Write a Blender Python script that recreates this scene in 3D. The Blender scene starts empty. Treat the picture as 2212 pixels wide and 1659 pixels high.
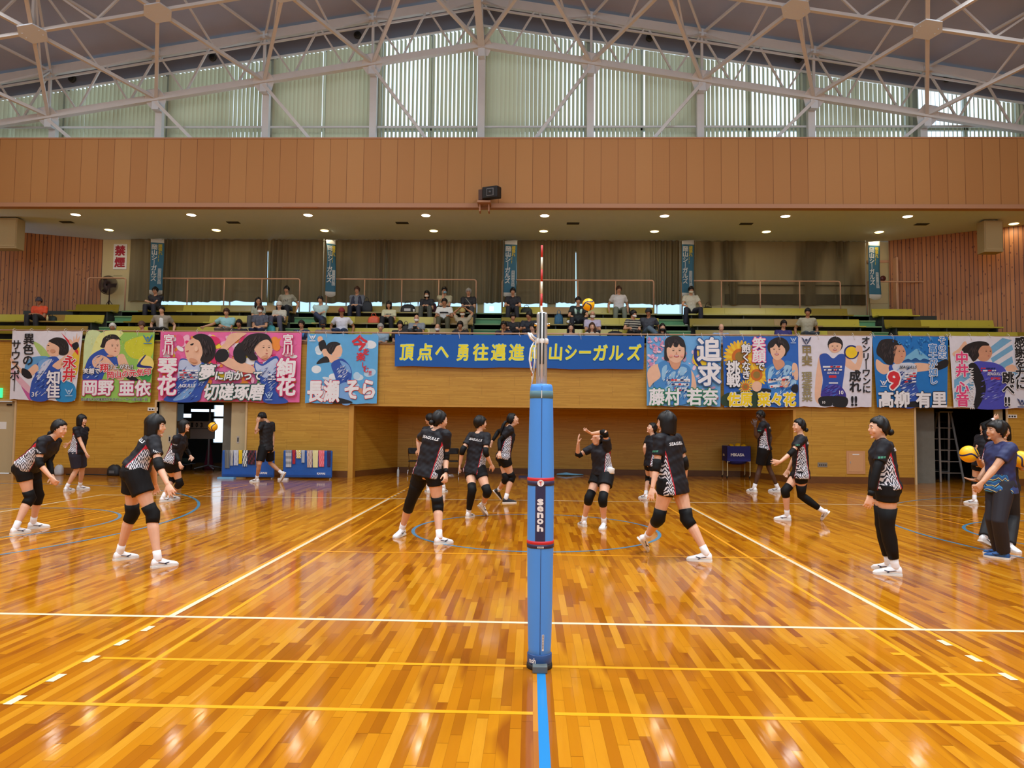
import bpy, bmesh, math, random
from mathutils import Vector, Matrix, Quaternion
from mathutils.bvhtree import BVHTree

random.seed(7)
SC = bpy.context.scene
COL = SC.collection
V = Vector
PI = math.pi

# ---------------------------------------------------------------- camera
FPX, CX, CY, CZ = 1547.2, -0.0843, -5.7662, 1.5922
YAW, PIT, ROL = 0.02676725, 0.05321429, 0.00997222
def cam_axes():
    cy, sy = math.cos(YAW), math.sin(YAW); cp, sp = math.cos(PIT), math.sin(PIT); cr, sr = math.cos(ROL), math.sin(ROL)
    f = V((-sy*cp, cy*cp, sp)); r = V((cy, sy, 0)); u = r.cross(f)
    return cr*r + sr*u, -sr*r + cr*u, f
CR, CU, CF = cam_axes()
CAMP = V((CX, CY, CZ))
cam = bpy.data.cameras.new('camera'); camo = bpy.data.objects.new('camera', cam); COL.objects.link(camo)
cam.sensor_fit = 'HORIZONTAL'; cam.sensor_width = 36.0; cam.lens = FPX/2212*36
cam.clip_start = 0.05; cam.clip_end = 300
camo.matrix_world = Matrix(((CR.x, CU.x, -CF.x, CX), (CR.y, CU.y, -CF.y, CY), (CR.z, CU.z, -CF.z, CZ), (0, 0, 0, 1)))
SC.camera = camo
def ray(px, py):
    return (CF + CR*((px-1106)/FPX) + CU*((829.5-py)/FPX))
def W(px, py, y):              # pixel of the photo on the upright plane at depth y
    d = ray(px, py); return CAMP + d*((y-CY)/d.y)
def G(px, py, z=0.0):          # pixel of the photo on the level z
    d = ray(px, py); return CAMP + d*((z-CZ)/d.z)

# ---------------------------------------------------------------- world, lamps, exposure
SC.view_settings.view_transform = 'Standard'
SC.view_settings.look = 'None'
SC.view_settings.exposure = 0.0
SC.view_settings.gamma = 1.0
SC.view_settings.use_curve_mapping = False
world = bpy.data.worlds.new('world'); SC.world = world; world.use_nodes = True
bg = world.node_tree.nodes['Background']; bg.inputs[0].default_value = (0.70, 0.86, 1.0, 1); bg.inputs[1].default_value = 1.6
SC.cycles.max_bounces = 6; SC.cycles.diffuse_bounces = 3; SC.cycles.glossy_bounces = 3
SC.cycles.transmission_bounces = 4; SC.cycles.transparent_max_bounces = 6
SC.cycles.sample_clamp_indirect = 6.0
SC.cycles.caustics_reflective = False; SC.cycles.caustics_refractive = False
SC.cycles.use_denoising = True
def area_lamp(name, loc, size, power, color=(1, .93, .82), rot=(0, 0, 0), spread=PI):
    l = bpy.data.lights.new(name, 'AREA'); l.shape = 'DISK'; l.size = size; l.energy = power; l.color = color; l.spread = spread
    o = bpy.data.objects.new(name, l); o.location = loc; o.rotation_euler = rot; COL.objects.link(o); return o
# assumed high-bay lamps, unseen above the frame, added to light the hall
for _y in (9.5, 4.0, -1.5, -7.0):
    for _x in (-13, -5.6, 2.4, 9.8):
        area_lamp('assumed_hall_lamp', (_x, _y, 11.6), 0.9, {9.5: 150, 4.0: 340}.get(_y, 215), (.95, .98, 1.0), spread=PI if _y > 8 else math.radians(132 if _y > 3 else 118))

# ---------------------------------------------------------------- helpers
def lin(c):
    c = c/255.0
    return c/12.92 if c <= 0.04045 else ((c+0.055)/1.055)**2.4
def rgb(*c):
    return (lin(c[0]), lin(c[1]), lin(c[2]), 1.0)
MATS = {}
def mat(key, color, rough=0.6, metal=0.0, spec=0.5, emit=None, alpha=None, coat=0.0, var=0.0, scale=20.0, bump=0.0, bscale=60.0, trans=0.0, sheen=0.0):
    """plain procedural material: colour with an optional noise variation and bump"""
    if key in MATS: return MATS[key]
    m = bpy.data.materials.new(key); m.use_nodes = True; nt = m.node_tree; b = nt.nodes['Principled BSDF']
    c = rgb(*color); b.inputs['Base Color'].default_value = c
    b.inputs['Roughness'].default_value = rough; b.inputs['Metallic'].default_value = metal
    b.inputs['Specular IOR Level'].default_value = spec
    if coat: b.inputs['Coat Weight'].default_value = coat; b.inputs['Coat Roughness'].default_value = 0.1
    if sheen: b.inputs['Sheen Weight'].default_value = sheen
    if trans: b.inputs['Transmission Weight'].default_value = trans
    if alpha is not None: b.inputs['Alpha'].default_value = alpha
    if emit: b.inputs['Emission Color'].default_value = rgb(*emit[0]); b.inputs['Emission Strength'].default_value = emit[1]
    if var or bump:
        tc = nt.nodes.new('ShaderNodeTexCoord')
        if var:
            n = nt.nodes.new('ShaderNodeTexNoise'); n.inputs['Scale'].default_value = scale; n.inputs['Detail'].default_value = 3
            nt.links.new(tc.outputs['Object'], n.inputs['Vector'])
            mx = nt.nodes.new('ShaderNodeMix'); mx.data_type = 'RGBA'
            mx.inputs[6].default_value = tuple(v*(1-var) for v in c[:3])+(1,); mx.inputs[7].default_value = tuple(min(1, v*(1+var)) for v in c[:3])+(1,)
            nt.links.new(n.outputs['Fac'], mx.inputs[0]); nt.links.new(mx.outputs[2], b.inputs['Base Color'])
        if bump:
            n2 = nt.nodes.new('ShaderNodeTexNoise'); n2.inputs['Scale'].default_value = bscale; n2.inputs['Detail'].default_value = 2
            nt.links.new(tc.outputs['Object'], n2.inputs['Vector'])
            bp = nt.nodes.new('ShaderNodeBump'); bp.inputs['Strength'].default_value = bump; bp.inputs['Distance'].default_value = 0.02
            nt.links.new(n2.outputs['Fac'], bp.inputs['Height']); nt.links.new(bp.outputs[0], b.inputs['Normal'])
    MATS[key] = m; return m

class NT:
    """short hand for building node trees"""
    def __init__(s, key):
        s.m = bpy.data.materials.new(key); s.m.use_nodes = True; s.t = s.m.node_tree; s.b = s.t.nodes['Principled BSDF']; s.out = s.t.nodes['Material Output']
        MATS[key] = s.m
    def n(s, typ, **kw):
        nd = s.t.nodes.new('ShaderNode'+typ)
        for k, v in kw.items(): setattr(nd, k, v)
        return nd
    def put(s, sock, v):
        if hasattr(v, 'links'): s.t.links.new(v, sock)
        elif v is not None: sock.default_value = v
    def math(s, op, a, b=None, c=None, clamp=False):
        nd = s.n('Math', operation=op, use_clamp=clamp)
        s.put(nd.inputs[0], a)
        if b is not None: s.put(nd.inputs[1], b)
        if c is not None: s.put(nd.inputs[2], c)
        return nd.outputs[0]
    def xyz(s, kind='Object'):
        tc = s.n('TexCoord'); sp = s.n('SeparateXYZ'); s.t.links.new(tc.outputs[kind], sp.inputs[0]); s.tc = tc.outputs[kind]
        return sp.outputs[0], sp.outputs[1], sp.outputs[2]
    def vec(s, x, y, z=0.0):
        nd = s.n('CombineXYZ'); s.put(nd.inputs[0], x); s.put(nd.inputs[1], y); s.put(nd.inputs[2], z); return nd.outputs[0]
    def noise(s, v, scale=5, detail=3, rough=.5, dist=0):
        nd = s.n('TexNoise'); s.put(nd.inputs['Vector'], v); nd.inputs['Scale'].default_value = scale; nd.inputs['Detail'].default_value = detail
        nd.inputs['Roughness'].default_value = rough; nd.inputs['Distortion'].default_value = dist; return nd.outputs['Fac']
    def white(s, v):
        nd = s.n('TexWhiteNoise', noise_dimensions='3D'); s.put(nd.inputs['Vector'], v); return nd.outputs['Value']
    def ramp(s, f, stops, interp='LINEAR'):
        nd = s.n('ValToRGB'); cr = nd.color_ramp; cr.interpolation = interp
        while len(cr.elements) < len(stops): cr.elements.new(0.5)
        for e, (p, c) in zip(cr.elements, stops): e.position = p; e.color = c
        s.put(nd.inputs[0], f); return nd.outputs[0]
    def mix(s, f, a, b, blend='MIX'):
        nd = s.n('Mix', data_type='RGBA', blend_type=blend); s.put(nd.inputs[0], f); s.put(nd.inputs[6], a); s.put(nd.inputs[7], b); return nd.outputs[2]
    def bump(s, h, strength=.3, dist=.01):
        nd = s.n('Bump'); nd.inputs['Strength'].default_value = strength; nd.inputs['Distance'].default_value = dist
        s.put(nd.inputs['Height'], h); s.t.links.new(nd.outputs[0], s.b.inputs['Normal'])
    def set(s, **kw):
        for k, v in kw.items(): s.put(s.b.inputs[k.replace('_', ' ')], v)
        return s.m

def mirror_no(*a): pass
class MB:
    """collects shapes and links them as one mesh object"""
    def __init__(s): s.v = []; s.f = []; s.m = []; s.sm = []
    def add(s, verts, faces, mi=0, smooth=False):
        b = len(s.v); s.v += [tuple(v) for v in verts]
        for f in faces: s.f.append(tuple(b+i for i in f)); s.m.append(mi); s.sm.append(smooth)
        return s
    def box(s, x0, x1, y0, y1, z0, z1, mi=0):
        v = [(x0,y0,z0),(x1,y0,z0),(x1,y1,z0),(x0,y1,z0),(x0,y0,z1),(x1,y0,z1),(x1,y1,z1),(x0,y1,z1)]
        return s.add(v, [(0,3,2,1),(4,5,6,7),(0,1,5,4),(1,2,6,5),(2,3,7,6),(3,0,4,7)], mi)
    def obox(s, c, ax, ay, az, mi=0):
        """box from centre and three half-axis vectors"""
        c = V(c); ax = V(ax); ay = V(ay); az = V(az)
        v = [c+sx*ax+sy*ay+sz*az for sz in (-1,1) for sy in (-1,1) for sx in (-1,1)]
        return s.add(v, [(0,2,3,1),(4,5,7,6),(0,1,5,4),(1,3,7,5),(3,2,6,7),(2,0,4,6)], mi)
    def bar(s, a, b, w, h=None, mi=0, up=(0,0,1)):
        a = V(a); b = V(b); d = (b-a); L = d.length
        if L < 1e-6: return s
        d.normalize(); up = V(up)
        if abs(d.dot(up)) > .98: up = V((0,1,0))
        x = d.cross(up).normalized(); y = x.cross(d).normalized()
        return s.obox((a+b)/2, x*w/2, d*L/2, y*(h or w)/2, mi)
    def quad(s, a, b, c, d, mi=0): return s.add([a,b,c,d], [(0,1,2,3)], mi)
    def poly(s, pts, mi=0): return s.add(pts, [tuple(range(len(pts)))], mi)
    def prism(s, pts, off, mi=0):
        """polygon pts extruded by the vector off"""
        n = len(pts); off = V(off); p = [V(q) for q in pts]
        return s.add(p+[q+off for q in p], [tuple(range(n)), tuple(range(2*n-1, n-1, -1))]+[(i, (i+1)%n+0, (i+1)%n+n, i+n) for i in range(n)], mi)
    def tube(s, pts, r, n=8, mi=0, caps=True, flat=None, smooth=True):
        """tube through pts; r is a number, a list, or a list of (rx, ry); flat is the ry direction"""
        P = [V(p) for p in pts]; k = len(P)
        R = r if isinstance(r, (list, tuple)) and not (isinstance(r, tuple) and len(r) == 2 and k != 2) else [r]*k
        rings = []; up = None
        for i in range(k):
            t = (P[min(i+1, k-1)]-P[max(i-1, 0)]).normalized()
            if flat is not None: up = V(flat) - t*V(flat).dot(t)
            elif up is None: up = V((0,0,1)) if abs(t.z) < .9 else V((0,1,0)); up = up - t*up.dot(t)
            else: up = up - t*up.dot(t)
            up.normalize(); x = t.cross(up)
            rr = R[i]; rx, ry = rr if isinstance(rr, (list, tuple)) else (rr, rr)
            rings.append([P[i]+x*(rx*math.cos(a))+up*(ry*math.sin(a)) for a in [2*PI*j/n for j in range(n)]])
        vs = [q for rg in rings for q in rg]
        fs = [(i*n+j, i*n+(j+1)%n, (i+1)*n+(j+1)%n, (i+1)*n+j) for i in range(k-1) for j in range(n)]
        if caps: fs += [tuple(range(n-1, -1, -1)), tuple((k-1)*n+j for j in range(n))]
        return s.add(vs, fs, mi, smooth)
    def ball(s, c, r, n=12, mi=0, M=None):
        """ellipsoid; r number or (rx,ry,rz); M optional 3x3 rotation"""
        c = V(c); r = r if isinstance(r, (tuple, list)) else (r, r, r); m = n//2
        vs = []
        for i in range(m+1):
            th = PI*i/m
            for j in range(n):
                ph = 2*PI*j/n
                q = V((r[0]*math.sin(th)*math.cos(ph), r[1]*math.sin(th)*math.sin(ph), r[2]*math.cos(th)))
                if M is not None: q = M @ q
                vs.append(c+q)
        fs = [(i*n+j, (i+1)*n+j, (i+1)*n+(j+1)%n, i*n+(j+1)%n) for i in range(m) for j in range(n)]
        return s.add(vs, fs, mi, True)
    def lathe(s, c, prof, n=20, mi=0, smooth=True):
        """profile [(r,z)...] turned about the vertical through c"""
        c = V(c); k = len(prof)
        vs = [c+V((r*math.cos(2*PI*j/n), r*math.sin(2*PI*j/n), z)) for r, z in prof for j in range(n)]
        fs = [(i*n+j, i*n+(j+1)%n, (i+1)*n+(j+1)%n, (i+1)*n+j) for i in range(k-1) for j in range(n)]
        fs += [tuple(range(n-1, -1, -1)), tuple((k-1)*n+j for j in range(n))]
        return s.add(vs, fs, mi, smooth)
    def text(s, body, org, right, up, size, mi=0, bold=0.0, vertical=False, fit=None, off=0.0, sx=1.0, shear=0.0, align='LEFT'):
        """flat lettering laid on a plane: org is the lower left corner (top left when vertical)"""
        org = V(org); right = V(right).normalized(); up = V(up).normalized(); nrm = right.cross(up)
        if vertical:
            for i, ch in enumerate(body):
                if ch == ' ': continue
                s.text('｜' if ch == 'ー' else ch, org-up*(size*.93*(i+.88)), right, up, size, mi, bold, off=off, sx=sx, shear=shear)
            return s
        vs, fs = glyphs(body)
        if not vs: return s
        x0 = min(v[0] for v in vs)-bold; x1 = max(v[0] for v in vs)+bold
        k = size; kx = size*sx
        if fit: kx = fit/max(1e-6, (x1-x0)); x_off = -x0*kx
        else: x_off = 0
        if align == 'CENTER': x_off = -(x0+x1)/2*kx
        sh = [(0, 0)] if bold < .012 else [(bold*math.cos(a), bold*math.sin(a)) for a in [2*PI*i/(6 if bold < .04 else 10)+.3 for i in range(6 if bold < .04 else 10)]]
        for i_, (dx, dy) in enumerate(sh):
            s.add([org+right*((v[0]+dx)*kx+x_off+shear*v[1]*k)+up*((v[1]+dy)*k)+nrm*(off+.00006*i_) for v in vs], fs, mi)
        return s
    def build(s, name, mats, parent=None, origin=None, smooth=None):
        me = bpy.data.meshes.new(name)
        o0 = V(origin) if origin is not None else V((0, 0, 0))
        me.from_pydata([tuple(V(v)-o0) for v in s.v], [], s.f)
        if not isinstance(mats, (list, tuple)): mats = [mats]
        for m in mats: me.materials.append(m)
        me.polygons.foreach_set('material_index', s.m)
        me.polygons.foreach_set('use_smooth', [bool(x) if smooth is None else smooth for x in s.sm])
        me.update()
        o = bpy.data.objects.new(name, me); COL.objects.link(o)
        if parent is not None:
            o.parent = parent
            if origin is None: o.matrix_parent_inverse = Matrix.Translation(parent.location).inverted()
        elif origin is not None: o.location = o0
        return o
_GL = {}
def glyphs(body):
    k = body
    if k not in _GL:
        c = bpy.data.curves.new('lettering', 'FONT'); c.body = body; c.size = 1.0; c.resolution_u = 2
        o = bpy.data.objects.new('lettering', c); COL.objects.link(o)
        dg = bpy.context.evaluated_depsgraph_get()
        me = bpy.data.meshes.new_from_object(o.evaluated_get(dg))
        _GL[k] = ([tuple(v.co) for v in me.vertices], [tuple(p.vertices) for p in me.polygons])
        bpy.data.objects.remove(o); bpy.data.curves.remove(c); bpy.data.meshes.remove(me)
    return _GL[k]
def tag(o, label=None, cat=None, group=None, kind=None):
    if label: o['label'] = label
    if cat: o['category'] = cat
    if group: o['group'] = group
    if kind: o['kind'] = kind
    return o
def empty(name, loc, label, cat, group=None):
    o = bpy.data.objects.new(name, None); COL.objects.link(o); o.location = loc; o.empty_display_size = .1
    bpy.context.view_layer.update() if False else None
    return tag(o, label, cat, group)
def struct(name, mb, m, parent=None):
    o = mb.build(name, m, parent)
    if parent is None: o['kind'] = 'structure'
    return o
def bevel(o, w=.01, seg=2):
    b = o.modifiers.new('bevel', 'BEVEL'); b.width = w; b.segments = seg; b.limit_method = 'ANGLE'; return o
def copy_tree(o, parent=None):
    c = o.copy(); COL.objects.link(c)
    if parent is not None: c.parent = parent
    for ch in list(o.children): copy_tree(ch, c)
    return c
# ================================================================ materials of the hall
YW = 14.2                    # lower wall of the far end
def wood_floor():
    s = NT('floor_wood'); x, y, z = s.xyz()
    w = 0.06
    cx = s.math('DIVIDE', x, w); col = s.math('FLOOR', cx); fx = s.math('FRACT', cx)
    r1 = s.white(s.vec(col, 3.3))
    ln = s.math('MULTIPLY_ADD', s.white(s.vec(col, 9.1)), 0.5, 0.6)
    cy = s.math('ADD', s.math('DIVIDE', y, ln), s.math('MULTIPLY', r1, 17.0)); row = s.math('FLOOR', cy); fy = s.math('FRACT', cy)
    tone = s.white(s.vec(col, row, 1.7))
    warp = s.noise(s.vec(s.math('MULTIPLY', x, 3.0), s.math('MULTIPLY', y, .5), s.math('MULTIPLY', tone, 40.0)), 1.6, 2)
    grain = s.noise(s.vec(s.math('ADD', s.math('MULTIPLY', x, 26.0), s.math('MULTIPLY', warp, 5.0)), s.math('MULTIPLY', y, 2.4), s.math('MULTIPLY', tone, 50.0)), 1.5, 4, .6)
    base = s.ramp(tone, [(0.0, rgb(134, 76, 10)), (.12, rgb(154, 90, 12)), (.3, rgb(174, 108, 14)), (.6, rgb(188, 122, 18)), (.85, rgb(196, 132, 26)), (1.0, rgb(204, 144, 38))])
    heart = s.math('MULTIPLY', s.math('GREATER_THAN', s.white(s.vec(col, row, 8.8)), .62), s.math('SMOOTHSTEP', grain, .50, .58) if False else s.math('MULTIPLY', s.math('SUBTRACT', warp, .52, clamp=True), 9.0, clamp=True))
    c1 = s.mix(heart, base, rgb(132, 70, 14))
    c2 = s.mix(s.math('MULTIPLY', grain, .5), c1, rgb(170, 96, 20))
    gx = s.math('GREATER_THAN', s.math('ABSOLUTE', s.math('SUBTRACT', fx, .5)), .488)
    gy = s.math('GREATER_THAN', s.math('ABSOLUTE', s.math('SUBTRACT', fy, .5)), .497)
    gap = s.math('MAXIMUM', gx, gy)
    c3 = s.mix(s.math('MULTIPLY', gap, .55), c2, rgb(90, 45, 8))
    rg = s.math('MULTIPLY_ADD', s.noise(s.vec(x, s.math('MULTIPLY', y, .35)), 3.0, 2), .05, .06)
    s.bump(s.math('MULTIPLY_ADD', s.noise(s.vec(s.math('MULTIPLY', x, 9.0), s.math('MULTIPLY', y, 1.0)), 1.3, 2), 1.0, s.math('MULTIPLY', tone, .5)), .018, .05)
    return s.set(Base_Color=c3, Roughness=rg, Specular_IOR_Level=.2, IOR=1.5)
def strip_wood(key, c_lo, c_hi, axis='z', pitch=.02, seg=.62, dark=.5, rough=.5, bigp=.26):
    """thin wooden strips: horizontal (axis z) or upright (axis x/y)"""
    s = NT(key); x, y, z = s.xyz()
    a, b = (z, s.math('ADD', x, y)) if axis == 'z' else (s.math('ADD', x, y), z)
    ca = s.math('DIVIDE', a, pitch); row = s.math('FLOOR', ca); fa = s.math('FRACT', ca)
    cb = s.math('ADD', s.math('DIVIDE', b, seg), s.math('MULTIPLY', s.white(s.vec(row, 2.2)), 9.0)); colm = s.math('FLOOR', cb)
    tone = s.white(s.vec(row, colm, .6))
    gr = s.noise(s.vec(s.math('MULTIPLY', a, 30.0), s.math('MULTIPLY', b, 3.0), s.math('MULTIPLY', tone, 30.0)), 2.0, 3)
    f = s.math('ADD', s.math('MULTIPLY', tone, .55), s.math('MULTIPLY', gr, .45))
    c = s.mix(f, rgb(*c_lo), rgb(*c_hi))
    big = s.math('FLOOR', s.math('DIVIDE', a, bigp)); fb = s.math('FRACT', s.math('DIVIDE', a, bigp))
    j2 = s.math('FRACT', s.math('ADD', s.math('DIVIDE', b, 1.82), s.math('MULTIPLY', s.math('MODULO', big, 2.0), .5)))
    joint = s.math('MAXIMUM', s.math('LESS_THAN', s.math('ABSOLUTE', s.math('SUBTRACT', j2, .5)), .0028), s.math('LESS_THAN', fb, .022))
    c = s.mix(s.math('MULTIPLY', joint, dark), c, rgb(70, 42, 14))
    s.bump(s.math('LESS_THAN', fa, .06), .12, .003)
    return s.set(Base_Color=c, Roughness=rough)
M_FLOOR = wood_floor()
M_WALL = strip_wood('wall_strip_wood', (178, 126, 34), (208, 160, 60), dark=.3)
M_BASE = mat('baseboard_wood', (110, 66, 26), .5, var=.2, scale=6)
M_CONC = mat('bare_concrete', (120, 118, 108), .9, var=.15, scale=8, bump=.2, bscale=30)
M_CREAM = mat('cream_paint', (208, 190, 140), .6, var=.04, scale=3)
M_STEEL = mat('cream_truss_paint', (214, 212, 210), .5, var=.06, scale=4)
M_SOFFIT = mat('soffit_plaster', (210, 226, 238), .85, var=.04, scale=2)
M_DECK = mat('roof_deck_board', (166, 174, 196), .9, var=.10, scale=1.3)
def perforated():
    s = NT('perforated_board'); x, y, z = s.xyz()
    p = .4825
    cx = s.math('DIVIDE', s.math('ADD', x, 1.54), p); f = s.math('FRACT', cx); tone = s.white(s.vec(s.math('FLOOR', cx), 1.0))
    c = s.mix(tone, rgb(176, 122, 68), rgb(186, 134, 78))
    dx = s.math('SUBTRACT', s.math('FRACT', s.math('DIVIDE', x, .03)), .5); dz = s.math('SUBTRACT', s.math('FRACT', s.math('DIVIDE', z, .03)), .5)
    d = s.math('ADD', s.math('MULTIPLY', dx, dx), s.math('MULTIPLY', dz, dz))
    hole = s.math('LESS_THAN', d, .035)
    c = s.mix(s.math('MULTIPLY', hole, .7), c, rgb(90, 50, 22))
    j = s.math('LESS_THAN', s.math('ABSOLUTE', s.math('SUBTRACT', f, .5)), .488)
    c = s.mix(j, rgb(112, 62, 28), c)
    return s.set(Base_Color=c, Roughness=.7)
M_PERF = perforated()
def knotty(key, kx, ky):
    s = NT(key); x, y, z = s.xyz()
    a = s.math('ADD', s.math('MULTIPLY', x, kx), s.math('MULTIPLY', y, ky))
    ca = s.math('DIVIDE', a, .115); row = s.math('FLOOR', ca); fa = s.math('FRACT', ca)
    tone = s.white(s.vec(row, .4))
    gr = s.noise(s.vec(s.math('MULTIPLY', a, 20.0), z, s.math('MULTIPLY', tone, 20.0)), 2.0, 3)
    c = s.mix(s.math('ADD', s.math('MULTIPLY', tone, .6), s.math('MULTIPLY', gr, .4)), rgb(152, 90, 38), rgb(192, 124, 62))
    vo = s.n('TexVoronoi'); s.put(vo.inputs['Vector'], s.vec(s.math('MULTIPLY', a, 9.5), s.math('MULTIPLY', z, 4.2), 0.0)); vo.inputs['Scale'].default_value = 1.0
    kn = s.math('LESS_THAN', vo.outputs['Distance'], .15)
    c = s.mix(s.math('MULTIPLY', kn, .8), c, rgb(96, 40, 16))
    gap = s.math('LESS_THAN', fa, .17)
    c = s.mix(s.math('MULTIPLY', gap, .9), c, rgb(62, 26, 10))
    s.bump(s.math('GREATER_THAN', fa, .17), .5, .02)
    return s.set(Base_Color=c, Roughness=.5)
M_KNOT = knotty('knotty_cedar', .923, .385); M_KNOT2 = knotty('knotty_cedar_right', .85, -.53)
def blind_mat():
    s = NT('blind_fabric'); t = s.t
    s.b.inputs['Base Color'].default_value = rgb(206, 202, 172); s.b.inputs['Roughness'].default_value = .8
    tr = s.n('BsdfTranslucent'); tr.inputs[0].default_value = rgb(186, 188, 158)
    mx = s.n('MixShader'); mx.inputs[0].default_value = .27
    t.links.new(s.b.outputs[0], mx.inputs[1]); t.links.new(tr.outputs[0], mx.inputs[2]); t.links.new(mx.outputs[0], s.out.inputs[0]); return s.m
M_BLIND = blind_mat()
def curtain_mat():
    s = NT('curtain_cloth'); x, y, z = s.xyz()
    n = s.noise(s.vec(s.math('MULTIPLY', x, 8.0), 0.0, s.math('MULTIPLY', z, .3)), 1.0, 3)
    c = s.mix(n, rgb(92, 86, 64), rgb(138, 124, 94))
    return s.set(Base_Color=c, Roughness=.9)
M_CURT = curtain_mat()
M_GREEN = mat('green_stair_sheet', (92, 150, 102), .6, var=.1, scale=5)
M_STEPD = mat('dark_riser', (60, 62, 56), .8)
M_BENCH = mat('olive_bench_laminate', (186, 172, 64), .25, var=.10, scale=2.2)
M_BENCHW = mat('wood_bench_top', (160, 128, 66), .3, var=.12, scale=3)
M_RAIL = mat('pinkish_rail_paint', (206, 160, 128), .4)
M_GLASS = mat('window_glass', (200, 225, 240), .05, alpha=.25)
M_DARK = mat('near_black', (22, 22, 24), .6)
M_WHITE = mat('white_paint', (236, 236, 232), .5)
M_ALU = mat('brushed_aluminium', (196, 198, 198), .35, metal=.6)
M_CHROME = mat('chrome', (225, 225, 228), .12, metal=1.0)

# ================================================================ floor and its painted lines
XL, XR, YB, YF = -19.0, 17.5, -9.0, 16.5
fl = struct('floor', MB().box(XL, XR, YB, 21.5, -.12, 0), M_FLOOR)
M_LW = mat('white_court_paint', (240, 222, 184), .28, coat=.3)
M_LY = mat('yellow_court_paint', (244, 160, 8), .28, coat=.3)
M_LB = mat('blue_court_paint', (66, 134, 170), .28, coat=.3)
M_LG = mat('grey_blue_court_paint', (110, 118, 118), .28, coat=.3)
def ln(mb, x0, x1, y0, y1, z=.0012): mb.quad((x0,y0,z), (x1,y0,z), (x1,y1,z), (x0,y1,z))
wl = MB(); yl = MB(); bl = MB()
ln(wl, -9, 9, 0, .05); ln(wl, -9, 9, 8.95, 9); ln(wl, -9, -8.95, .05, 8.95); ln(wl, 8.95, 9, .05, 8.95)
for sx in (-1, 1):
    a, b = sorted((sx*3.0, sx*2.95)); ln(wl, a, b, .05, 8.95)
    for k in range(5):
        ln(wl, a, b, -.25-.35*k-.13, -.25-.35*k, .0022); ln(wl, a, b, 9.2+.35*k, 9.35+.35*k, .0022)
for c in (0,):
    for sx in (-1, 1):
        for q, wd in ((3.04, .04), (2.57, .04)):
            a, b = sorted((c+sx*q, c+sx*(q-wd))); ln(yl, a, b, -1.75, 11.65, .0008)
    ln(yl, -3.04, -.06, -1.77, -1.73); ln(yl, .06, 3.04, -1.77, -1.73); ln(yl, -2.92, 2.98, -1.01, -.97)
    ln(yl, -3.04, 3.04, 2.95, 2.99, .0014); ln(yl, -3.04, 3.04, 6.93, 6.97, .0014); ln(yl, -3.04, 3.04, 10.87, 10.91); ln(yl, -3.04, 3.04, 11.61, 11.65)
    ln(yl, -.02, .02, 6.97, 11.65)
for c in (-10.0, 10.0):
    for sx in (-1, 1):
        for q in (3.04, 2.57): ln(yl, c+sx*q-.02, c+sx*q+.02, -1.75, 11.65, .0008)
    for yy in (-1.75, -.99, 2.97, 6.95, 10.89, 11.63): ln(yl, c-3.04, c+3.04, yy-.02, yy+.02, .0014)
for dx, yy in ((2.45, -.62), (2.45, -1.22)): ln(yl, dx, dx+.1, yy, yy+.05, .0016)

def arc(mb, c, r, w, a0, a1, n=72, mi=0, z=.0018):
    for i in range(n):
        t0 = math.radians(a0+(a1-a0)*i/n); t1 = math.radians(a0+(a1-a0)*(i+1)/n)
        p = [(c[0]+rr*math.cos(t), c[1]+rr*math.sin(t), z) for t, rr in ((t0, r-w/2), (t0, r+w/2), (t1, r+w/2), (t1, r-w/2))]
        mb.poly(p, mi)
arc(bl, (0, 4.95), 1.8, .05, 0, 360)
for sx in (-1, 1):
    arc(bl, (sx*8.33, 4.95), 1.8, .05, 0, 360); arc(bl, (sx*11.95, 4.95), 6.25, .05, 90 if sx < 0 else 90, -90 if sx < 0 else 270)
    ln(bl, *sorted((sx*11.95, sx*14)), 11.17, 11.22, .0018); ln(bl, *sorted((sx*11.95, sx*14)), -1.32, -1.27, .0018)
wl.build('white_court_lines', M_LW, fl); yl.build('yellow_court_lines', M_LY, fl); bl.build('blue_court_lines', M_LB, fl); bl = MB(); ln(bl, -.032, .022, -3.4, -1.05); bl.build('bright_blue_centre_line', mat('bright_blue_court_paint', (30, 126, 190), .28, coat=.3), fl)

# ================================================================ lower wall, recess and doors
ZT = 3.74
RX0, RX1, RZ = -5.14, 7.18, 2.0          # recess opening
RBX0, RBX1, RBY = -4.22, 6.38, 16.5      # its back wall
D1 = (-10.64, -8.1, 2.07); D2 = (10.47, 12.9, 2.09); D0 = (-16.6, -14.72, 2.04)
wf = MB()
def wall_seg(x0, x1, z0, z1): wf.box(x0, x1, YW, YW+.25, z0, z1)
for x0, x1, z0 in ((XL, D0[0], 0), (D0[0], D0[1], D0[2]), (D0[1], D1[0], 0), (D1[0], D1[1], D1[2]), (D1[1], RX0, 0), (RX0, RX1, RZ), (RX1, D2[0], 0), (D2[0], D2[1], D2[2]), (D2[1], XR, 0)):
    wall_seg(x0, x1, z0, ZT)
struct('wall_far_lower', wf, M_WALL)
rc = MB()
rc.quad((RX0, YW+.2, 0), (RBX0, RBY, 0), (RBX0, RBY, RZ+.3), (RX0, YW+.2, RZ+.3)); rc.quad((RBX0, RBY, 0), (RBX1, RBY, 0), (RBX1, RBY, RZ+.3), (RBX0, RBY, RZ+.3))
rc.quad((RBX1, RBY, 0), (RX1, YW+.2, 0), (RX1, YW+.2, RZ+.3), (RBX1, RBY, RZ+.3)); 
struct('wall_recess', rc, M_WALL)
struct('ceiling_recess', MB().box(RX0, RX1, YW+.25, RBY+.1, RZ+.02, RZ+.12), M_CREAM)
bb = MB()
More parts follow.
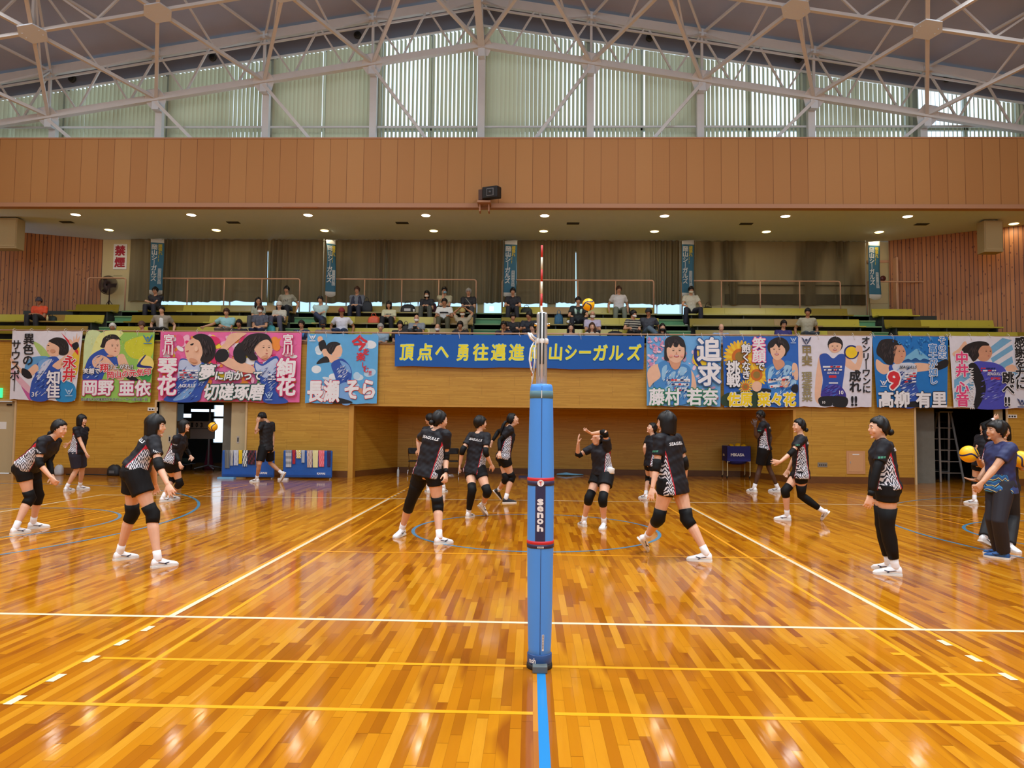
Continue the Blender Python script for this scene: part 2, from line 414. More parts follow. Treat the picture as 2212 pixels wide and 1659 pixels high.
for x0, x1 in ((D0[1]+.05, D1[0]-.06), (D1[1]+.06, RX0), (RX1, D2[0]-.06), (D2[1]+.06, XR)): bb.box(x0, x1, YW-.004, YW+.02, 0.0, .19)
struct('baseboard_far', bb, M_BASE)
b2 = MB().box(RBX0, RBX1, RBY-.03, RBY, 0, .17)
b2.bar((RX0+.03, YW+.2, .085), (RBX0+.03, RBY, .085), .03, .17); b2.bar((RX1-.03, YW+.2, .085), (RBX1-.03, RBY, .085), .03, .17)
struct('baseboard_recess', b2, M_BASE)
# wooden corner trims of the recess, rail cap of the gallery
tr = MB().box(RX0-.04, RX0+.10, YW-.02, YW+.26, 0, RZ); tr.box(RX1-.04, RX1+.04, YW-.015, YW+.26, 0, RZ)
tr.box(RX0-.04, RX1+.04, YW-.012, YW+.24, RZ, RZ+.035)
struct('trim_1', tr, mat('recess_trim_wood', (206, 150, 58), .45, var=.1, scale=5))
struct('trim_2', MB().box(XL, XR, YW-.03, YW+.28, ZT, ZT+.05), mat('parapet_cap_wood', (120, 82, 38), .5, var=.1))
M_DFR = mat('door_frame_paint', (214, 184, 138), .5)
def door_frame(n, d, depth=.3):
    m = MB(); x0, x1, z1 = d
    m.box(x0-.05, x0, YW-.03, YW+depth, 0, z1); m.box(x1, x1+.05, YW-.03, YW+depth, 0, z1); m.box(x0-.05, x1+.05, YW-.03, YW+depth, z1, z1+.05)
    return struct('trim_%d' % n, m, M_DFR)
door_frame(3, D0); door_frame(4, D1); door_frame(5, D2)
M_DOOR = mat('beige_door_paint', (196, 178, 138), .5, var=.03)
def leaf(n, x0, x1, z1, hx=None, y=YW+.12):
    o = struct('door_%d' % n, MB().box(x0, x1, y, y+.05, 0.01, z1-.01), M_DOOR)
    if hx is not None:
        h = MB().box(hx-.035, hx+.035, y-.006, y, .92, 1.12); h.box(hx-.018, hx+.018, y-.009, y-.005, .96, 1.08, 1)
        hh = h.build('door_pull', [M_ALU, M_DARK], o)
    return o
leaf(1, D0[0], D0[1], D0[2]); leaf(2, D1[0], D1[0]+.5, D1[2], D1[0]+.33); leaf(3, D1[1]-.46, D1[1], D1[2], D1[1]-.25)
leaf(4, D2[1]-.22, D2[1], D2[2])
# storage room (left) and dark store (right) behind the openings
M_RW = mat('store_room_wall', (92, 100, 106), .9, var=.1, scale=2)
def room(name, x0, x1, y1, z1, m, win=()):
    r = MB(); y0 = YW+.25
    r.quad((x0,y0,0),(x0,y1,0),(x0,y1,z1),(x0,y0,z1)); r.quad((x1,y1,0),(x1,y0,0),(x1,y0,z1),(x1,y1,z1))
    r.quad((x0,y0,z1),(x0,y1,z1),(x1,y1,z1),(x1,y0,z1))
    xs = x0
    for (a, b, c, d) in sorted(win):
        r.quad((xs,y1,0),(a,y1,0),(a,y1,z1),(xs,y1,z1)); r.quad((a,y1,0),(b,y1,0),(b,y1,c),(a,y1,c)); r.quad((a,y1,d),(b,y1,d),(b,y1,z1),(a,y1,z1)); xs = b
    r.quad((xs,y1,0),(x1,y1,0),(x1,y1,z1),(xs,y1,z1))
    return struct(name, r, m)
room('wall_storeroom', -15.0, -7.6, 20.4, 2.6, M_RW, [(-14.3, -12.55, 1.60, 1.82), (-11.80, -11.0, .70, 2.15)])
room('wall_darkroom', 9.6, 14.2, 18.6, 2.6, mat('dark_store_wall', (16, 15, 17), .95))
wn = MB()
for (a, b, c, d) in ((-14.3, -12.55, 1.60, 1.82), (-11.80, -11.0, .70, 2.15)):
    for p in ((a, a+.05, c, d), (b-.05, b, c, d), (a, b, c, c+.04), (a, b, d-.04, d)): wn.box(p[0], p[1], 20.34, 20.42, p[2], p[3])
wn.box(-11.8, -11.0, 20.34, 20.42, 1.62, 1.70)
struct('window_4', wn, M_ALU)
struct('wall_pillar_left', MB().box(-8.98, -8.5, 14.75, 15.3, 0, 2.6), M_CONC)
struct('wall_pillar_right', MB().box(10.52, 11.25, 14.7, 15.6, 0, 2.6), M_CONC)

# ================================================================ gallery: steps, benches, rails
SEG = [(-7.63, -6.81), (-1.86, -1.05), (3.84, 4.72), (9.91, 10.61)]       # stairways
STL = (-13.44, -12.62)
TIER = [(5.08, 17.1, 17.9), (4.62, 16.3, 17.1), (4.16, 15.5, 16.3), (3.70, 15.0, 15.5), (3.24, 14.46, 15.0)]
def side_x(y, s):          # the splayed, cedar clad side walls
    return (-14.57-(18.0-y)*2.4) if s < 0 else (11.61+(17.8-y)*1.6)
gt = MB()
for z, y0, y1 in TIER: gt.box(max(-18.9, side_x(y0, -1)), min(17.4, side_x(y0, 1)), y0, y1, 2.9, z)
struct('floor_gallery', gt, M_STEPD)
gs = MB()
for x0, x1 in SEG+[STL]:
    for k in range(8):
        z = 5.08-.23*k; y = 17.1-.4*k
        gs.box(x0, x1, max(14.46, y-.4) , y+.02, 2.9, z+.004-.23)
        gs.box(x0, x1, y-.03, y+.02, z-.03, z+.012, 1)
    gs.box(x0, x1, 17.1, 17.9, 4.6, 5.084)
struct('floor_stairs', gs, [M_GREEN, mat('stair_nosing', (120, 150, 100), .5)])

def bench(xa, xb, ya, zt, label, wood=0):
    """slatted-back gallery bench: tier level zt, back at depth ya"""
    o = empty('gallery_bench', ((xa+xb)/2, ya-.2, zt), label, 'bench', 'long benches in the gallery')
    n = max(1, round((xb-xa)/1.25)); rr = random.Random(int(xa*10+ya*77))
    ms = [M_BENCH, M_BENCHW, MATS['olive_bench_dark']]
    bk = MB(); st = MB()
    for i in range(n):
        u0 = xa+(xb-xa)*i/n; u1 = xa+(xb-xa)*(i+1)/n-.004; k = rr.choice([0, 0, 0, 2, 2, 1] if not wood else [1, 1, 2, 0])
        bk.add([(u0,ya,zt+.41),(u1,ya,zt+.41),(u1,ya+.06,zt+.66),(u0,ya+.06,zt+.66),(u0,ya+.03,zt+.41),(u1,ya+.03,zt+.41),(u1,ya+.09,zt+.65),(u0,ya+.09,zt+.65)],
               [(0,1,2,3),(5,4,7,6),(3,2,6,7),(0,4,5,1),(1,5,6,2),(0,3,7,4)], k)
        st.box(u0, u1, ya-.42, ya-.02, zt+.36, zt+.40, k)
    bk.build('backrest', ms, o); st.build('seat', ms, o)
    lg = MB()
    nl = max(2, round((xb-xa)/1.6)+1)
    for i in range(nl):
        x = xa+.15+(xb-xa-.3)*i/(nl-1)
        lg.box(x-.02, x+.02, ya-.36, ya-.04, zt, zt+.36); lg.box(x-.02, x+.02, ya+.02, ya+.05, zt, zt+.5)
    lg.build('support', M_STEPD, o)
    return o
mat('olive_bench_dark', (142, 124, 38), .25, var=.12, scale=2.2)
RN = ['top row', 'second row', 'third row', 'front row']
SN = ['left of the first stairway', 'between the first and second stairways', 'between the second and third stairways', 'between the third and fourth stairways', 'between the fourth and fifth stairways', 'right of the fifth stairway']
edges = [None, STL, SEG[0], SEG[1], SEG[2], SEG[3], None]
for r in range(4):
    ya = 16.95-.8*r; zt = TIER[r+1][0]+(0 if r < 4 else 0)
    ya = [16.93, 16.13, 15.33, 14.88][r]
    for k in range(6):
        xa = edges[k][1]+.03 if edges[k] else max(side_x(ya-.4, -1)+.15, -18.6)
        xb = edges[k+1][0]-.03 if edges[k+1] else min(side_x(ya-.4, 1)-.15, 17.0)
        if r == 0 and k == 0: xa = -14.9
        if r == 1 and k == 0: xa = -17.2
        if k == 5 and r > 1: xb = min(xb, side_x(ya+.15, 1)-.1)
        if r == 0 and k == 5: xb = 11.9
        if r == 1 and k == 5: xb = 13.9
        bench(xa, xb, ya, zt, ['olive yellow bench', 'yellow green laminate bench', 'olive bench', 'pale olive bench'][r]+' of the '+RN[r]+' '+SN[k])
# handrails behind the top row
def handrail(x0, x1, posts, label):
    o = empty('gallery_handrail', ((x0+x1)/2, 17.3, 5.08), label, 'handrail', 'pipe handrails behind the top benches')
    z = 6.21; t = MB()
    pts = [(x0, 17.3, 5.08), (x0, 17.3, z-.07)]+[(x0+.07-.07*math.cos(a), 17.3, z-.07+.07*math.sin(a)) for a in (.5, 1.07)]+[(x0+.07, 17.3, z), (x1-.07, 17.3, z)]+[(x1-.07+.07*math.sin(a), 17.3, z-.07+.07*math.cos(a)) for a in (.5, 1.07)]+[(x1, 17.3, z-.07), (x1, 17.3, 5.08)]
    t.tube(pts, .024, 8); t.build('hoop', M_RAIL, o)
    for x in posts: MB().tube([(x, 17.3, 5.08), (x, 17.3, z)], .02, 8).build('post', M_RAIL, o)
handrail(-14.75, -13.48, [], 'short pinkish pipe rail beside the standing fan')
handrail(-12.55, -7.69, [-11.41, -10.19, -8.94], 'pipe rail behind the top bench left of the second stairway')
handrail(-6.8, -1.9, [-5.55, -4.33, -3.12], 'pipe rail behind the top bench between second and third stairways')
handrail(-1.05, 3.85, [.18, 1.4, 2.62], 'pipe rail behind the top bench right of the third stairway')
handrail(4.76, 9.81, [6.02, 7.26, 8.52], 'pipe rail behind the top bench in front of the sheer curtains')
handrail(10.65, 12.6, [11.6], 'pipe rail on the far right in front of the cream door')
# front rail on the parapet, banners are tied to it
o = empty('parapet_rail', (0, YW+.1, ZT), 'long pinkish pipe rail along the gallery front that the banners hang from', 'handrail')
MB().tube([(XL+.1, YW-.02, 4.07), (XR-.1, YW-.02, 4.07)], .022, 8).build('pipe', M_RAIL, o)
for i in range(19): MB().tube([(-18.2+1.9*i, YW+.05, ZT), (-18.2+1.9*i, YW+.05, 4.0), (-18.2+1.9*i, YW-.02, 4.07)], .016, 6).build('post', M_RAIL, o)

# ================================================================ soffit, fascia of perforated boards, back of the gallery
ZS = 7.66
struct('ceiling_gallery', MB().box(XL, XR, YW+.1, 18.3, ZS, ZS+.15), M_SOFFIT)
struct('wall_far_upper', MB().box(XL, XR, YW, YW+.15, 7.74, 9.66), M_PERF)
t = MB().box(XL, XR, YW-.05, YW+.18, ZS-.02, 7.76); t.box(XL, XR, YW-.02, YW+.2, 9.64, 9.68)
struct('trim_6', t, mat('fascia_trim_wood', (178, 130, 96), .6))
t = MB(); t.box(-7.2, -6.2, YW-.055, YW, ZS-.035, ZS-.01); struct('trim_7', t, mat('worn_trim', (160, 96, 50), .8))
# side walls with cedar boards, cream returns
sw = MB(); 
for s, (x0, y0) in ((-1, (-14.57, 18.0)), (1, (11.61, 17.8))):
    y1 = 14.3; x1 = side_x(y1, s)
    a = (x0, y0, 2.9); b = (x1, y1, 2.9); c = (x1, y1, ZS+.02); d = (x0, y0, ZS+.02)
    sw.poly([a, b, c, d] if s < 0 else [b, a, d, c], 0 if s < 0 else 1)
struct('wall_gallery_sides', sw, [M_KNOT, M_KNOT2])
wb = MB()   # wall behind the curtain: low wall, piers, windows between them
YC = 17.95
WIN = [(-12.9, -9.0), (-8.8, -5.1), (-4.9, -1.9), (-1.7, .45), (.7, 5.2)]
x = -15.0; 
for a, b in WIN+[(14.0, 14.0)]:
    wb.box(x, a, YC, YC+.15, 4.9, ZS); x = b
for a, b in WIN: wb.box(a, b, YC, YC+.15, 4.9, 5.14); wb.box(a, b, YC, YC+.15, 7.3, ZS)
struct('wall_gallery_back', wb, M_CREAM)
gl = MB(); gf = MB()
for a, b in WIN:
    gl.quad((a, YC+.08, 5.14), (b, YC+.08, 5.14), (b, YC+.08, 7.3), (a, YC+.08, 7.3))
    n = max(1, round((b-a)/1.2))
    for i in range(n+1): q = a+(b-a)*i/n; gf.box(q-.02, q+.02, YC+.05, YC+.12, 5.14, 7.3)
    gf.box(a, b, YC+.04, YC+.12, 5.14, 5.18)
w1 = struct('window_1', gf, M_ALU)
def frosted():
    s = NT('frosted_glass'); t = s.t
    tr = s.n('BsdfTranslucent'); tr.inputs[0].default_value = rgb(200, 226, 244); tp = s.n('BsdfTransparent'); tp.inputs[0].default_value = rgb(205, 226, 240)
    mx = s.n('MixShader'); mx.inputs[0].default_value = .75; t.links.new(tr.outputs[0], mx.inputs[1]); t.links.new(tp.outputs[0], mx.inputs[2]); t.links.new(mx.outputs[0], s.out.inputs[0]); return s.m
gl.build('pane', frosted(), w1)
# curtains: pleated cloth, gathered width by width
def curtain(x0, x1, seed, label, sheer=0.0, zb=5.53):
    rr = random.Random(seed); m = MB(); n = int((x1-x0)/.022); amp = .075
    xs = []; ph = 0
    cols = []
    for i in range(n+1):
        u = x0+(x1-x0)*i/n
        ph += .55+.5*math.sin(u*1.7+seed)*.5+rr.uniform(-.12, .12)
        cols.append((u, math.sin(ph)*amp*(.6+.4*math.sin(u*3.1+seed))))
    zs = [ZS-.01, 7.0, 6.3, 5.8, zb]
    for k, z in enumerate(zs):
        f = .7+.3*k/4
        for u, d in cols:
            wob = .012*math.sin(u*9+seed)+.02*math.sin(u*2.3+seed*2) if k == 4 else 0
            m.v.append((u+.01*k*math.sin(u*5+seed), 17.82+d*f, z+wob))
    N = n+1
    for k in range(4):
        for i in range(n): m.f.append((k*N+i, k*N+i+1, (k+1)*N+i+1, (k+1)*N+i)); m.m.append(0); m.sm.append(True)
    o = m.build('curtain', M_CURT if not sheer else MATS['sheer_curtain_cloth'], None, ((x0+x1)/2, 17.82, 5.5))
    return tag(o, label, 'curtain', 'long curtains at the back of the gallery')
def sheer_mat():
    s = NT('sheer_curtain_cloth'); x, y, z = s.xyz(); t = s.t
    s.b.inputs['Base Color'].default_value = rgb(96, 86, 60); s.b.inputs['Roughness'].default_value = .9
    n = s.noise(s.vec(s.math('MULTIPLY', x, 1.6), 0.0, s.math('MULTIPLY', z, .2)), 1.0, 2)
    al = s.math('MULTIPLY_ADD', n, 3.4, -1.25, clamp=True)
    s.put(s.b.inputs['Alpha'], s.math('MAXIMUM', al, .42)); return s.m
sheer_mat()
CU_ = [(-13.66, -8.98, 'first curtain from the left, olive brown, with a bright slit at its right edge'), (-8.9, -4.95, 'second curtain from the left, brown pleated cloth'), (-4.93, -.62, 'brown pleated curtain behind the third stairway'),
       (-.6, 1.35, 'narrow brown curtain behind the red and white antenna'), (1.37, 5.3, 'brown pleated curtain above the third and fourth stairways'), (5.32, 10.85, 'sheer brown curtain at the right end, wall seen through it')]
for i, (a, b, l) in enumerate(CU_): curtain(a, b, i+3, l, sheer=1.0 if i == 5 else 0)
struct('trim_8', MB().box(6.4, 10.9, 17.9, 17.94, 6.18, 6.22).box(6.3, 10.9, 17.91, 17.94, 5.55, 5.9), mat('dado_brown', (96, 84, 58), .7))

# downlights and vents in the soffit
M_LAMP = mat('lamp_glow', (255, 250, 235), .5, emit=((255, 246, 225), 6))
M_LAMPW = mat('warm_lamp_glow', (255, 236, 180), .5, emit=((255, 222, 140), 7))
def downlight(x, y, warm, label):
    o = empty('downlight', (x, y, ZS), label, 'ceiling light', 'downlights in the gallery soffit')
    MB().lathe((x, y, ZS), [(.165, 0), (.165, -.012), (.135, -.014), (.13, -.002)], 24).build('rim', M_WHITE, o)
    MB().lathe((x, y, ZS-.006), [(.001, 0), (.128, 0), (.120, -.012), (.06, -.022), (.001, -.026)], 24).build('lens', M_LAMPW if warm else M_LAMP, o)
    l = area_lamp('downlight_beam', (x, y, ZS-.035), .26, 6, (1, .86, .62) if warm else (1, .95, .86))
for i in range(9):
    xx = -13.73+3.5*i
    pos = ['far left', 'second from left', 'third from left', 'fourth from left', 'fifth from left', 'fourth from right', 'third from right', 'second from right', 'far right'][i]
    if i < 8: downlight(xx, 14.98, False, 'large white downlight in the front row of the soffit, '+pos)
    downlight(xx, 16.68 if i < 8 else 15.7, True, 'small warm downlight in the back row of the soffit, '+pos)
for i in range(6):
    x = -14.54+5.23*i; m = MB().box(x-.19, x+.19, 15.70, 15.90, ZS-.012, ZS+.001)
    for k in range(5): m.box(x-.17, x+.17, 15.72+.035*k, 15.735+.035*k, ZS-.02, ZS-.012, 1)
    tag(m.build('ceiling_vent', [M_DARK, M_STEPD], None, (x, 15.8, ZS)), 'dark square air vent in the gallery soffit, '+['leftmost', 'second from left', 'third from left', 'third from right', 'second from right', 'rightmost'][i], 'vent', 'vents in the soffit')

# ================================================================ roof: space frame, deck, blinds
XM, ZR, SP = -1.62, 12.60, 3.2
def low(i, j): return V((XM+SP*i, 14.6-3.0*j, ZR-.525*abs(i)+.61*j))
M_GUS = mat('gusset_plate_paint', (214, 220, 226), .45)
frame = empty('roof_truss', (XM, 14.6, 12), 'cream steel space frame of the roof with bolted gusset plates', 'roof truss')
I0 = [i for i in range(-5, 6)]
lc = MB(); uc = MB(); web = MB(); gp = MB(); dg_ = MB(); col_ = MB()
rows = [[float(i) for i in I0], [i+.5 for i in range(-6, 6)], [float(i) for i in range(-6, 7)]]
UP = V((0, 0, 1.36))
for j in range(3):
    for a, b in zip(rows[j], rows[j][1:]):
        if a < 0 < b:
            m_ = V((XM, 14.6-3.0*j, ZR+.61*j)); segs = [(low(a, j), m_), (m_, low(b, j))]
        else: segs = [(low(a, j), low(b, j))]
        for p, q in segs:
            lc.bar(p, q, .10 if j else .16, .08 if j else .18); uc.bar(p+UP, q+UP, .12, .26 if j == 0 else .12)
            if j == 0:
                lo = [p.lerp(q, .27), p.lerp(q, .75)]; mid = p.lerp(q, .5)+UP
                web.bar(p+UP, lo[0], .05, .05); web.bar(lo[0], mid, .05, .05); web.bar(mid, lo[1], .05, .05); web.bar(lo[1], q+UP, .05, .05)
                uc.bar(p+UP*.80+V((0, -.06, 0)), q+UP*.80+V((0, -.06, 0)), .05, .05)
            else:
                web.bar(p+UP, p.lerp(q, .5), .05); web.bar(p.lerp(q, .5), q+UP, .05)
lc.bar(low(0, 0), low(0, 2), .20, .20); uc.bar(low(0, 0)+UP, low(0, 2)+UP, .14, .14)
for j in range(2):
    for a in rows[j]:
        for d in (-.5, .5):
            if (a+d) in rows[j+1]:
                p, q = low(a, j), low(a+d, j+1); dg_.bar(p, q, .09, .09)
                mid = p.lerp(q, .5); web.bar(p+UP, mid, .045); web.bar(mid, q+UP, .045)
                uc.bar(p+UP, q+UP, .06)
for j in range(3):
    for a in rows[j]:
        p = low(a, j); sx = 1 if a > 0 else (-1 if a < 0 else 0); r = .36 if j else .33
        e1 = V((1, 0, -.164*sx)).normalized(); e2 = V((0, 1, -.2 if j else -1.1)).normalized(); nn = e1.cross(e2)
        hx = [(-1.0, .0), (-.55, .85), (.55, .85), (1.0, .0), (.55, -.85), (-.55, -.85)]
        pl = [p-nn*.07+e1*(u*r)+e2*(v*r) for u, v in hx]
        gp = MB(); gp.prism(pl, nn*.035)
        if j == 0: gp.bar(p-V((0, -.06, .34)), p-V((0, -.06, .02)), .20, .20)
        web.bar(p, p+UP, .07, .07); gp.bar(p+UP-V((0, 0, .12)), p+UP+V((0, 0, .08)), .22, .22)
        for q in (-.22, .22):
            for w in (-.08, .08): gp.bar(p-nn*.075+e1*q+e2*w, p-nn*.085+e1*q+e2*w, .02, .02)
        gp.build('gusset_plate', M_GUS, frame)
for i in I0:
    col_ = MB(); p = low(i, 0); col_.bar((p.x, 14.85, 8.0), (p.x, 14.85, p.z), .20, .16)
    if i: q = low(i-(1 if i > 0 else -1), 0); MB().bar(p-V((0, 0, .12)), (q.x, 14.7, 7.72), .09, .09).build('brace', M_STEEL, frame)
    col_.build('column', M_STEEL, frame)
col_ = MB(); col_.bar((XL, 14.95, 9.95+.35), (XR, 14.95, 9.95+.35), .05, .05)
lc.build('lower_chord', M_STEEL, frame); uc.build('upper_chord', M_STEEL, frame); web.build('web_member', M_STEEL, frame)
dg_.build('diagonal_chord', M_STEEL, frame); col_.build('tie_rail', M_STEEL, frame)
# deck
dk = MB()
def deck_z(x, y): return 14.22-.164*abs(x-XM)+.2*max(0, 14.6-max(y, 2.0))
ys = [15.4, 14.6, 2.0, YB]; xs = [XL, XM, XR]
for b_, a_ in zip(ys, ys[1:]):
    for c_, d_ in zip(xs, xs[1:]):
        P4 = [(c_, a_, deck_z(c_, a_)), (d_, a_, deck_z(d_, a_)), (d_, b_, deck_z(d_, b_)), (c_, b_, deck_z(c_, b_))]
        dk.poly(P4[::-1])
struct('ceiling', dk, M_DECK)
YBL = 15.25
def bt(x): return 13.54-.152*abs(x-XM)
fw = MB()
for s in (-1, 1):
    xe = XL if s < 0 else XR
    q = [(XM, YBL+.05, bt(XM)), (xe, YBL+.05, bt(xe)), (xe, YBL+.05, deck_z(xe, 15)), (XM, YBL+.05, deck_z(XM, 15))]
    fw.poly(q if s > 0 else q[::-1])
struct('wall_gable', fw, mat('gable_board', (134, 138, 150), .9, var=.06, scale=2))
tl = MB()
for s in (-1, 1):
    xe = XL if s < 0 else XR; tl.bar((XM, YBL-.06, bt(XM)-.02), (xe, YBL-.06, bt(xe)-.02), .06, .05)
struct('trim_9', tl, M_WHITE)
for i, (px, py) in enumerate(((157, 171), (460, 125), (773, 77), (1403, 83), (1724, 128), (2045, 170))):
    q = W(px, py, YBL+.02); o = MB().tube([q, q-V((0, .06, 0))], .11, 16).tube([q-V((0, .05, 0)), q-V((0, .075, 0))], .07, 14, 1).build('gable_speaker', [M_STEPD, M_DARK], None, q)
    tag(o, 'small round dark speaker on the gable above the blinds, '+['leftmost', 'second from left', 'third from left', 'third from right', 'second from right', 'rightmost'][i], 'speaker', 'round speakers on the gable')
# vertical louvre blinds, one thing per bay
bays = [(-19.0, -17.62)]+[(XM+SP*i+.10, XM+SP*(i+1)-.10) for i in range(-5, 5)]+[(14.5, 17.5)]
for bi, (a, b) in enumerate(bays):
    rr = random.Random(bi); m = MB(); n = int((b-a)/.125)
    base = rr.uniform(.62, .98)
    for i in range(n+1):
        x = a+(b-a)*i/max(1, n); 
        ang = base*(1 if x < XM else .7)+.35*math.sin(x*.9+bi)+rr.uniform(-.10, .10); ang = max(.12, min(1.25, ang)); h = .066
        if abs(x-(a+b)/2) < .10 and bi % 3 == 1: ang = 1.3
        dx, dy = math.cos(ang)*h, math.sin(ang)*h; z1 = bt(x)-.04
        m.add([(x-dx, YBL-dy, 8.4), (x, YBL-.012, 8.4), (x+dx, YBL+dy, 8.4), (x-dx, YBL-dy, z1), (x, YBL-.012, z1), (x+dx, YBL+dy, z1)], [(0, 1, 4, 3), (1, 2, 5, 4)], 0, True)
    c = (a+b)/2
    lab = 'pale vertical louvre blind in window bay '+(['at the far left edge', 'leftmost', 'second from left', 'third from left', 'fourth from left', 'just left of the ridge', 'just right of the ridge', 'fourth from right', 'third from right', 'second from right', 'rightmost', 'at the far right edge'][bi])
    tag(m.build('vertical_blind', M_BLIND, None, (c, YBL, 8.4)), lab+' above the perforated boards', 'blind', 'vertical blinds under the roof')
ww = MB()
for i in range(-6, 7):
    x = XM+SP*i; ww.box(x-.14, x+.14, YBL+.1, YBL+.35, 7.8, bt(x)+.3)
    ww.box(x+1.55, x+1.65, YBL+.2, YBL+.3, 7.8, bt(x+1.6)+.2)
ww.box(XL, XR, YBL+.2, YBL+.3, 10.4, 10.55)
struct('window_2', ww, mat('window_column_grey', (170, 172, 160), .6))
struct('ceiling_ledge', MB().box(XL, XR, YW+.15, 18.3, 8.0, 8.1), M_SOFFIT)
# hall side walls and rear (outside the picture)
sdw = MB()
sdw.quad((XL, YB, 0), (XL, 14.2, 0), (XL, 14.2, 16), (XL, YB, 16)); sdw.quad((XR, 14.2, 0), (XR, YB, 0), (XR, YB, 16), (XR, 14.2, 16))
struct('wall_sides', sdw, M_WALL)
struct('wall_near', MB().box(XL, XR, YB-.2, YB, 0, 3.8), M_WALL)  # unseen wall added to cut the sky fill, kept low to admit some
# ================================================================ people
def skin_mat(key, col):
    s = NT(key); n = s.noise(s.n('TexCoord').outputs['Object'], 14, 2)
    c = s.mix(n, rgb(*[v*.94 for v in col]), rgb(*[min(255, v*1.04) for v in col]))
    s.b.inputs['Subsurface Weight'].default_value = .0
    return s.set(Base_Color=c, Roughness=.5)
SK = {'l': skin_mat('skin_light', (226, 176, 146)), 'm': skin_mat('skin_medium', (204, 152, 118)), 't': skin_mat('skin_tan', (172, 120, 86)), 'd': skin_mat('skin_dark', (78, 52, 40))}
def hair_mat(key, c, c2):
    s = NT(key); x, y, z = s.xyz()
    n = s.noise(s.vec(s.math('MULTIPLY', x, 180.0), s.math('MULTIPLY', y, 180.0), s.math('MULTIPLY', z, 12.0)), 1.0, 2)
    s.bump(n, .25, .004)
    return s.set(Base_Color=s.mix(n, rgb(*c), rgb(*c2)), Roughness=.45, Specular_IOR_Level=.3)
HAIR = {'k': hair_mat('hair_black', (9, 8, 9), (28, 24, 24)), 'b': hair_mat('hair_brown', (44, 26, 18), (84, 54, 38)), 'g': hair_mat('hair_grey', (120, 118, 114), (196, 194, 190)), 'w': hair_mat('hair_white', (196, 192, 184), (236, 232, 226))}
def jersey_mat():
    s = NT('black_jersey'); a = s.n('Attribute'); a.attribute_name = 'panel'
    sp = s.n('SeparateXYZ'); s.t.links.new(a.outputs['Vector'], sp.inputs[0]); d, red = sp.outputs[0], sp.outputs[1]
    tc = s.n('TexCoord'); w = s.noise(tc.outputs['Object'], 9, 2)
    x, y, z = s.xyz()
    n1 = s.noise(tc.outputs['Object'], 16, 2)
    tri = s.math('PINGPONG', s.math('MULTIPLY', s.math('ADD', s.math('MULTIPLY', x, 1.0), s.math('MULTIPLY', y, .8)), 20.0), .5)
    v_ = s.math('FRACT', s.math('ADD', s.math('ADD', s.math('MULTIPLY', z, 20.0), s.math('MULTIPLY', tri, 2.3)), s.math('MULTIPLY', n1, 1.7)))
    pat = s.ramp(v_, [(0, rgb(222, 222, 230)), (.46, rgb(150, 152, 166)), (.54, rgb(26, 26, 34)), (.92, rgb(120, 122, 136))], 'CONSTANT')
    blk = s.mix(w, rgb(19, 19, 25), rgb(30, 30, 38))
    c = s.mix(s.math('GREATER_THAN', red, 0.0), blk, rgb(190, 34, 52)); c = s.mix(s.math('GREATER_THAN', d, 0.0), c, pat)
    s.b.inputs['Specular IOR Level'].default_value = .3
    s.bump(s.noise(tc.outputs['Object'], 260, 1), .1, .002)
    return s.set(Base_Color=c, Roughness=.62)
M_JER = jersey_mat()
M_TIGHT = mat('black_stretch_fabric', (11, 11, 13), .65, spec=.25)
M_SHORT = mat('black_shorts_fabric', (15, 15, 18), .7, spec=.25, var=.15, scale=12)
M_NAVY = mat('navy_shorts_fabric', (34, 40, 62), .7, var=.1)
M_SHOE = mat('white_shoe', (244, 244, 246), .4, var=.03, scale=30)
M_SOLE = mat('shoe_sole', (232, 230, 224), .45)
M_SHOEK = mat('black_shoe', (34, 36, 40), .45)
M_SHOEB = mat('blue_shoe', (34, 92, 160), .4)
M_MARK = mat('shoe_mark_ink', (30, 34, 60), .5)
M_SOCK = mat('white_sock', (240, 238, 240), .8)
M_EYE = mat('eye_white', (236, 232, 228), .3); M_IRIS = mat('eye_dark', (28, 20, 18), .2)
M_LIP = mat('lip_colour', (188, 108, 100), .45); M_BROW = mat('eyebrow_colour', (48, 36, 32), .8)
M_INKW = mat('white_print', (240, 240, 242), .6)

def fuse(mb, voxel, it=3, fac=.5):
    """melt overlapping closed shapes into one continuous surface"""
    me = bpy.data.meshes.new('m'); me.from_pydata(mb.v, [], mb.f); me.update()
    o = bpy.data.objects.new('m', me); COL.objects.link(o)
    r = o.modifiers.new('r', 'REMESH'); r.mode = 'VOXEL'; r.voxel_size = voxel; r.use_smooth_shade = True
    if it: q = o.modifiers.new('s', 'SMOOTH'); q.factor = fac; q.iterations = it
    dg = bpy.context.evaluated_depsgraph_get(); out = bpy.data.meshes.new_from_object(o.evaluated_get(dg))
    bpy.data.objects.remove(o); bpy.data.meshes.remove(me); return out
def put(me, name, m, parent):
    for x in (m if isinstance(m, (list, tuple)) else [m]): me.materials.append(x)
    me.name = name; o = bpy.data.objects.new(name, me); COL.objects.link(o); o.parent = parent
    o.matrix_parent_inverse = Matrix.Translation(-parent.location); return o
def proj(p):
    d = V(p)-CAMP; z = d.dot(CF); return (1106+FPX*d.dot(CR)/z, 829.5-FPX*d.dot(CU)/z)
def reach(p, px, py, L, sgn):
    """point on the sight line through (px,py) at distance L of p, the nearer (sgn<0) or farther one"""
    d = ray(px, py).normalized(); q = CAMP-p; b = q.dot(d); c = q.dot(q)-L*L; D = b*b-c
    if D <= 0: return CAMP-d*b
    return CAMP+d*(-b+(1 if sgn > 0 else -1)*math.sqrt(D))
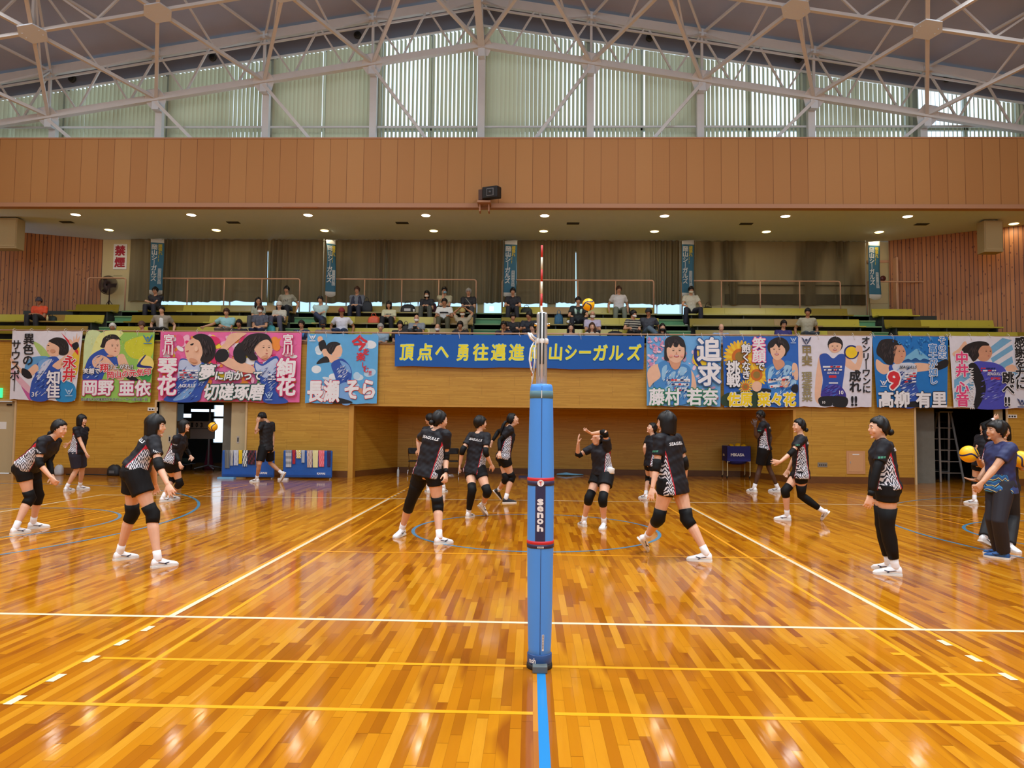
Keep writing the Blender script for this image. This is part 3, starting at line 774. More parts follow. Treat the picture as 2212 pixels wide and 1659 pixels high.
def ik(a, c, l1, l2, hint, pole):
    """middle joint of a two-bone limb whose picture is nearest the hint pixel"""
    ac = c-a; D = ac.length; k = 1.0
    if D > (l1+l2)*.995: k = D/((l1+l2)*.995)
    l1 *= k; l2 *= k; u = ac.normalized(); x = (l1*l1-l2*l2+D*D)/(2*D); h = math.sqrt(max(0, l1*l1-x*x))
    e = u.orthogonal().normalized(); f = u.cross(e); best = None
    for i in range(48):
        t = 2*PI*i/48; p = a+u*x+(e*math.cos(t)+f*math.sin(t))*h
        s = -8*(p-a-u*x).dot(pole)*3
        if hint: q = proj(p); s += math.hypot(q[0]-hint[0], q[1]-hint[1])*(1 if pole.length else 1)*2.0/ (1547/(p.y-CY)) * 60
        if best is None or s < best[0]: best = (s, p)
    return best[1]
def frame(fwd, up):
    fwd = V(fwd).normalized(); up = V(up); up = (up-fwd*up.dot(fwd)).normalized(); r = fwd.cross(up); return Matrix((r, fwd, up)).transposed()
def yawv(a, pitch=0):
    a = math.radians(a); p = math.radians(pitch); return V((math.cos(a)*math.cos(p), math.sin(a)*math.cos(p), math.sin(p)))

def head_pt(d, k=0.0):
    """head surface in the head frame (x right, y front, z up)"""
    x, y, z = d; p = [x*(.073+k), y*(.094+k), z*(.118+k)]
    if z < 0:
        q = -z; p[0] *= 1-.30*q**1.4
        p[1] *= (1-.42*q) if y < 0 else (1-.10*q*q)
        if y > 0: p[1] += .002*q
    return V(p)
def add_head(mb, C, M, n, s=1.0):
    vs = []; m = n//2+2
    for i in range(m+1):
        th = PI*i/m
        for j in range(n):
            a = 2*PI*j/n; vs.append(C+M@(head_pt((math.sin(th)*math.cos(a), math.sin(th)*math.sin(a), math.cos(th)))*s))
    mb.add(vs, [(i*n+j, (i+1)*n+j, (i+1)*n+(j+1)%n, i*n+(j+1)%n) for i in range(m) for j in range(n)], 0, True)
    L = lambda *q: C+M@(V(q)*s)
    mb.tube([L(0, .084, .020), L(0, .092, -.006), L(0, .0985, -.024), L(0, .088, -.036)], [.007*s, .009*s, .0125*s, .009*s], 8)
    mb.ball(L(0, .080, .030), (.045*s, .014*s, .012*s), 8, 0, M)
    mb.ball(L(0, .078, -.058), (.020*s, .009*s, .014*s), 8, 0, M); mb.ball(L(0, .066, -.098), (.024*s, .014*s, .015*s), 8, 0, M)
    for q in (-1, 1): mb.ball(L(q*.074, -.006, -.008), (.009*s, .017*s, .029*s), 8, 0, M); mb.ball(L(q*.040, .060, -.030), (.024*s, .02*s, .026*s), 8, 0, M)
def face_parts(par, C, M, s, look='', lo=False, mask=None, glasses=False):
    L = lambda *q: C+M@(V(q)*s)
    if not glasses or True:
        for q in (-1, 1):
            e = MB().ball(L(q*.031, .0815, .006), (.0145*s, .006*s, .0065*s), 8, 0, M).ball(L(q*.031, .0865, .006), (.0062*s, .0030*s, .0062*s), 8, 1, M)
            e.build('eye', [M_EYE, M_IRIS], par)
            MB().tube([L(q*.015, .0925, .022), L(q*.031, .0925, .028), L(q*.048, .080, .023)], [.0022*s, .0034*s, .002*s], 5).build('eyebrow', M_BROW, par)
    if not mask:
        MB().tube([L(-.021, .0780, -.060), L(-.010, .0865, -.0575), L(0, .0880, -.059), L(.010, .0865, -.0575), L(.021, .0780, -.060)], [.002*s, .0045*s, .0052*s, .0045*s, .002*s], 6).build('lips', M_LIP, par)
    else:
        vs = []; n = 10
        for i in range(5):
            for j in range(n+1):
                a = math.radians(-78+156*j/n); z = -.010-.095*i/4; rr = [.088, .112, .118, .108, .086][i]
                bulge = rr if abs(a) < .9 else rr*.93
                vs.append(L(math.sin(a)*min(.082, rr*.84), math.cos(a)*bulge*.93+.010*(1-abs(a)), z+.010*abs(a)*(i-1.5)))
        N = n+1
        fs = [(i*N+j, i*N+j+1, (i+1)*N+j+1, (i+1)*N+j) for i in range(4) for j in range(n)]
        m = MB().add(vs, fs, 0, True)
        for q in (-1, 1): m.tube([L(q*.078, .02, -.02), L(q*.081, -.012, .012)], .0018*s, 4)
        o = m.build('face_mask', mask, par); so = o.modifiers.new('s', 'SOLIDIFY'); so.thickness = .003
    if glasses:
        m = MB()
        for q in (-1, 1):
            m.tube([L(q*.033+.021*math.cos(a), .101, .004+.016*math.sin(a)) for a in [2*PI*i/12 for i in range(13)]], .0022*s, 5, caps=False)
            m.tube([L(q*.053, .101, .010), L(q*.077, .02, .010), L(q*.076, -.01, .006)], .0018*s, 5)
        m.tube([L(-.012, .103, .008), L(.012, .103, .008)], .002*s, 5); m.build('glasses', M_DARK, par)
def hair_mesh(mb, C, M, kind, n=28, s=1.0, seed=0):
    rr = random.Random(seed); m = n*3//4; vs = []
    for i in range(m+1):
        th = PI*i/m
        for j in range(n):
            a = 2*PI*j/n; x, y, z = math.sin(th)*math.cos(a), math.sin(th)*math.sin(a), math.cos(th)
            al = math.degrees(math.atan2(abs(x), y)) if (abs(x)+abs(y)) > 1e-6 else 180
            fr = max(0, min(1, (al-35)/70)); fr = fr*fr*(3-2*fr); top = max(0, z)
            t = .008+({'bald': .004, 'crop': .003, 'tied': .009}.get(kind, .014))*max(fr, top*.8)+(.004+.003*fr)*math.sin(a*7+th*4+seed)*(.3+.7*fr)
            if kind == 'bob': zl = .30+.06*math.sin(al*.35+seed) if al < 50 else (.30-(al-50)/14*1.4 if al < 64 else -2)
            elif kind in ('tied', 'long'): zl = .52-.10*(al/60)**2 if al < 56 else (.42-(al-56)/34*.62 if al < 90 else -.20-.5*(al-90)/90)
            elif kind == 'bald': zl = 2 if al < 70 else (.1 if al < 110 else .1); t *= .4; zl = 9 if (z > .45) else (zl if al < 75 else -.3)
            else: zl = .33+.05*math.sin(al*.3+seed)-.05*(al/60)**2 if al < 50 else (.30-(al-50)/28*.50 if al < 78 else -.20-.40*(al-78)/102)
            if kind == 'bald': on = al > 75 and -.35 < z < .45
            else: on = z > zl
            if kind == 'bob' and al >= 58 and z < .15:
                rho = math.hypot(x, y) or 1e-6; zz = max(z, -.80); cl = 1.0 if z > -.80 else max(.0, (1+z)/.2)
                p = V((x/rho*(.094+.004*math.sin(a*9))*cl, y/rho*(.110+.004*math.sin(a*11))*cl-.004, zz*.158 if zz > -.8 else -.126)); 
                if z > -.80: k2 = (1-(max(0, -z-.45))**2*.5); p.x *= k2; p.y *= k2
            elif on:
                p = head_pt((x, y, z), t); w_ = 1+(.10 if kind != 'bald' else 0)*math.sin(PI*max(0, min(1, z)))*(.5 if kind != 'short' else 1); p.x *= w_; p.y *= w_; p.z += .002
            else: p = head_pt((x, y, z))*.86
            vs.append(C+M@(p*s))
    mb.add(vs, [(i*n+j, (i+1)*n+j, (i+1)*n+(j+1)%n, i*n+(j+1)%n) for i in range(m) for j in range(n)], 0, True)
def add_hand(mb, w, h, nrm, side, s=1.0, curl=.35, spread=.0, segs=3, holdr=None):
    """palm with five separate fingers; h = direction of the hand, nrm = where the palm faces, side=+1 thumb on the h x nrm side"""
    h = V(h).normalized(); nrm = V(nrm); nrm = (nrm-h*nrm.dot(h)).normalized(); x = h.cross(nrm)*side
    P = lambda a, b, c: w+h*(a*s)+x*(b*s)+nrm*(c*s)
    mb.tube([P(-.01, 0, 0), P(.02, 0, 0), P(.055, .002, 0), P(.088, 0, 0)], [(.024*s, .018*s), (.031*s, .016*s), (.040*s, .015*s), (.037*s, .011*s)], 10, flat=nrm)
    for k, (b, L) in enumerate(((.029, .070), (.010, .080), (-.010, .075), (-.029, .058))):
        d = (h+x*((b/.03)*(.10+spread))).normalized(); q = P(.080, b, 0); pts = [q-d*.015*s]; c = 0; cc = curl*(1+.12*k)
        pts.append(q)
        for sg in range(3):
            c += cc*(.6 if sg == 0 else 1); q = q+(d*math.cos(c)+nrm*math.sin(c))*(L*s*(.42, .32, .26)[sg]); pts.append(q)
        mb.tube(pts, [.0092*s, .0094*s, .0086*s, .0080*s, .0062*s], 6)
    q = P(.022, .026, .004); d = (h*.72+x*.66+nrm*.30).normalized(); d2 = (h*.9+x*.30+nrm*.35).normalized()
    mb.tube([q, q+d*.036*s, q+d*.036*s+d2*.030*s, q+d*.036*s+d2*.052*s], [.014*s, .0115*s, .010*s, .0078*s], 6)
def shoe(par, heel, toe, ank, m_up, m_sole, s=1.0, mark=True, logo=M_MARK if False else None):
    fd = (toe-heel).normalized(); up = V((0, 0, 1)); up = ank-heel if abs(fd.z) > .5 else up; up = (up-fd*up.dot(fd)).normalized(); x = fd.cross(up); L = (toe-heel).length
    st = [(0.0, .024, .070), (.03, .033, .092), (.12, .039, .106), (.26, .040, .110), (.38, .041, .096), (.55, .045, .074), (.72, .050, .058), (.87, .046, .047), (.96, .032, .038), (1.0, .014, .026)]
    mb = MB(); n = 12; rings = []
    for u, w, h in st:
        c = heel+fd*(L*u)+up*(.010*s); rg = []
        for j in range(n):
            a = 2*PI*j/n; cx = math.cos(a); sz = math.sin(a); zz = (h*s-.010)*(.5+.5*sz); taper = 1-.45*max(0, sz)**1.5
            rg.append(c+x*(w*s*cx*taper*1.0)+up*zz)
        rings.append(rg)
    vs = [q for r in rings for q in r]
    mb.add(vs, [(i*n+j, i*n+(j+1)%n, (i+1)*n+(j+1)%n, (i+1)*n+j) for i in range(len(st)-1) for j in range(n)]+[tuple(range(n-1, -1, -1)), tuple((len(st)-1)*n+j for j in range(n))], 0, True)
    o = mb.build('shoe', m_up, par)
    sb = MB(); ol = []
    for q in (1, -1):
        for u, w, h in (st if q > 0 else st[::-1]): ol.append(heel+fd*(L*(u*1.02-.01))+x*(q*(w+.004)*s))
    sb.prism(ol[::-1], up*.021*s); so = sb.build('sole', m_sole, o)
    if mark:
        mk = MB()
        for q in (1, -1):
            P = lambda u, z, k: heel+fd*(L*u)+up*(z*s)+x*(q*k*s)
            for pl in ([(.18, .062, .0365), (.42, .046, .0425), (.44, .038, .0435), (.20, .053, .039)], [(.40, .044, .0430), (.62, .056, .0425), (.60, .046, .0450), (.43, .036, .0438)], [(.44, .044, .0432), (.54, .030, .0460), (.49, .028, .0455), (.42, .038, .0436)]):
                mk.prism([P(*p) for p in pl], x*(q*.0015))
        mk.build('side_mark', M_MARK, o)
    return o
def hook_world_tube(par, name, pts, rad, m, n=14):
    return MB().tube(pts, rad, n).build(name, m, par)

TORSO_F = [(-.20, .07, .07, 0), (-.12, .150, .105, -.01), (-.02, .170, .118, -.012), (.12, .158, .106, -.004), (.30, .128, .088, 0), (.45, .130, .092, .004), (.62, .145, .110, .012), (.76, .152, .108, .006), (.88, .140, .086, -.004), (.96, .085, .062, -.008), (1.02, .056, .054, -.004)]
TORSO_M = [(-.20, .07, .07, 0), (-.12, .142, .105, -.01), (-.02, .158, .116, -.008), (.12, .152, .110, 0), (.30, .145, .104, .004), (.45, .152, .108, .006), (.62, .168, .114, .008), (.76, .178, .112, .004), (.88, .165, .092, -.004), (.96, .095, .066, -.008), (1.02, .062, .060, -.004)]

def person(d):
    H = d.get('H', 1.72); s = H/1.70; male = d.get('male', 0); vox = d.get('vox', .0068); hi = vox < .01
    yb = d['y']; T = TORSO_M if male else TORSO_F; bf = d.get('fat', 1.0)
    P = d['P3'] if 'P3' in d else W(d['P'][0], d['P'][1], yb); N = d['N3'] if 'N3' in d else W(d['N'][0], d['N'][1], yb+d.get('Ndy', 0))
    f = yawv(d['yaw']); fp = yawv(d.get('pyaw', d['yaw'])); rt = V((f.y, -f.x, 0)); rtp = V((fp.y, -fp.x, 0))
    sp = (N-P); SL = sp.length; su = sp.normalized()
    hw = .175*s*(1.12 if male else 1.0)
    SH = {'R': P+sp*.885+rt*hw*.93+f*.0, 'L': P+sp*.885-rt*hw*.93}
    HP = {'R': P+rtp*.088*s, 'L': P-rtp*.088*s}
    C = d['C3'] if 'C3' in d else W(d['C'][0], d['C'][1], yb+d.get('Ndy', 0)+d.get('Cdy', 0))
    ly, lp = d['look']; M = frame(yawv(ly, lp), V((0, 0, 1)) if abs(lp) < 75 else su); hs = d.get('hs', 1.0)*min(1.06, max(.94, s))
    base = V((P.x, P.y, 0)) if 'z0' not in d else V((P.x, P.y, d['z0']))
    root = empty('person', base, d['label'], 'person', d.get('group'))
    body = MB(); nr = 16 if hi else 10
    # torso
    def ring_pts(T, k=0.0, lo=-9, hi_=9, sc=1.0):
        out = []
        for t, a, b, o in T:
            if lo <= t <= hi_:
                q = P+sp*t; r = rt if t > .4 else rtp.lerp(rt, max(0, t/.4)); r = (r-su*r.dot(su)).normalized(); fr = su.cross(r)
                if fr.dot(f) < 0: fr = -fr
                out.append((q+fr*o*s, r, fr, (a*sc*bf*s+k), (b*sc*bf*s+k), t))
        return out
    def torso(mb, R, nn):
        k = len(R); vs = []
        for c, r, fr, a, b, t in R:
            for j in range(nn):
                an = 2*PI*j/nn; ca = math.cos(an); sa = math.sin(an); e = .85
                vs.append(c+r*(a*math.copysign(abs(ca)**e, ca))+fr*(b*math.copysign(abs(sa)**e, sa)))
        mb.add(vs, [(i*nn+j, i*nn+(j+1)%nn, (i+1)*nn+(j+1)%nn, (i+1)*nn+j) for i in range(k-1) for j in range(nn)]+[tuple(range(nn-1, -1, -1)), tuple((k-1)*nn+j for j in range(nn))], 0, True)
    torso(body, ring_pts(T), nr)
    nb = C+M@V((0, -.022, -.075))*hs
    body.tube([P+sp*.90, N, N.lerp(nb, .5), nb, nb.lerp(C, .4)], [.060*s, .056*s*(1.15 if male else 1), .049*s*(1.15 if male else 1), .050*s, .05*s], 10)
    for q in 'RL': body.tube([P+sp*.97, SH[q].lerp(P+sp*.93, .45), SH[q]], [.050*s, .050*s, .050*s*(1.12 if male else 1)], 8)
    for q in 'RL': body.ball(SH[q], .048*s, 8)
    add_head(body, C, M, 24 if hi else 16, hs)
    AL, FL, TL, KL = .290*s, .250*s, .420*s, .415*s
    J = {}
    am = 1.15 if male else 1.0
    for q in 'RL':
        el, wr, wdy = d[q][:3]; a = SH[q]; wd = d.get(q+'w3') or W(wr[0], wr[1], yb+wdy)
        if (wd-a).length > (AL+FL)*1.02: wd = a+(wd-a).normalized()*(AL+FL)*1.0
        sd = rt if q == 'R' else -rt
        e = ik(a, wd, AL, FL, el, (-f*.6+sd*.5-V((0, 0, .4)))*(.12 if el else 1)); J[q] = (a, e, wd)
        body.tube([a, a.lerp(e, .3), a.lerp(e, .7), e, e.lerp(wd, .25), e.lerp(wd, .65), wd], [r*s*am for r in (.050, .046, .040, .036, .0385, .031, .0235)], 10)
        hd = d.get(q+'h'); hd = V(hd) if hd else (wd-e).normalized()
        pn = d.get(q+'n'); pn = V(pn) if pn else (-sd*.8+f*.2)
        side = -1 if q == 'R' else 1
        if hi: add_hand(body, wd, hd, pn, side, s*am*.98, d.get(q+'c', .38), d.get('spread', .12))
        else: add_hand(body, wd, hd, pn, side, s*1.1, .5, .1)
    G_ = {}
    for q in 'RL':
        if q+'k3' in d: kn, an, toe, heel = d[q+'k3'], d[q+'a3'], d[q+'t3'], d[q+'b3']; a = HP[q]
        else:
            kn, tp, hpx, ddy = d[q+'L'][:4]; sg = d[q+'L'][4] if len(d[q+'L']) > 4 else 1; lift = d[q+'L'][5] if len(d[q+'L']) > 5 else 0
            heel = W(hpx[0], hpx[1], yb+ddy); toe = reach(heel, tp[0], tp[1], .272*s, sg)
            if not lift: heel.z = 0.0; toe.z = 0.0
            else:
                m_ = min(heel.z, toe.z); 
                if lift == 1: heel.z -= m_; toe.z -= m_
            toe = heel+(toe-heel).normalized()*.272*s
            if toe.z < 0: toe.z = 0
            fd = (toe-heel).normalized(); a = HP[q]
            up = V((0, 0, 1)) if abs(fd.z) < .5 else (a-heel).normalized(); up = (up-fd*up.dot(fd)).normalized()
            an = heel+fd*.062*s+up*.092*s
            kn = ik(a, an, TL, KL, kn, fp*.10)
        G_[q] = (a, kn, an, toe, heel); lm = d.get('leg', 1.0)*(1.0 if not male else .95)
        body.tube([a+V((0, 0, .03*s)), a.lerp(kn, .18), a.lerp(kn, .5), a.lerp(kn, .85), kn, kn.lerp(an, .12), kn.lerp(an, .32), kn.lerp(an, .62), an.lerp(kn, .12), an-(an-kn).normalized()*(-.03*s)],
                  [r*s*lm for r in (.088, .092, .080, .060, .056, .052, .058, .045, .035, .036)], 12)
        hl = (toe-heel).normalized(); body.tube([heel+hl*.03*s+V((0, 0, .03*s)), an.lerp(heel, .5), heel+hl*.2*s+V((0, 0, .025*s))], [.026*s, .03*s, .022*s], 6)
    for q in 'RL':
        c = HP[q].lerp(P, .15)-fp*.035*s-su*.02*s; body.ball(c, (.098*s, .090*s, .098*s), 10)
    me = fuse(body, vox, 2 if hi else 1, .4); bo = put(me, 'body', SK[d.get('skin', 'l')], root)
    # face and hair
    face_parts(root, C, M, hs, mask=d.get('mask'), glasses=d.get('glasses', False))
    hk = d.get('hair', 'short'); hm = HAIR[d.get('hc', 'k')]
    L = lambda *v: C+M@(V(v)*hs)
    if hk != 'none':
        hb = MB(); hair_mesh(hb, C, M, {'bun': 'tied', 'pony': 'tied', 'low': 'tied'}.get(hk, hk), 32 if hi else 28, hs, d.get('seed', 1))
        if hk == 'bun': hb.ball(L(0, -.122, d.get('bz', .0)), .036*hs, 12, 0, M); hb.tube([L(0, -.08, .0), L(0, -.12, d.get('bz', 0))], .025*hs, 8)
        if hk == 'pony':
            b = L(0, -.10, .02); dn = V(d.get('pdir', (0, 0, -1))); bk = -(M@V((0, 1, 0)))
            hb.tube([b, b+bk*.05, b+bk*.07+dn*.06, b+bk*.06+dn*.16, b+bk*.04+dn*.26, b+bk*.035+dn*.31], [.022, .030, .036, .034, .022, .006], 10)
        if hk == 'low':
            b = L(0, -.088, -.04); bk = -(M@V((0, 1, 0))); hb.tube([b, b+bk*.04+V((0, 0, -.03)), b+bk*.06+V((0, 0, -.10)), b+bk*.05+V((0, 0, -.17))], [.024, .030, .026, .006], 10)
        if hk == 'long':
            for q in (-1, 1): hb.tube([L(q*.062, -.02, .03), L(q*.084, -.01, -.06), L(q*.085, .0, -.16), L(q*.07, .02, -.24)], [.028, .034, .032, .01], 8)
            hb.tube([L(0, -.09, .02), L(0, -.105, -.10), L(0, -.095, -.22)], [(.07, .03), (.085, .03), (.07, .02)], 10, flat=M@V((0, 1, 0)))
        hb.build('hair', hm, root)
    if d.get('cap'):
        cm = d['cap']; cb = MB(); n = 20; vs = []
        for i in range(8):
            th = (PI*.52)*i/7
            for j in range(n):
                a = 2*PI*j/n; p = head_pt((math.sin(th)*math.cos(a), math.sin(th)*math.sin(a), math.cos(th)), .024); p.z = p.z*.9+.022; vs.append(L(*p))
        cb.add(vs, [(i*n+j, (i+1)*n+j, (i+1)*n+(j+1)%n, i*n+(j+1)%n) for i in range(7) for j in range(n)], 0, True)
        if d.get('brim', 1): cb.tube([L(-.062, .095, .022), L(-.04, .145, .012), L(0, .168, .010), L(.04, .145, .012), L(.062, .095, .022)], [(.006, .006)]*5, 6); cb.prism([L(-.07, .08, .026), L(-.062, .12, .02), L(-.035, .158, .014), L(0, .170, .012), L(.035, .158, .014), L(.062, .12, .02), L(.07, .08, .026)], (M@V((0, 0, 1)))*.006)
        cb.build('cap', cm, root)
    # shirt
    sm = d.get('shirt', M_JER); hem = d.get('hem', -.16); kk = .020*s
    TS = [(t, max(a, .150 if t < .7 else a), max(b, .108 if t < .7 else b), o) for t, a, b, o in T if t > -.05 and t < .93]
    TS = [(hem, .178 if not male else .172, .128, -.006), (hem+.1, .178 if not male else .170, .126, -.006)]+[q for q in TS if q[0] > hem+.14]+[(.965, .088, .072, -.008)]
    sb = MB(); R = ring_pts(TS, kk); torso(sb, R, 20 if hi else 12)
    sl = d.get('sleeve', .60); slv = sl if isinstance(sl, (tuple, list)) else (sl, sl)
    for q, k in zip('RL', slv):
        a, e, w = J[q]
        sb.tube([P+sp*.955, SH[q].lerp(P+sp*.945, .38), a+V((0, 0, .006))], [.062*s, .0665*s, .070*s*am], 10)
        if k <= 1: sb.tube([a+(a-e).normalized()*.02, a.lerp(e, k*.5), a.lerp(e, k)], [.070*s*am, .066*s*am, .064*s*am], 12)
        else: sb.tube([a+(a-e).normalized()*.02, a.lerp(e, .5), e, e.lerp(w, .4), e.lerp(w, min(.95, k-1))], [.062*s*am, .054*s*am, .047*s*am, .044*s*am, .036*s*am], 12)
    for q in 'RL': sb.ball(J[q][0]+V((0, 0, .004)), .071*s*am, 10)
    me = fuse(sb, .010 if hi else .017, 2, .5)
    rr = random.Random(d.get('seed', 1)); ph = [rr.uniform(0, 6) for _ in range(6)]
    for v in me.vertices:
        c = v.co; w_ = math.sin(c.z*38+c.x*22+ph[0])*math.sin(c.x*31-c.z*17+c.y*19+ph[1])+.6*math.sin(c.z*71+c.y*40+ph[2])*math.sin(c.x*55+ph[3])
        v.co = c+v.normal*(.0042*w_)
    if sm is M_JER:
        at = me.attributes.new('panel', 'FLOAT_VECTOR', 'POINT'); dat = []
        A0, B0 = J['R'], J['L']
        for v in me.vertices:
            q = v.co-P; t = q.dot(su)/SL; q2 = q-su*q.dot(su); x = q2.dot(rt); y = q2.dot(f)
            an = math.degrees(math.atan2(y, abs(x)+1e-6)); lim = 13+25*max(0, min(1, (.80-t)/.9)); cen = -2
            dd = lim-abs(an-cen); rd = (lim+3.5)-abs(an-cen-0)
            if t > .80 or abs(x) > .235*s: dd = -5; rd = -5
            elif t > .40 and abs(x) > .10*s and min(((v.co-a2).length if u_ < 0 else ((v.co-a2)-(e2-a2)*min(u_, 1)).length) for a2, e2 in ((A0[0], A0[1]), (B0[0], B0[1])) for u_ in [(v.co-a2).dot(e2-a2)/(e2-a2).length_squared]) < .078*s: dd = -5; rd = -5
            else: dd = min(dd, (.76-t)*90+abs(an)*-.6); rd = min(rd, (.80-t)*90)
            if an > cen+lim*.4: rd = min(rd, dd+1.5)
            dat += [dd*.1, rd*.1, t]
        at.data.foreach_set('vector', dat)
    so = put(me, 'shirt', sm, root)
    # shorts or trousers
    pk = d.get('pants', ('shorts', .42, M_SHORT)); kind, fr_, pm = pk
    pb = MB(); TP = [(-.16, .10, .09, 0), (-.09, .158, .112, -.008), (0, .174, .122, -.010), (.10, .166, .112, -.004), (.20, .150, .102, 0)]
    torso(pb, ring_pts(TP, .010*s), 16 if hi else 12)
    lo_ = .022 if kind == 'loose' else (.030 if kind == 'trousers' else .010)
    for q in 'RL':
        a, kn, an, toe, heel = G_[q]; lm = d.get('leg', 1.0)
        fr2 = fr_ if not isinstance(fr_, tuple) else fr_[0 if q == 'R' else 1]
        c = HP[q].lerp(P, .15)-fp*.035*s-su*.02*s; pb.ball(c, (.110*s, .100*s, .108*s), 10)
        if kind == 'trousers':
            pb.tube([a+V((0, 0, .03)), a.lerp(kn, .2), a.lerp(kn, .6), kn, kn.lerp(an, .4), kn.lerp(an, .8), kn.lerp(an, 1.02)], [r*s for r in (.104, .108, .094, .082, .080, .074, .072)], 12)
        else:
            pb.tube([a+V((0, 0, .03)), a.lerp(kn, min(.18, fr2*.5)), a.lerp(kn, fr2*.7), a.lerp(kn, fr2)], [(.098*lm+lo_)*s, (.101*lm+lo_)*s, ((.094 if fr2 < .6 else .086)*lm+lo_)*s, ((.090 if fr2 < .6 else .076)*lm+lo_*1.2)*s], 14)
    put(fuse(pb, .011 if hi else .018, 2, .5), 'trousers' if kind == 'trousers' else 'shorts', pm, root)
    # pads, sleeves, socks, shoes
    for q in 'RL':
        a, kn, an, toe, heel = G_[q]; lm = d.get('leg', 1.0); k = d.get(q+'p', '')
        ku = (kn-a).normalized(); kd = (an-kn).normalized(); fo = (ku-kd); fo = fo.normalized() if fo.length > .05 else fp
        if 'k' in k: hook_world_tube(root, 'knee_pad', [kn-ku*.10*s, kn-ku*.04*s+fo*.006, kn+fo*.016*s, kn+kd*.05*s+fo*.010*s, kn+kd*.10*s], [r*s*lm for r in (.073, .071, .074, .070, .064)], M_TIGHT)
        if 't' in k: hook_world_tube(root, 'leg_sleeve', [a.lerp(kn, .30), a.lerp(kn, .6), a.lerp(kn, .85), kn+fo*.008, kn.lerp(an, .14), kn.lerp(an, .30)], [r*s*lm for r in (.097, .085, .071, .070, .067, .066)], M_TIGHT)
        if 'T' in k: hook_world_tube(root, 'leg_sleeve', [a.lerp(kn, .52), a.lerp(kn, .85), kn, kn.lerp(an, .14), kn.lerp(an, .34), kn.lerp(an, .6), kn.lerp(an, .80)], [r*s*lm for r in (.090, .072, .069, .065, .067, .056, .047)], M_TIGHT)
        if 'S' in k: hook_world_tube(root, 'shin_sleeve', [kn-ku*.10*s, kn+fo*.012, kn+kd*.08*s, kn.lerp(an, .34), kn.lerp(an, .62), kn.lerp(an, .86)], [r*s*lm for r in (.070, .072, .066, .066, .053, .044)], M_TIGHT)
        if kind != 'trousers' or hi:
            if d.get('sock', 1): hook_world_tube(root, 'sock', [an-(an-kn).normalized()*.085*s, an-(an-kn).normalized()*.03*s, an, an.lerp(heel, .45)+(toe-heel).normalized()*.02], [.0425*s, .041*s, .043*s, .036*s], d.get('sockm', M_SOCK))
        shoe(root, heel, toe, an, d.get('shoem', M_SHOE), d.get('solem', M_SOLE), s, hi)
        ka = d.get(q+'s', ''); a2, e, w = J[q]; u1 = (e-a2).normalized(); u2 = (w-e).normalized()
        if 'e' in ka: hook_world_tube(root, 'elbow_pad', [e-u1*.075*s, e-u1*.02*s, e+u2*.025*s, e+u2*.07*s], [r*s for r in (.049, .050, .048, .043)], M_TIGHT)
        if 'a' in ka: hook_world_tube(root, 'arm_sleeve', [a2.lerp(e, .45), a2.lerp(e, .8), e, e.lerp(w, .25), e.lerp(w, .6), e.lerp(w, .92)], [r*s for r in (.050, .046, .042, .044, .036, .030)], M_TIGHT)
        if 'w' in ka: hook_world_tube(root, 'wristband', [w-u2*.06*s, w-u2*.005*s], [.033*s, .030*s], d.get('bandm', M_TIGHT))
    bvh = None
    if d.get('text'):
        dg = bpy.context.evaluated_depsgraph_get(); bvh = BVHTree.FromPolygons([v.co[:] for v in so.data.vertices], [p.vertices[:] for p in so.data.polygons])
        for (body_, t, side, size, m, wd, xo) in d['text']:
            tm = MB(); nrm = -f if side == 'back' else (f if side == 'front' else (rt if side == 'R' else -rt))
            nrm = (nrm-su*nrm.dot(su)).normalized(); ri = su.cross(nrm) if True else rt
            c0 = P+sp*t+ri*xo
            if side in 'RL' and side in J: a2, e, w = J[side]; c0 = a2.lerp(e, t)
            tm.text(body_, c0-ri*0, ri, su, size, 0, .018, fit=wd, shear=.22); 
            fitw = wd; tm.v = [tuple(V(v)-ri*(fitw/2)) for v in tm.v]
            # lay the letters on the cloth
            out = []
            for v in tm.v:
                o_ = V(v)+nrm*.35; hit = bvh.ray_cast(o_, -nrm)
                out.append(tuple((hit[0]+nrm*.006) if hit[0] is not None else V(v)+nrm*.13))
            tm.v = out; tm.build('print', m, so)
    d['_J'] = J; d['_G'] = G_; d['_root'] = root; d['_C'] = (C, M)
    return root
SEA = [('SEAGULLS', .765, 'back', .052, M_INKW, .26, 0)]
M_PATCH = mat('green_patch', (60, 130, 104), .6)
VR = [('VICT', .44, 'R', .026, M_INKW, .09, 0)]; GL = [('■■■', .46, 'L', .030, M_PATCH, .075, 0)]
_n = 'black volleyball practice shirt with white camouflage side panels'
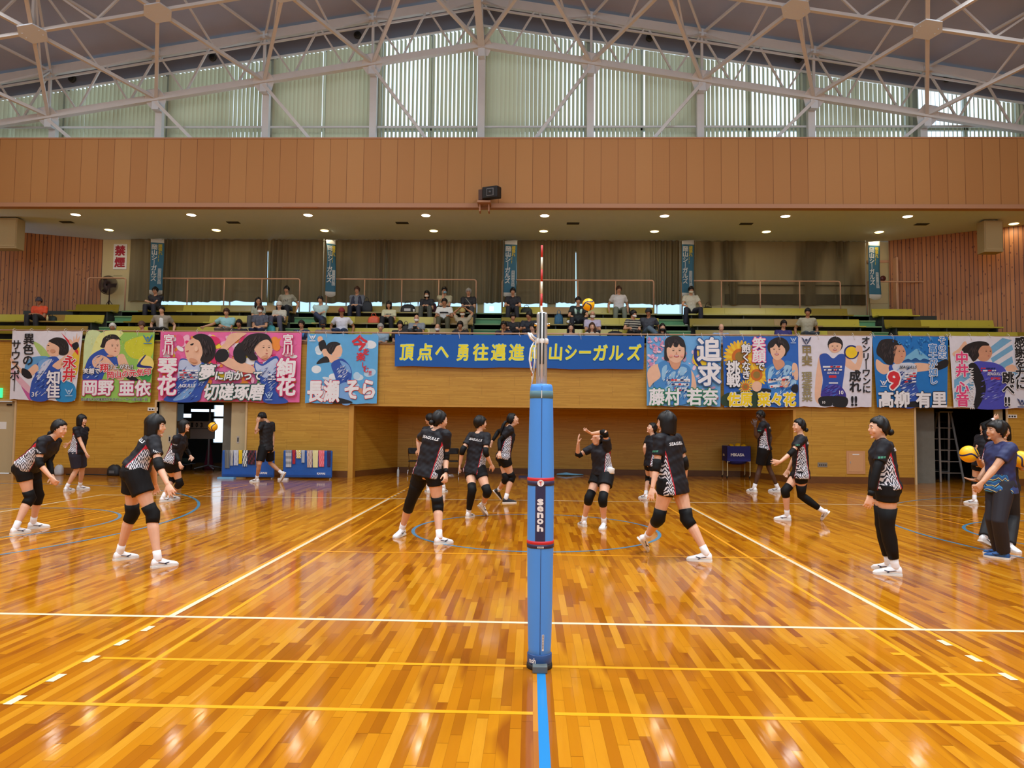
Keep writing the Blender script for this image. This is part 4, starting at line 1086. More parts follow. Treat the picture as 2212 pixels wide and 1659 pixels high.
PL = [
 dict(label='person at the far left crouching to the right, hair tied low', y=4.1, H=1.72, yaw=4, P=(58,1010), N=(113,946), C=(128,927), look=(0,-6), hair='low', Ndy=-.03,
      R=((83,1002),(110,1031),-.22), L=((106,1000),(113,1029),.02), RL=((63,1083),(64,1153),(24,1151),-.25), LL=((96,1080),(107,1141),(60,1140),.25), Rp='k', Lp='t', Rs='e', Ls='a', Lc=.6, Rc=.5, hem=.03, text=VR),
 dict(label='person with bobbed hair in navy knee-length shorts by the left wooden wall', y=9.62, H=1.68, yaw=-4, P=(167,976), N=(176,922), C=(177,908), look=(0,2), hair='bob',
      R=((176,958),(186,979),-.15), L=((158,955),(142,964),.25), RL=((167,1014),(160,1063),(139,1061),-.05), LL=((189,1011),(194,1057),(166,1056),.35), pants=('loose',.86,M_NAVY), hem=-.06, Rc=.2),
 dict(label='person with short bobbed hair crouching in the left foreground, seen from behind', y=2.03, H=1.72, yaw=32, P=(291,1018), N=(335,944), C=(336,921), look=(12,0), hair='bob', Ndy=.05, leg=1.02,
      R=((331,1016),(364,1051),-.28), L=((330,1010),(335,1045),.28), RL=((338,1128),(384,1221),(327,1226),-.18), LL=((297,1127),(298,1206),(246,1210),.17), Rp='k', Lp='k', Rs='e', Ls='', pants=('loose',.52,M_SHORT), hem=.05, text=SEA+VR, Rc=.3),
 dict(label='person with bobbed hair in long black sleeves crouching in front of the open left doorway', y=7.9, H=1.68, yaw=2, P=(371,1001), N=(391,940), C=(398,921), look=(0,8), hair='bob',
      R=((380,977),(388,1000),-.2), L=((402,973),(412,986),.2), RL=((372,1038),(372,1087),(346,1084),-.05), LL=((384,1036),(387,1082),(362,1078),.3), Rp='k', Lp='k', Rs='a', Ls='a', hem=.03, text=VR, Lc=.2),
 dict(label='man in black shirt and shorts walking left with a hand over his face', y=12.45, H=1.76, male=1, yaw=158, P=(575,967), N=(576,911), C=(567,902), look=(175,-35), hair='short', Cdy=-.02, skin='m',
      L=((552,930),(557,914),-.3), Lh=(.1,0,1), R=((590,944),(590,967),.1), LL=((561,1001),(540,1041),(559,1040),-.05), RL=((584,1001),(607,1041),(617,1022),.1,1,1), pants=('loose',.82,M_SHORT), shirt=mat('plain_black_tee',(26,26,31),.7), hem=-.10),
 dict(label='person with a low hair bun standing with feet wide apart left of centre, back turned', y=3.75, H=1.78, yaw=62, P=(925,1018), N=(943,929), C=(950,909), look=(38,2), hair='bun', leg=1.04,
      R=((962,991),(963,1023),-.12), L=((906,965),(908,990),.30), LL=((885,1087),(853,1156),(873,1148),.55,-1,1), RL=((945,1092),(977,1173),(940,1178),-.2), Lp='t', Rp='k', Rs='ew', Ls='', hem=-.13, text=SEA, bz=-.02, Rc=.6),
 dict(label='person mostly hidden behind the player with the hair bun', y=10.3, H=1.72, yaw=110, P=(938,976), N=(933,922), C=(928,906), look=(150,5), hair='short',
      R=((952,950),(950,975),.1), L=((917,950),(903,972),-.1), LL=((925,1022),(921,1063),(926,1064),0), RL=((952,1021),(964,1060),(957,1063),.05), Lp='k', Rp='k', Ls='w'),
 dict(label='person with short black hair left of the post, back turned, one black shin sleeve', y=6.25, H=1.72, yaw=58, P=(1026,1012), N=(1036,934), C=(1038,915), look=(28,8), hair='short', leg=1.02,
      R=((1049,980),(1061,1003),-.1), L=((997,976),(994,1003),.05), LL=((1019,1057),(1022,1115),(1009,1121),-.1), RL=((1052,1056),(1051,1122),(1033,1101),.05,1,1), Lp='S', Rp='k', Rs='e', Ls='e', hem=-.14, text=SEA, shoem=M_SHOE, Rc=.2),
 dict(label='person with a ponytail and black shoes running toward the net post from the left', y=8.5, H=1.78, yaw=12, P=(1088,987), N=(1101,921), C=(1108,907), look=(5,24), hair='pony', pdir=(-.35,0,-.9), leg=1.02,
      R=((1079,953),(1079,977),-.25), L=((1075,932),(1063,954),.30), RL=((1105,1031),(1115,1087),(1086,1084),-.1), LL=((1094,1030),(1082,1080),(1065,1060),.3,1,1), Rp='k', Lp='k', Rs='a', Ls='a', hem=-.06, shoem=M_SHOEK, Rc=.7),
 dict(label='person right of the post setting the ball, head tipped back, both hands raised', y=5.35, H=1.68, yaw=214, P=(1302,1026), N=(1297,959), C=(1293,947), look=(196,48), hair='low', Cdy=-.03,
      L=((1307,934),(1278,937),-.12), Lh=(-.85,0,.5), Ln=(-.3,.3,1), R=((1247,986),(1249,958),.0), Rh=(.05,-.1,1), Rn=(.7,0,.6), RL=((1269,1085),(1253,1139),(1264,1137),0), LL=((1303,1088),(1299,1139),(1306,1135),-.05,-1), Rp='k', Lp='k', Rs='e', Ls='e', hem=.02, spread=.4, Lc=.12, Rc=.12, pants=('loose',.46,M_SHORT)),
 dict(label='person looking up behind the big player in the right half, half hidden', y=9.5, H=1.70, yaw=200, P=(1407,998), N=(1410,941), C=(1408,926), look=(192,22), hair='low',
      R=((1393,965),(1396,988),.1), L=((1418,968),(1415,990),-.1), RL=((1402,1031),(1381,1078),(1399,1076),0), LL=((1412,1030),(1427,1052),(1432,1040),.25,1,2), Rp='k', Lp='k'),
 dict(label='person with black bobbed hair striding left just right of the post, back turned', y=2.85, H=1.80, yaw=134, P=(1452,1040), N=(1442,938), C=(1439,914), look=(158,2), hair='bob', leg=1.02,
      L=((1419,1006),(1409,1057),-.22), R=((1484,1009),(1479,1040),.28), LL=((1424,1114),(1397,1196),(1378,1170),.28,1,1), RL=((1469,1128),(1484,1213),(1538,1208),-.18), Lp='k', Rp='k', Ls='e', Rs='e', hem=-.26, text=SEA+GL, Lc=.2, pants=('shorts',.36,M_SHORT)),
 dict(label='tall man with dark skin in black sports kit, hand on chin, by the ball cart', y=11.35, H=1.93, male=1, yaw=156, P=(1651,969), N=(1650,912), C=(1643,898), look=(180,-4), hair='crop', skin='d', hs=.98,
      L=((1634,943),(1631,921),-.25), Lh=(0,0,1), R=((1664,944),(1661,968),.2), LL=((1641,1011),(1614,1063),(1634,1063),0), RL=((1659,1010),(1661,1064),(1686,1058),.1), pants=('loose',.80,M_SHORT), hem=-.05, text=SEA+GL),
 dict(label='person with a bun running left with arms forward, right of the ball cart', y=6.35, H=1.72, yaw=166, P=(1729,1019), N=(1729,940), C=(1726,921), look=(180,4), hair='bun', bz=-.05,
      L=((1719,992),(1685,998),-.28), R=((1714,998),(1703,1014),.22), RL=((1699,1056),(1672,1123),(1709,1123),.05), LL=((1722,1069),(1776,1131),(1792,1107),-.05,1,2), Rp='k', Lp='T', Ls='e', Rs='', hem=-.18, text=SEA+GL, Lh=(-1,0,.05), Lc=.15),
 dict(label='person with a hair bun standing still on the right, black leggings on both legs', y=2.12, H=1.74, yaw=163, P=(1914,1050), N=(1904,951), C=(1898,926), look=(176,3), hair='bun', bz=-.03, leg=1.08,
      L=((1894,1018),(1880,1072),-.20), R=((1888,1015),(1880,1066),.18), LL=((1903,1130),(1886,1241),(1949,1241),-.07), RL=((1886,1126),(1886,1226),(1931,1226),.10), Lp='T', Rp='T', Ls='aw', Rs='a', hem=-.05, text=SEA+GL, Lc=.4, pants=('shorts',.36,M_SHORT)),
 dict(label='person, a coach in navy shirt and dark track trousers, reaching forward at the right edge', y=3.15, H=1.73, male=1, yaw=176, P=(2161,1048), N=(2162,958), C=(2151,932), look=(180,10), hair='short', skin='m', fat=1.06,
      L=((2144,1021),(2112,1054),-.26), R=((2134,1012),(2113,1038),.24), Rn=(0,-.2,1), Rh=(-1,-.1,.1), Rc=.1, Lc=.9, LL=((2158,1130),(2126,1207),(2181,1208),-.05), RL=((2146,1128),(2127,1198),(2168,1199),.12), pants=('trousers',1,mat('dark_track_trousers',(32,32,42),.7,var=.1,scale=6)), hem=-.17, shirt='coach', shoem=M_SHOEB),
 dict(label='person in black tee and black trousers standing behind the coach with two balls', y=3.85, H=1.72, yaw=-62, P=(2172,1048), N=(2168,958), C=(2165,931), look=(-100,5), hair='bob', skin='m',
      R=((2106,1028),(2113,992),-.15), L=((2210,1012),(2206,1008),-.25), Lh=(-.2,-.6,.2), RL=((2140,1125),(2147,1178),(2116,1162),-.05,1,1), LL=((2186,1128),(2202,1191),(2175,1186),-.05,-1), pants=('trousers',1,mat('black_trousers',(24,24,28),.7)), hem=-.14, text=[('■■■', .80, 'front', .09, mat('blue_print', (84, 110, 180), .6), .24, 0), ('BAL', .62, 'front', .08, mat('yellow_print', (216, 200, 50), .6), .26, 0)], shirt=mat('black_tee',(30,30,34),.7)),
 dict(label='person far behind the coach with one arm raised over the head', y=9.35, H=1.70, yaw=182, P=(2119,998), N=(2124,940), C=(2128,925), look=(180,10), hair='short',
      L=((2121,908),(2147,905),-.1), R=((2112,965),(2106,985),.1), RL=((2106,1040),(2082,1087),(2112,1087),0), LL=((2125,1040),(2130,1087),(2150,1087),.1), Lp='k', Rp='k', Ls='aw', bandm=M_SOCK),
]
def coach_mat():
    s = NT('coach_shirt'); x, y, z = s.xyz('Generated')
    zz = s.math('ADD', s.math('MULTIPLY', z, 9.0), s.math('PINGPONG', s.math('MULTIPLY', x, 6.0), .5)); st = s.math('FRACT', zz)
    pat = s.ramp(st, [(0, rgb(28, 92, 160)), (.3, rgb(60, 150, 200)), (.45, rgb(22, 34, 84)), (.65, rgb(222, 214, 130)), (.78, rgb(28, 92, 160))], 'CONSTANT')
    low = s.math('LESS_THAN', z, .36); fr = s.math('LESS_THAN', s.math('ADD', x, s.math('MULTIPLY', z, .5)), .58)
    c = s.mix(s.math('MULTIPLY', low, fr), s.mix(s.math('SUBTRACT', .22, z, clamp=True), rgb(34, 44, 92), rgb(70, 120, 200)), pat)
    return s.set(Base_Color=c, Roughness=.6)
CM = coach_mat()
for d in PL:
    if d.get('shirt') == 'coach': d['shirt'] = CM
    if 'text' not in d and 'shirt' not in d and d['y'] > 1: pass
    person(d)
# ================================================================ banners on the gallery front
def col(*c, k='print'):
    return mat('%s_%02x%02x%02x' % (k, int(c[0]), int(c[1]), int(c[2])), c, .65, bump=.25, bscale=3.0, var=.10 if k == 'print' else .06, scale=7)
def smooth_pts(p, n=5):
    out = []; k = len(p)
    for i in range(k):
        a, b, c, d = p[i-1], p[i], p[(i+1) % k], p[(i+2) % k]
        for j in range(n):
            t = j/n; t2 = t*t; t3 = t2*t
            out.append(tuple(.5*((2*b[q])+(-a[q]+c[q])*t+(2*a[q]-5*b[q]+4*c[q]-d[q])*t2+(-a[q]+3*b[q]-3*c[q]+d[q])*t3) for q in (0, 1)))
    return out
YBN = YW-.13
class Art:
    """flat printed artwork; coordinates are measured on an enlarged view of the cloth"""
    def __init__(s, ox, oy, sc, y=YBN):
        s.o = (ox, oy, sc); s.y = y; s.mb = {}; s.ms = {}; s.k = 0
        s.part('cloth')
    def part(s, name):
        s.cur = name
        if name not in s.mb: s.mb[name] = MB(); s.ms[name] = []
    def mi(s, m):
        l = s.ms[s.cur]
        if m not in l: l.append(m)
        return l.index(m)
    def p(s, x, y):
        ox, oy, sc = s.o; q = W(ox+x*sc, oy+y*sc, s.y); q.y -= .0005*s.k; return q
    def base(s, pts, c, thick=.006):
        s.corner = pts; P4 = [s.p(*q) for q in pts]; m = s.mb['cloth']; n = 14; i0 = s.mi(c)
        # slightly waved hem, thin cloth with real thickness
        bot = [P4[3].lerp(P4[2], i/n)+V((0, .0, .012*math.sin(i*1.1)+.008*math.sin(i*2.3))) for i in range(n+1)]
        ring = [P4[0]]+[P4[0].lerp(P4[1], i/n)+V((0, 0, -.010*abs(math.sin(PI*i/n*4)))) for i in range(1, n)]+[P4[1]]+bot[::-1]
        m.prism(ring, V((0, thick, 0)), i0); s.k += 1
    def shape(s, pts, c, sm=True):
        if sm: pts = smooth_pts(pts)
        m = s.mb[s.cur]; pl = [s.p(*q) for q in pts]
        # triangulate so that concave outlines stay clean
        from mathutils.geometry import tessellate_polygon
        tr = tessellate_polygon([pl]); fs = []
        for t in tr:
            n = (pl[t[1]]-pl[t[0]]).cross(pl[t[2]]-pl[t[0]]); fs.append(t if n.y < 0 else t[::-1])
        m.add(pl, fs, s.mi(c)); s.k += 1
    def oval(s, x, y, rx, ry, c, rot=0):
        cr, sr = math.cos(math.radians(rot)), math.sin(math.radians(rot))
        s.shape([(x+rx*math.cos(a)*cr-ry*math.sin(a)*sr, y+rx*math.cos(a)*sr+ry*math.sin(a)*cr) for a in [2*PI*i/18 for i in range(18)]], c, False)
    def text(s, t, x, y, size, c, out=None, vert=False, bold=.02, ob=.07, fit=None, rot=0, sx=1.0, shear=0):
        """x, y: left edge and baseline, or the top left corner of a column"""
        a = s.p(x, y); b = s.p(x+100, y+100*math.tan(math.radians(rot))); u = (b-a).normalized(); up = V((0, 0, 1)) if not rot else V((-u.z, 0, u.x))
        per = (s.p(x+100, y)-a).length/100; S = size*per*(1.07 if vert else 1.12)
        m = s.mb[s.cur]
        ft = fit*per if fit else None
        for cc, bo in (((out, ob),) if out else ())+((c, bold),):
            s.k += 1.6; q = s.p(x, y)
            m.text(t, q, u, up, S, s.mi(cc), bo, vert, ft, sx=sx, shear=shear)
    def emblem(s, x, y, w, c):
        k = w/100
        for pl in ([(0, 5), (12, 30), (30, 62), (46, 80), (44, 62), (30, 40), (24, 22)], [(100, 0), (92, 30), (72, 62), (54, 80), (56, 60), (70, 40), (76, 22)]): s.shape([(x+a*k, y+b*k) for a, b in pl], c)
        s.oval(x+50*k, y+34*k, 14*k, 14*k, c); s.shape([(x+4*k, y+88*k), (x+96*k, y+88*k), (x+92*k, y+98*k), (x+8*k, y+98*k)], c, False)
    def build(s, label, group='portrait banners hanging along the gallery front', name='hanging_banner'):
        P4 = [s.p(*q) for q in s.corner]; c = (P4[0]+P4[1])/2; c.y = s.y
        o = empty(name, c, label, 'banner', group)
        for n, m in s.mb.items():
            if m.v: m.build(n, s.ms[n], o)
        tb = MB(); nt = 5
        for i in range(nt):
            q = P4[0].lerp(P4[1], (i+.06)/(nt-.88)); q.y = s.y
            tb.tube([q+V((0, 0, -.03)), q+V((0, -.03, .03)), q+V((0, .05, .08)), q+V((0, .11, .05)), q+V((.02, -.02, -.02)), q+V((.03, -.03, -.12 if i % 2 else -.05))], .0045, 5)
        tb.build('tie_cord', M_WHITE, o)
        return o
WHT = col(238, 238, 242); BLK = col(24, 24, 30); SKI = col(236, 190, 160); SKD = col(214, 156, 124); HR = col(34, 28, 30); NVY = col(30, 44, 120); JB = col(44, 84, 176); JL = col(120, 170, 226)
RED = col(214, 44, 56); PNK = col(232, 92, 150); YEL = col(244, 208, 40); SKY = col(90, 166, 226); GRN = col(104, 176, 84)
def face(a, x, y, w, h, turn=0, smile=0, skin=None, c=None):
    """eyes, brows, nose and mouth of a printed portrait; turn shifts them sideways"""
    dx = turn*w*.22; BR = col(50, 34, 30); NS = col(206, 148, 118); MO = col(186, 84, 84)
    for q in (-1, 1):
        if abs(turn) > .8 and q != (1 if turn > 0 else -1): continue
        ex = x+dx+q*w*.20; a.oval(ex, y-h*.04, w*.075, h*.022, BR); a.shape([(ex-w*.10, y-h*.10), (ex, y-h*.13), (ex+w*.10, y-h*.10), (ex, y-h*.115)], BR)
    a.shape([(x+dx*1.3-w*.02, y+h*.02), (x+dx*1.5+w*.04, y+h*.12), (x+dx*1.3-w*.05, y+h*.125)], NS)
    if smile: a.oval(x+dx, y+h*.24, w*.17, h*.07, MO); a.shape([(x+dx-w*.13, y+h*.21), (x+dx+w*.13, y+h*.21), (x+dx+w*.08, y+h*.245), (x+dx-w*.08, y+h*.245)], WHT, False)
    else: a.oval(x+dx*1.2, y+h*.24, w*.09, h*.022, MO)
def petals(a, box, cols, n, seed, r=(14, 46)):
    rr = random.Random(seed); x0, x1, y0, y1 = box
    for i in range(n):
        x = rr.uniform(x0, x1); y = rr.uniform(y0, y1); R = rr.uniform(*r); t = rr.uniform(0, 360)
        a.oval(min(max(x, x0+R), x1-R), min(max(y, y0+R), y1-R), R, R*rr.uniform(.35, .7), rr.choice(cols), t); 
        if i % 4: a.k -= .75
def inside(x, y, P):
    r = False
    for (x0, y0), (x1, y1) in zip(P, P[1:]+P[:1]):
        if (y0 > y) != (y1 > y) and x < (x1-x0)*(y-y0)/(y1-y0)+x0: r = not r
    return r
def streaks(a, P, cols, n, seed, L=46, w=3.5, rot=-40):
    """fine printed strokes inside an outline: fabric pattern, hair strands"""
    rr = random.Random(seed); xs = [q[0] for q in P]; ys = [q[1] for q in P]; k = 0; t = 0; k0 = a.k
    while k < n and t < n*12:
        t += 1; x = rr.uniform(min(xs), max(xs)); y = rr.uniform(min(ys), max(ys)); l = L*rr.uniform(.5, 1.2)/2; g = math.radians(rot+rr.uniform(-12, 12)); c, s_ = math.cos(g), math.sin(g)
        if not (inside(x-c*l, y-s_*l, P) and inside(x+c*l, y+s_*l, P)): continue
        ww = w*rr.uniform(.6, 1.5); a.shape([(x-c*l, y-s_*l), (x+s_*ww, y-c*ww), (x+c*l, y+s_*l), (x-s_*ww, y+c*ww)], rr.choice(cols), False); a.k -= .7; k += 1
    a.k = max(a.k, k0+3)
HS = [col(70, 58, 60), col(54, 44, 46)]; WB = [col(150, 190, 236), col(206, 216, 238), col(30, 60, 140)]
def bars(a, x0, x1, y, n, h=12, gap=22):
    """rows of small sponsor lines on a printed shirt"""
    rr = random.Random(int(x0))
    for i in range(n):
        yy = y+gap*i; xx = x0+rr.uniform(0, 10)
        while xx < x1-16: l = rr.uniform(14, 40); l = min(l, x1-xx); a.shape([(xx, yy), (xx+l, yy-2), (xx+l, yy+h-2), (xx, yy+h)], rr.choice([WHT, WHT, RED, col(30, 40, 100)]), False); a.k -= .9; xx += l+6
    a.k += 2
# 1 -- white banner with colour splashes
a = Art(0, 700, .217); a.base([(125, 66), (825, 70), (745, 765), (95, 750)], col(226, 226, 236)); a.part('portrait')
for pl, c in (([(330, 180), (420, 220), (500, 330), (440, 360)], col(176, 206, 120)), ([(300, 340), (480, 325), (420, 430), (250, 460)], col(96, 160, 214)), ([(200, 590), (250, 575), (330, 690), (310, 750), (280, 745)], col(196, 92, 156)), ([(120, 430), (180, 500), (330, 660), (290, 690), (130, 520)], col(226, 180, 196)),
              ([(560, 570), (735, 600), (742, 758), (560, 758)], col(40, 140, 200)), ([(690, 330), (790, 230), (765, 500), (650, 540)], col(232, 196, 60))): a.shape(pl, c)
a.shape([(608, 84), (720, 196), (782, 270), (780, 315), (690, 205)], RED, False)
a.shape([(450, 345), (560, 325), (605, 400), (590, 480), (520, 560), (480, 752), (308, 750), (312, 590), (350, 500), (345, 420)], JB); a.shape([(390, 375), (500, 345), (470, 430), (380, 500)], JL); a.shape([(420, 400), (520, 350), (440, 480), (370, 560)], col(206, 214, 236))
a.shape([(528, 405), (640, 320), (715, 235), (735, 195), (772, 212), (705, 330), (600, 445), (545, 435)], SKI); a.shape([(700, 195), (690, 150), (712, 158), (728, 175), (735, 120), (748, 160), (768, 90), (770, 150), (795, 120), (784, 180), (750, 205)], SKI); a.shape([(718, 205), (770, 180), (786, 225), (742, 262)], BLK)
a.shape([(110, 335), (150, 375), (205, 435), (262, 465), (350, 400), (385, 450), (300, 525), (232, 505), (176, 455), (108, 372)], SKI); a.shape([(225, 440), (290, 468), (322, 530), (270, 542), (218, 500)], BLK)
a.shape([(486, 185), (462, 235), (478, 292), (520, 320), (590, 305), (604, 200), (545, 148)], SKI); a.shape([(488, 165), (560, 133), (642, 150), (682, 205), (682, 282), (640, 312), (588, 300), (592, 240), (560, 208), (500, 180)], HR); a.shape([(470, 212), (492, 208), (488, 220)], BLK); a.shape([(468, 268), (486, 262), (482, 272)], col(186, 84, 84))
streaks(a, [(400, 370), (560, 335), (595, 480), (500, 700), (330, 740), (330, 580)], WB, 60, 1); streaks(a, [(560, 145), (675, 205), (672, 290), (600, 300), (590, 220)], HS, 22, 2, 50, 3, 75); a.oval(530, 268, 26, 18, SKD); a.oval(640, 380, 40, 10, SKD, -40)
a.part('lettering')
a.text('異色の', 238, 96, 105, BLK, vert=True, bold=.022); a.text('サウスポー', 118, 160, 100, BLK, vert=True, bold=.018, sx=.95)
a.text('永井', 632, 318, 128, RED, WHT, True, .03, .075); a.text('知佳', 472, 470, 132, WHT, NVY, True, .03, .07); a.text('31', 318, 722, 56, WHT); a.emblem(652, 640, 80, col(170, 205, 235))
a.build('white square banner at the far left with black writing and a player reaching up', 'square banners'[:0] or 'portrait banners hanging along the gallery front')
# 2 -- green and yellow banner
a = Art(0, 700, .217); a.base([(860, 84), (1540, 80), (1495, 782), (805, 765)], col(150, 200, 92)); a.part('portrait')
for pl, c in (([(862, 88), (1010, 90), (1000, 260), (840, 440), (826, 420)], col(206, 226, 170)), ([(1000, 90), (1230, 90), (960, 300), (900, 330)], col(226, 232, 150)), ([(1250, 180), (1510, 120), (1500, 330), (1300, 330)], col(206, 210, 50)), ([(830, 450), (900, 330), (960, 280), (900, 430)], YEL), ([(1380, 480), (1500, 420), (1495, 560), (1420, 560)], col(60, 160, 80))): a.shape(pl, c)
a.shape([(990, 260), (1050, 250), (1160, 330), (1170, 420), (1050, 480), (1000, 560), (830, 560), (850, 420), (900, 320)], JB)
a.shape([(920, 360), (980, 310), (1060, 330), (1130, 400), (1240, 520), (1180, 560), (1030, 450), (940, 430)], SKI); a.shape([(1170, 320), (1230, 300), (1270, 380), (1330, 500), (1280, 520), (1190, 420)], SKI)
a.shape([(1020, 170), (1080, 130), (1170, 130), (1196, 200), (1190, 290), (1140, 325), (1080, 300), (1040, 250)], SKI); a.shape([(1010, 200), (1030, 140), (1090, 106), (1160, 110), (1204, 160), (1180, 152), (1110, 150), (1060, 180), (1040, 235), (1000, 228)], HR); face(a, 1125, 225, 130, 190, .7)
a.oval(1452, 400, 82, 88, col(240, 220, 120)); a.shape([(1370, 400), (1440, 312), (1450, 320), (1400, 400), (1500, 420), (1510, 440), (1380, 430)], NVY); a.shape([(1250, 520), (1330, 520), (1380, 560), (1300, 560)], BLK)
streaks(a, [(870, 430), (980, 280), (1050, 330), (990, 540), (850, 550)], WB, 34, 3); streaks(a, [(1020, 150), (1160, 112), (1190, 150), (1050, 200)], HS, 14, 4, 40, 3, -25); a.oval(1100, 318, 34, 12, SKD); streaks(a, [(900, 100), (1400, 120), (1450, 300), (1230, 420), (1200, 200), (900, 200)], [col(240, 240, 190), col(226, 220, 90)], 60, 5, 8, 4, 0)
a.part('lettering')
a.text('笑顔で', 832, 490, 50, WHT, BLK, bold=.03, ob=.08); a.text('翔', 998, 470, 80, RED, WHT, bold=.03, ob=.08); a.text('け上がれ!!', 1078, 448, 50, WHT, BLK, bold=.02, ob=.07); a.text('岡山の元気印', 1070, 540, 66, RED, WHT, bold=.03, ob=.08, rot=-5)
a.text('岡野', 818, 695, 142, WHT, col(196, 40, 110), bold=.035, ob=.08); a.text('亜依', 1186, 700, 142, WHT, col(196, 40, 110), bold=.035, ob=.08); a.text('岡山理科大学附属高等学校 女子バレーボール部 同期一同', 815, 762, 27, BLK, WHT, fit=655, ob=.05); a.emblem(1430, 106, 95, col(60, 130, 180))
a.build('green and yellow square banner, second from the left, with a ball in its lower right')
# 3 -- wide pink flower banner
a = Art(330, 700, .226); a.base([(75, 70), (1424, 82), (1402, 752), (52, 732)], col(236, 110, 170)); a.part('portrait')
petals(a, (90, 1390, 95, 420), [col(246, 190, 216), PNK, col(226, 50, 110), col(244, 150, 60), col(250, 220, 70), WHT, col(240, 120, 180)], 130, 5, (24, 74)); petals(a, (80, 1380, 420, 715), [col(226, 50, 60), col(246, 190, 216), YEL, col(240, 140, 50), PNK, col(90, 160, 80)], 60, 6, (24, 70))
a.k += 4
a.shape([(265, 345), (335, 340), (400, 400), (470, 350), (520, 420), (545, 520), (480, 640), (425, 742), (120, 735), (180, 650), (250, 500)], JB); a.shape([(270, 350), (340, 350), (400, 410), (460, 360), (480, 450), (430, 530), (260, 520), (250, 430)], col(190, 206, 236)); a.shape([(300, 640), (430, 560), (340, 700), (200, 730)], JL)
a.shape([(340, 180), (400, 135), (478, 165), (500, 280), (468, 372), (400, 395), (340, 345), (312, 240)], SKI); a.shape([(392, 118), (470, 93), (560, 128), (606, 220), (592, 318), (520, 372), (462, 350), (484, 270), (456, 172), (408, 142)], HR); a.shape([(366, 196), (398, 184), (392, 202), (372, 206)], BLK); a.shape([(322, 262), (352, 252), (344, 272)], col(190, 90, 90))
a.shape([(985, 350), (1050, 385), (1130, 325), (1205, 320), (1230, 500), (1180, 640), (1300, 748), (1070, 748), (1060, 600), (980, 480)], JB); a.shape([(990, 370), (1060, 400), (1190, 330), (1200, 470), (1090, 520), (1000, 450)], col(190, 206, 236))
a.shape([(750, 95), (900, 88), (850, 130), (745, 220), (690, 290), (760, 330), (940, 392), (985, 440), (960, 470), (800, 445), (650, 365), (622, 290), (690, 190)], SKI); a.shape([(602, 300), (640, 245), (705, 244), (735, 300), (705, 352), (648, 366), (608, 345)], BLK); a.shape([(780, 250), (850, 180), (900, 330), (860, 380), (790, 340)], BLK)
a.shape([(965, 200), (1040, 148), (1120, 160), (1150, 230), (1136, 300), (1080, 345), (1010, 300)], SKI); a.shape([(790, 228), (850, 180), (920, 110), (1020, 88), (1110, 108), (1148, 190), (1100, 150), (1030, 175), (985, 225), (975, 270), (1010, 335), (945, 345), (900, 300), (862, 250)], HR); face(a, 1075, 235, 130, 210, .6)
streaks(a, [(262, 380), (500, 420), (530, 520), (430, 735), (180, 725)], WB, 80, 6); streaks(a, [(1000, 420), (1205, 400), (1190, 600), (1110, 735), (1070, 600)], WB, 60, 7); streaks(a, [(470, 105), (598, 210), (585, 310), (500, 350), (480, 180)], HS, 40, 8, 70, 3, 75); streaks(a, [(860, 180), (1000, 100), (1090, 115), (980, 240), (930, 330), (860, 250)], HS, 46, 9, 80, 3, 120); bars(a, 262, 450, 440, 4); bars(a, 1110, 1200, 480, 3); a.oval(400, 350, 40, 20, SKD, 20); a.oval(1080, 318, 36, 14, SKD, -20); a.oval(430, 240, 16, 24, col(244, 206, 178))
a.part('lettering'); DG = col(30, 84, 76)
for x in (118, 1252): a.text('宮川', x, 104, 98, WHT, col(214, 40, 110), True, .03, .08)
a.text('琴花', 66, 330, 176, WHT, col(214, 40, 110), True, .035, .075); a.text('絢花', 1198, 335, 176, WHT, col(214, 40, 110), True, .035, .075)
a.text('夢', 446, 522, 140, WHT, DG, bold=.035, ob=.09, shear=.15); a.text('に向かって', 606, 530, 84, WHT, DG, bold=.035, ob=.09, shear=.15, fit=440); a.text('切磋琢磨', 490, 712, 146, WHT, DG, bold=.035, ob=.09, shear=.15, fit=575); a.emblem(1085, 655, 75, col(170, 200, 235)); a.text('AGULLS', 262, 606, 40, WHT, shear=.2)
a.build('wide pink flower banner with two portraits over the left doorway')
# 4 -- sky banner
a = Art(330, 700, .226); a.base([(1480, 90), (2158, 97), (2140, 762), (1455, 756)], col(96, 176, 230)); a.part('portrait')
rr = random.Random(3)
for i in range(26): x = rr.uniform(1540, 2080); y = rr.choice([rr.uniform(150, 300), rr.uniform(420, 700)]); a.oval(x, y, rr.uniform(30, 60), rr.uniform(14, 40), col(*rr.choice([(206, 226, 240), (228, 238, 246), (180, 214, 240)])), rr.uniform(-20, 20)); a.k -= .8
a.k += 1
a.oval(1600, 145, 26, 30, SKI); a.shape([(1588, 175), (1640, 155), (1662, 235), (1612, 262), (1590, 220)], BLK); a.shape([(1618, 258), (1660, 238), (1720, 305), (1795, 335), (1780, 372), (1710, 372), (1650, 330)], SKI)
a.shape([(1565, 380), (1600, 335), (1660, 308), (1690, 360), (1630, 372)], HR); a.shape([(1735, 195), (1800, 215), (1812, 268), (1780, 318), (1715, 300)], SKI); a.shape([(1658, 215), (1690, 178), (1750, 170), (1796, 192), (1755, 215), (1730, 262), (1700, 290), (1668, 258)], HR)
a.shape([(1708, 378), (1800, 330), (1862, 370), (1900, 440), (1898, 520), (1870, 580), (1770, 560), (1735, 480)], JB); a.shape([(1790, 350), (1870, 390), (1895, 470), (1830, 420)], JL); a.shape([(1780, 590), (1880, 570), (1896, 756), (1800, 756)], JL); a.shape([(1720, 756), (1740, 700), (1890, 735), (1890, 758)], BLK); a.shape([(1930, 590), (2040, 640), (2000, 670), (1940, 620)], SKD)
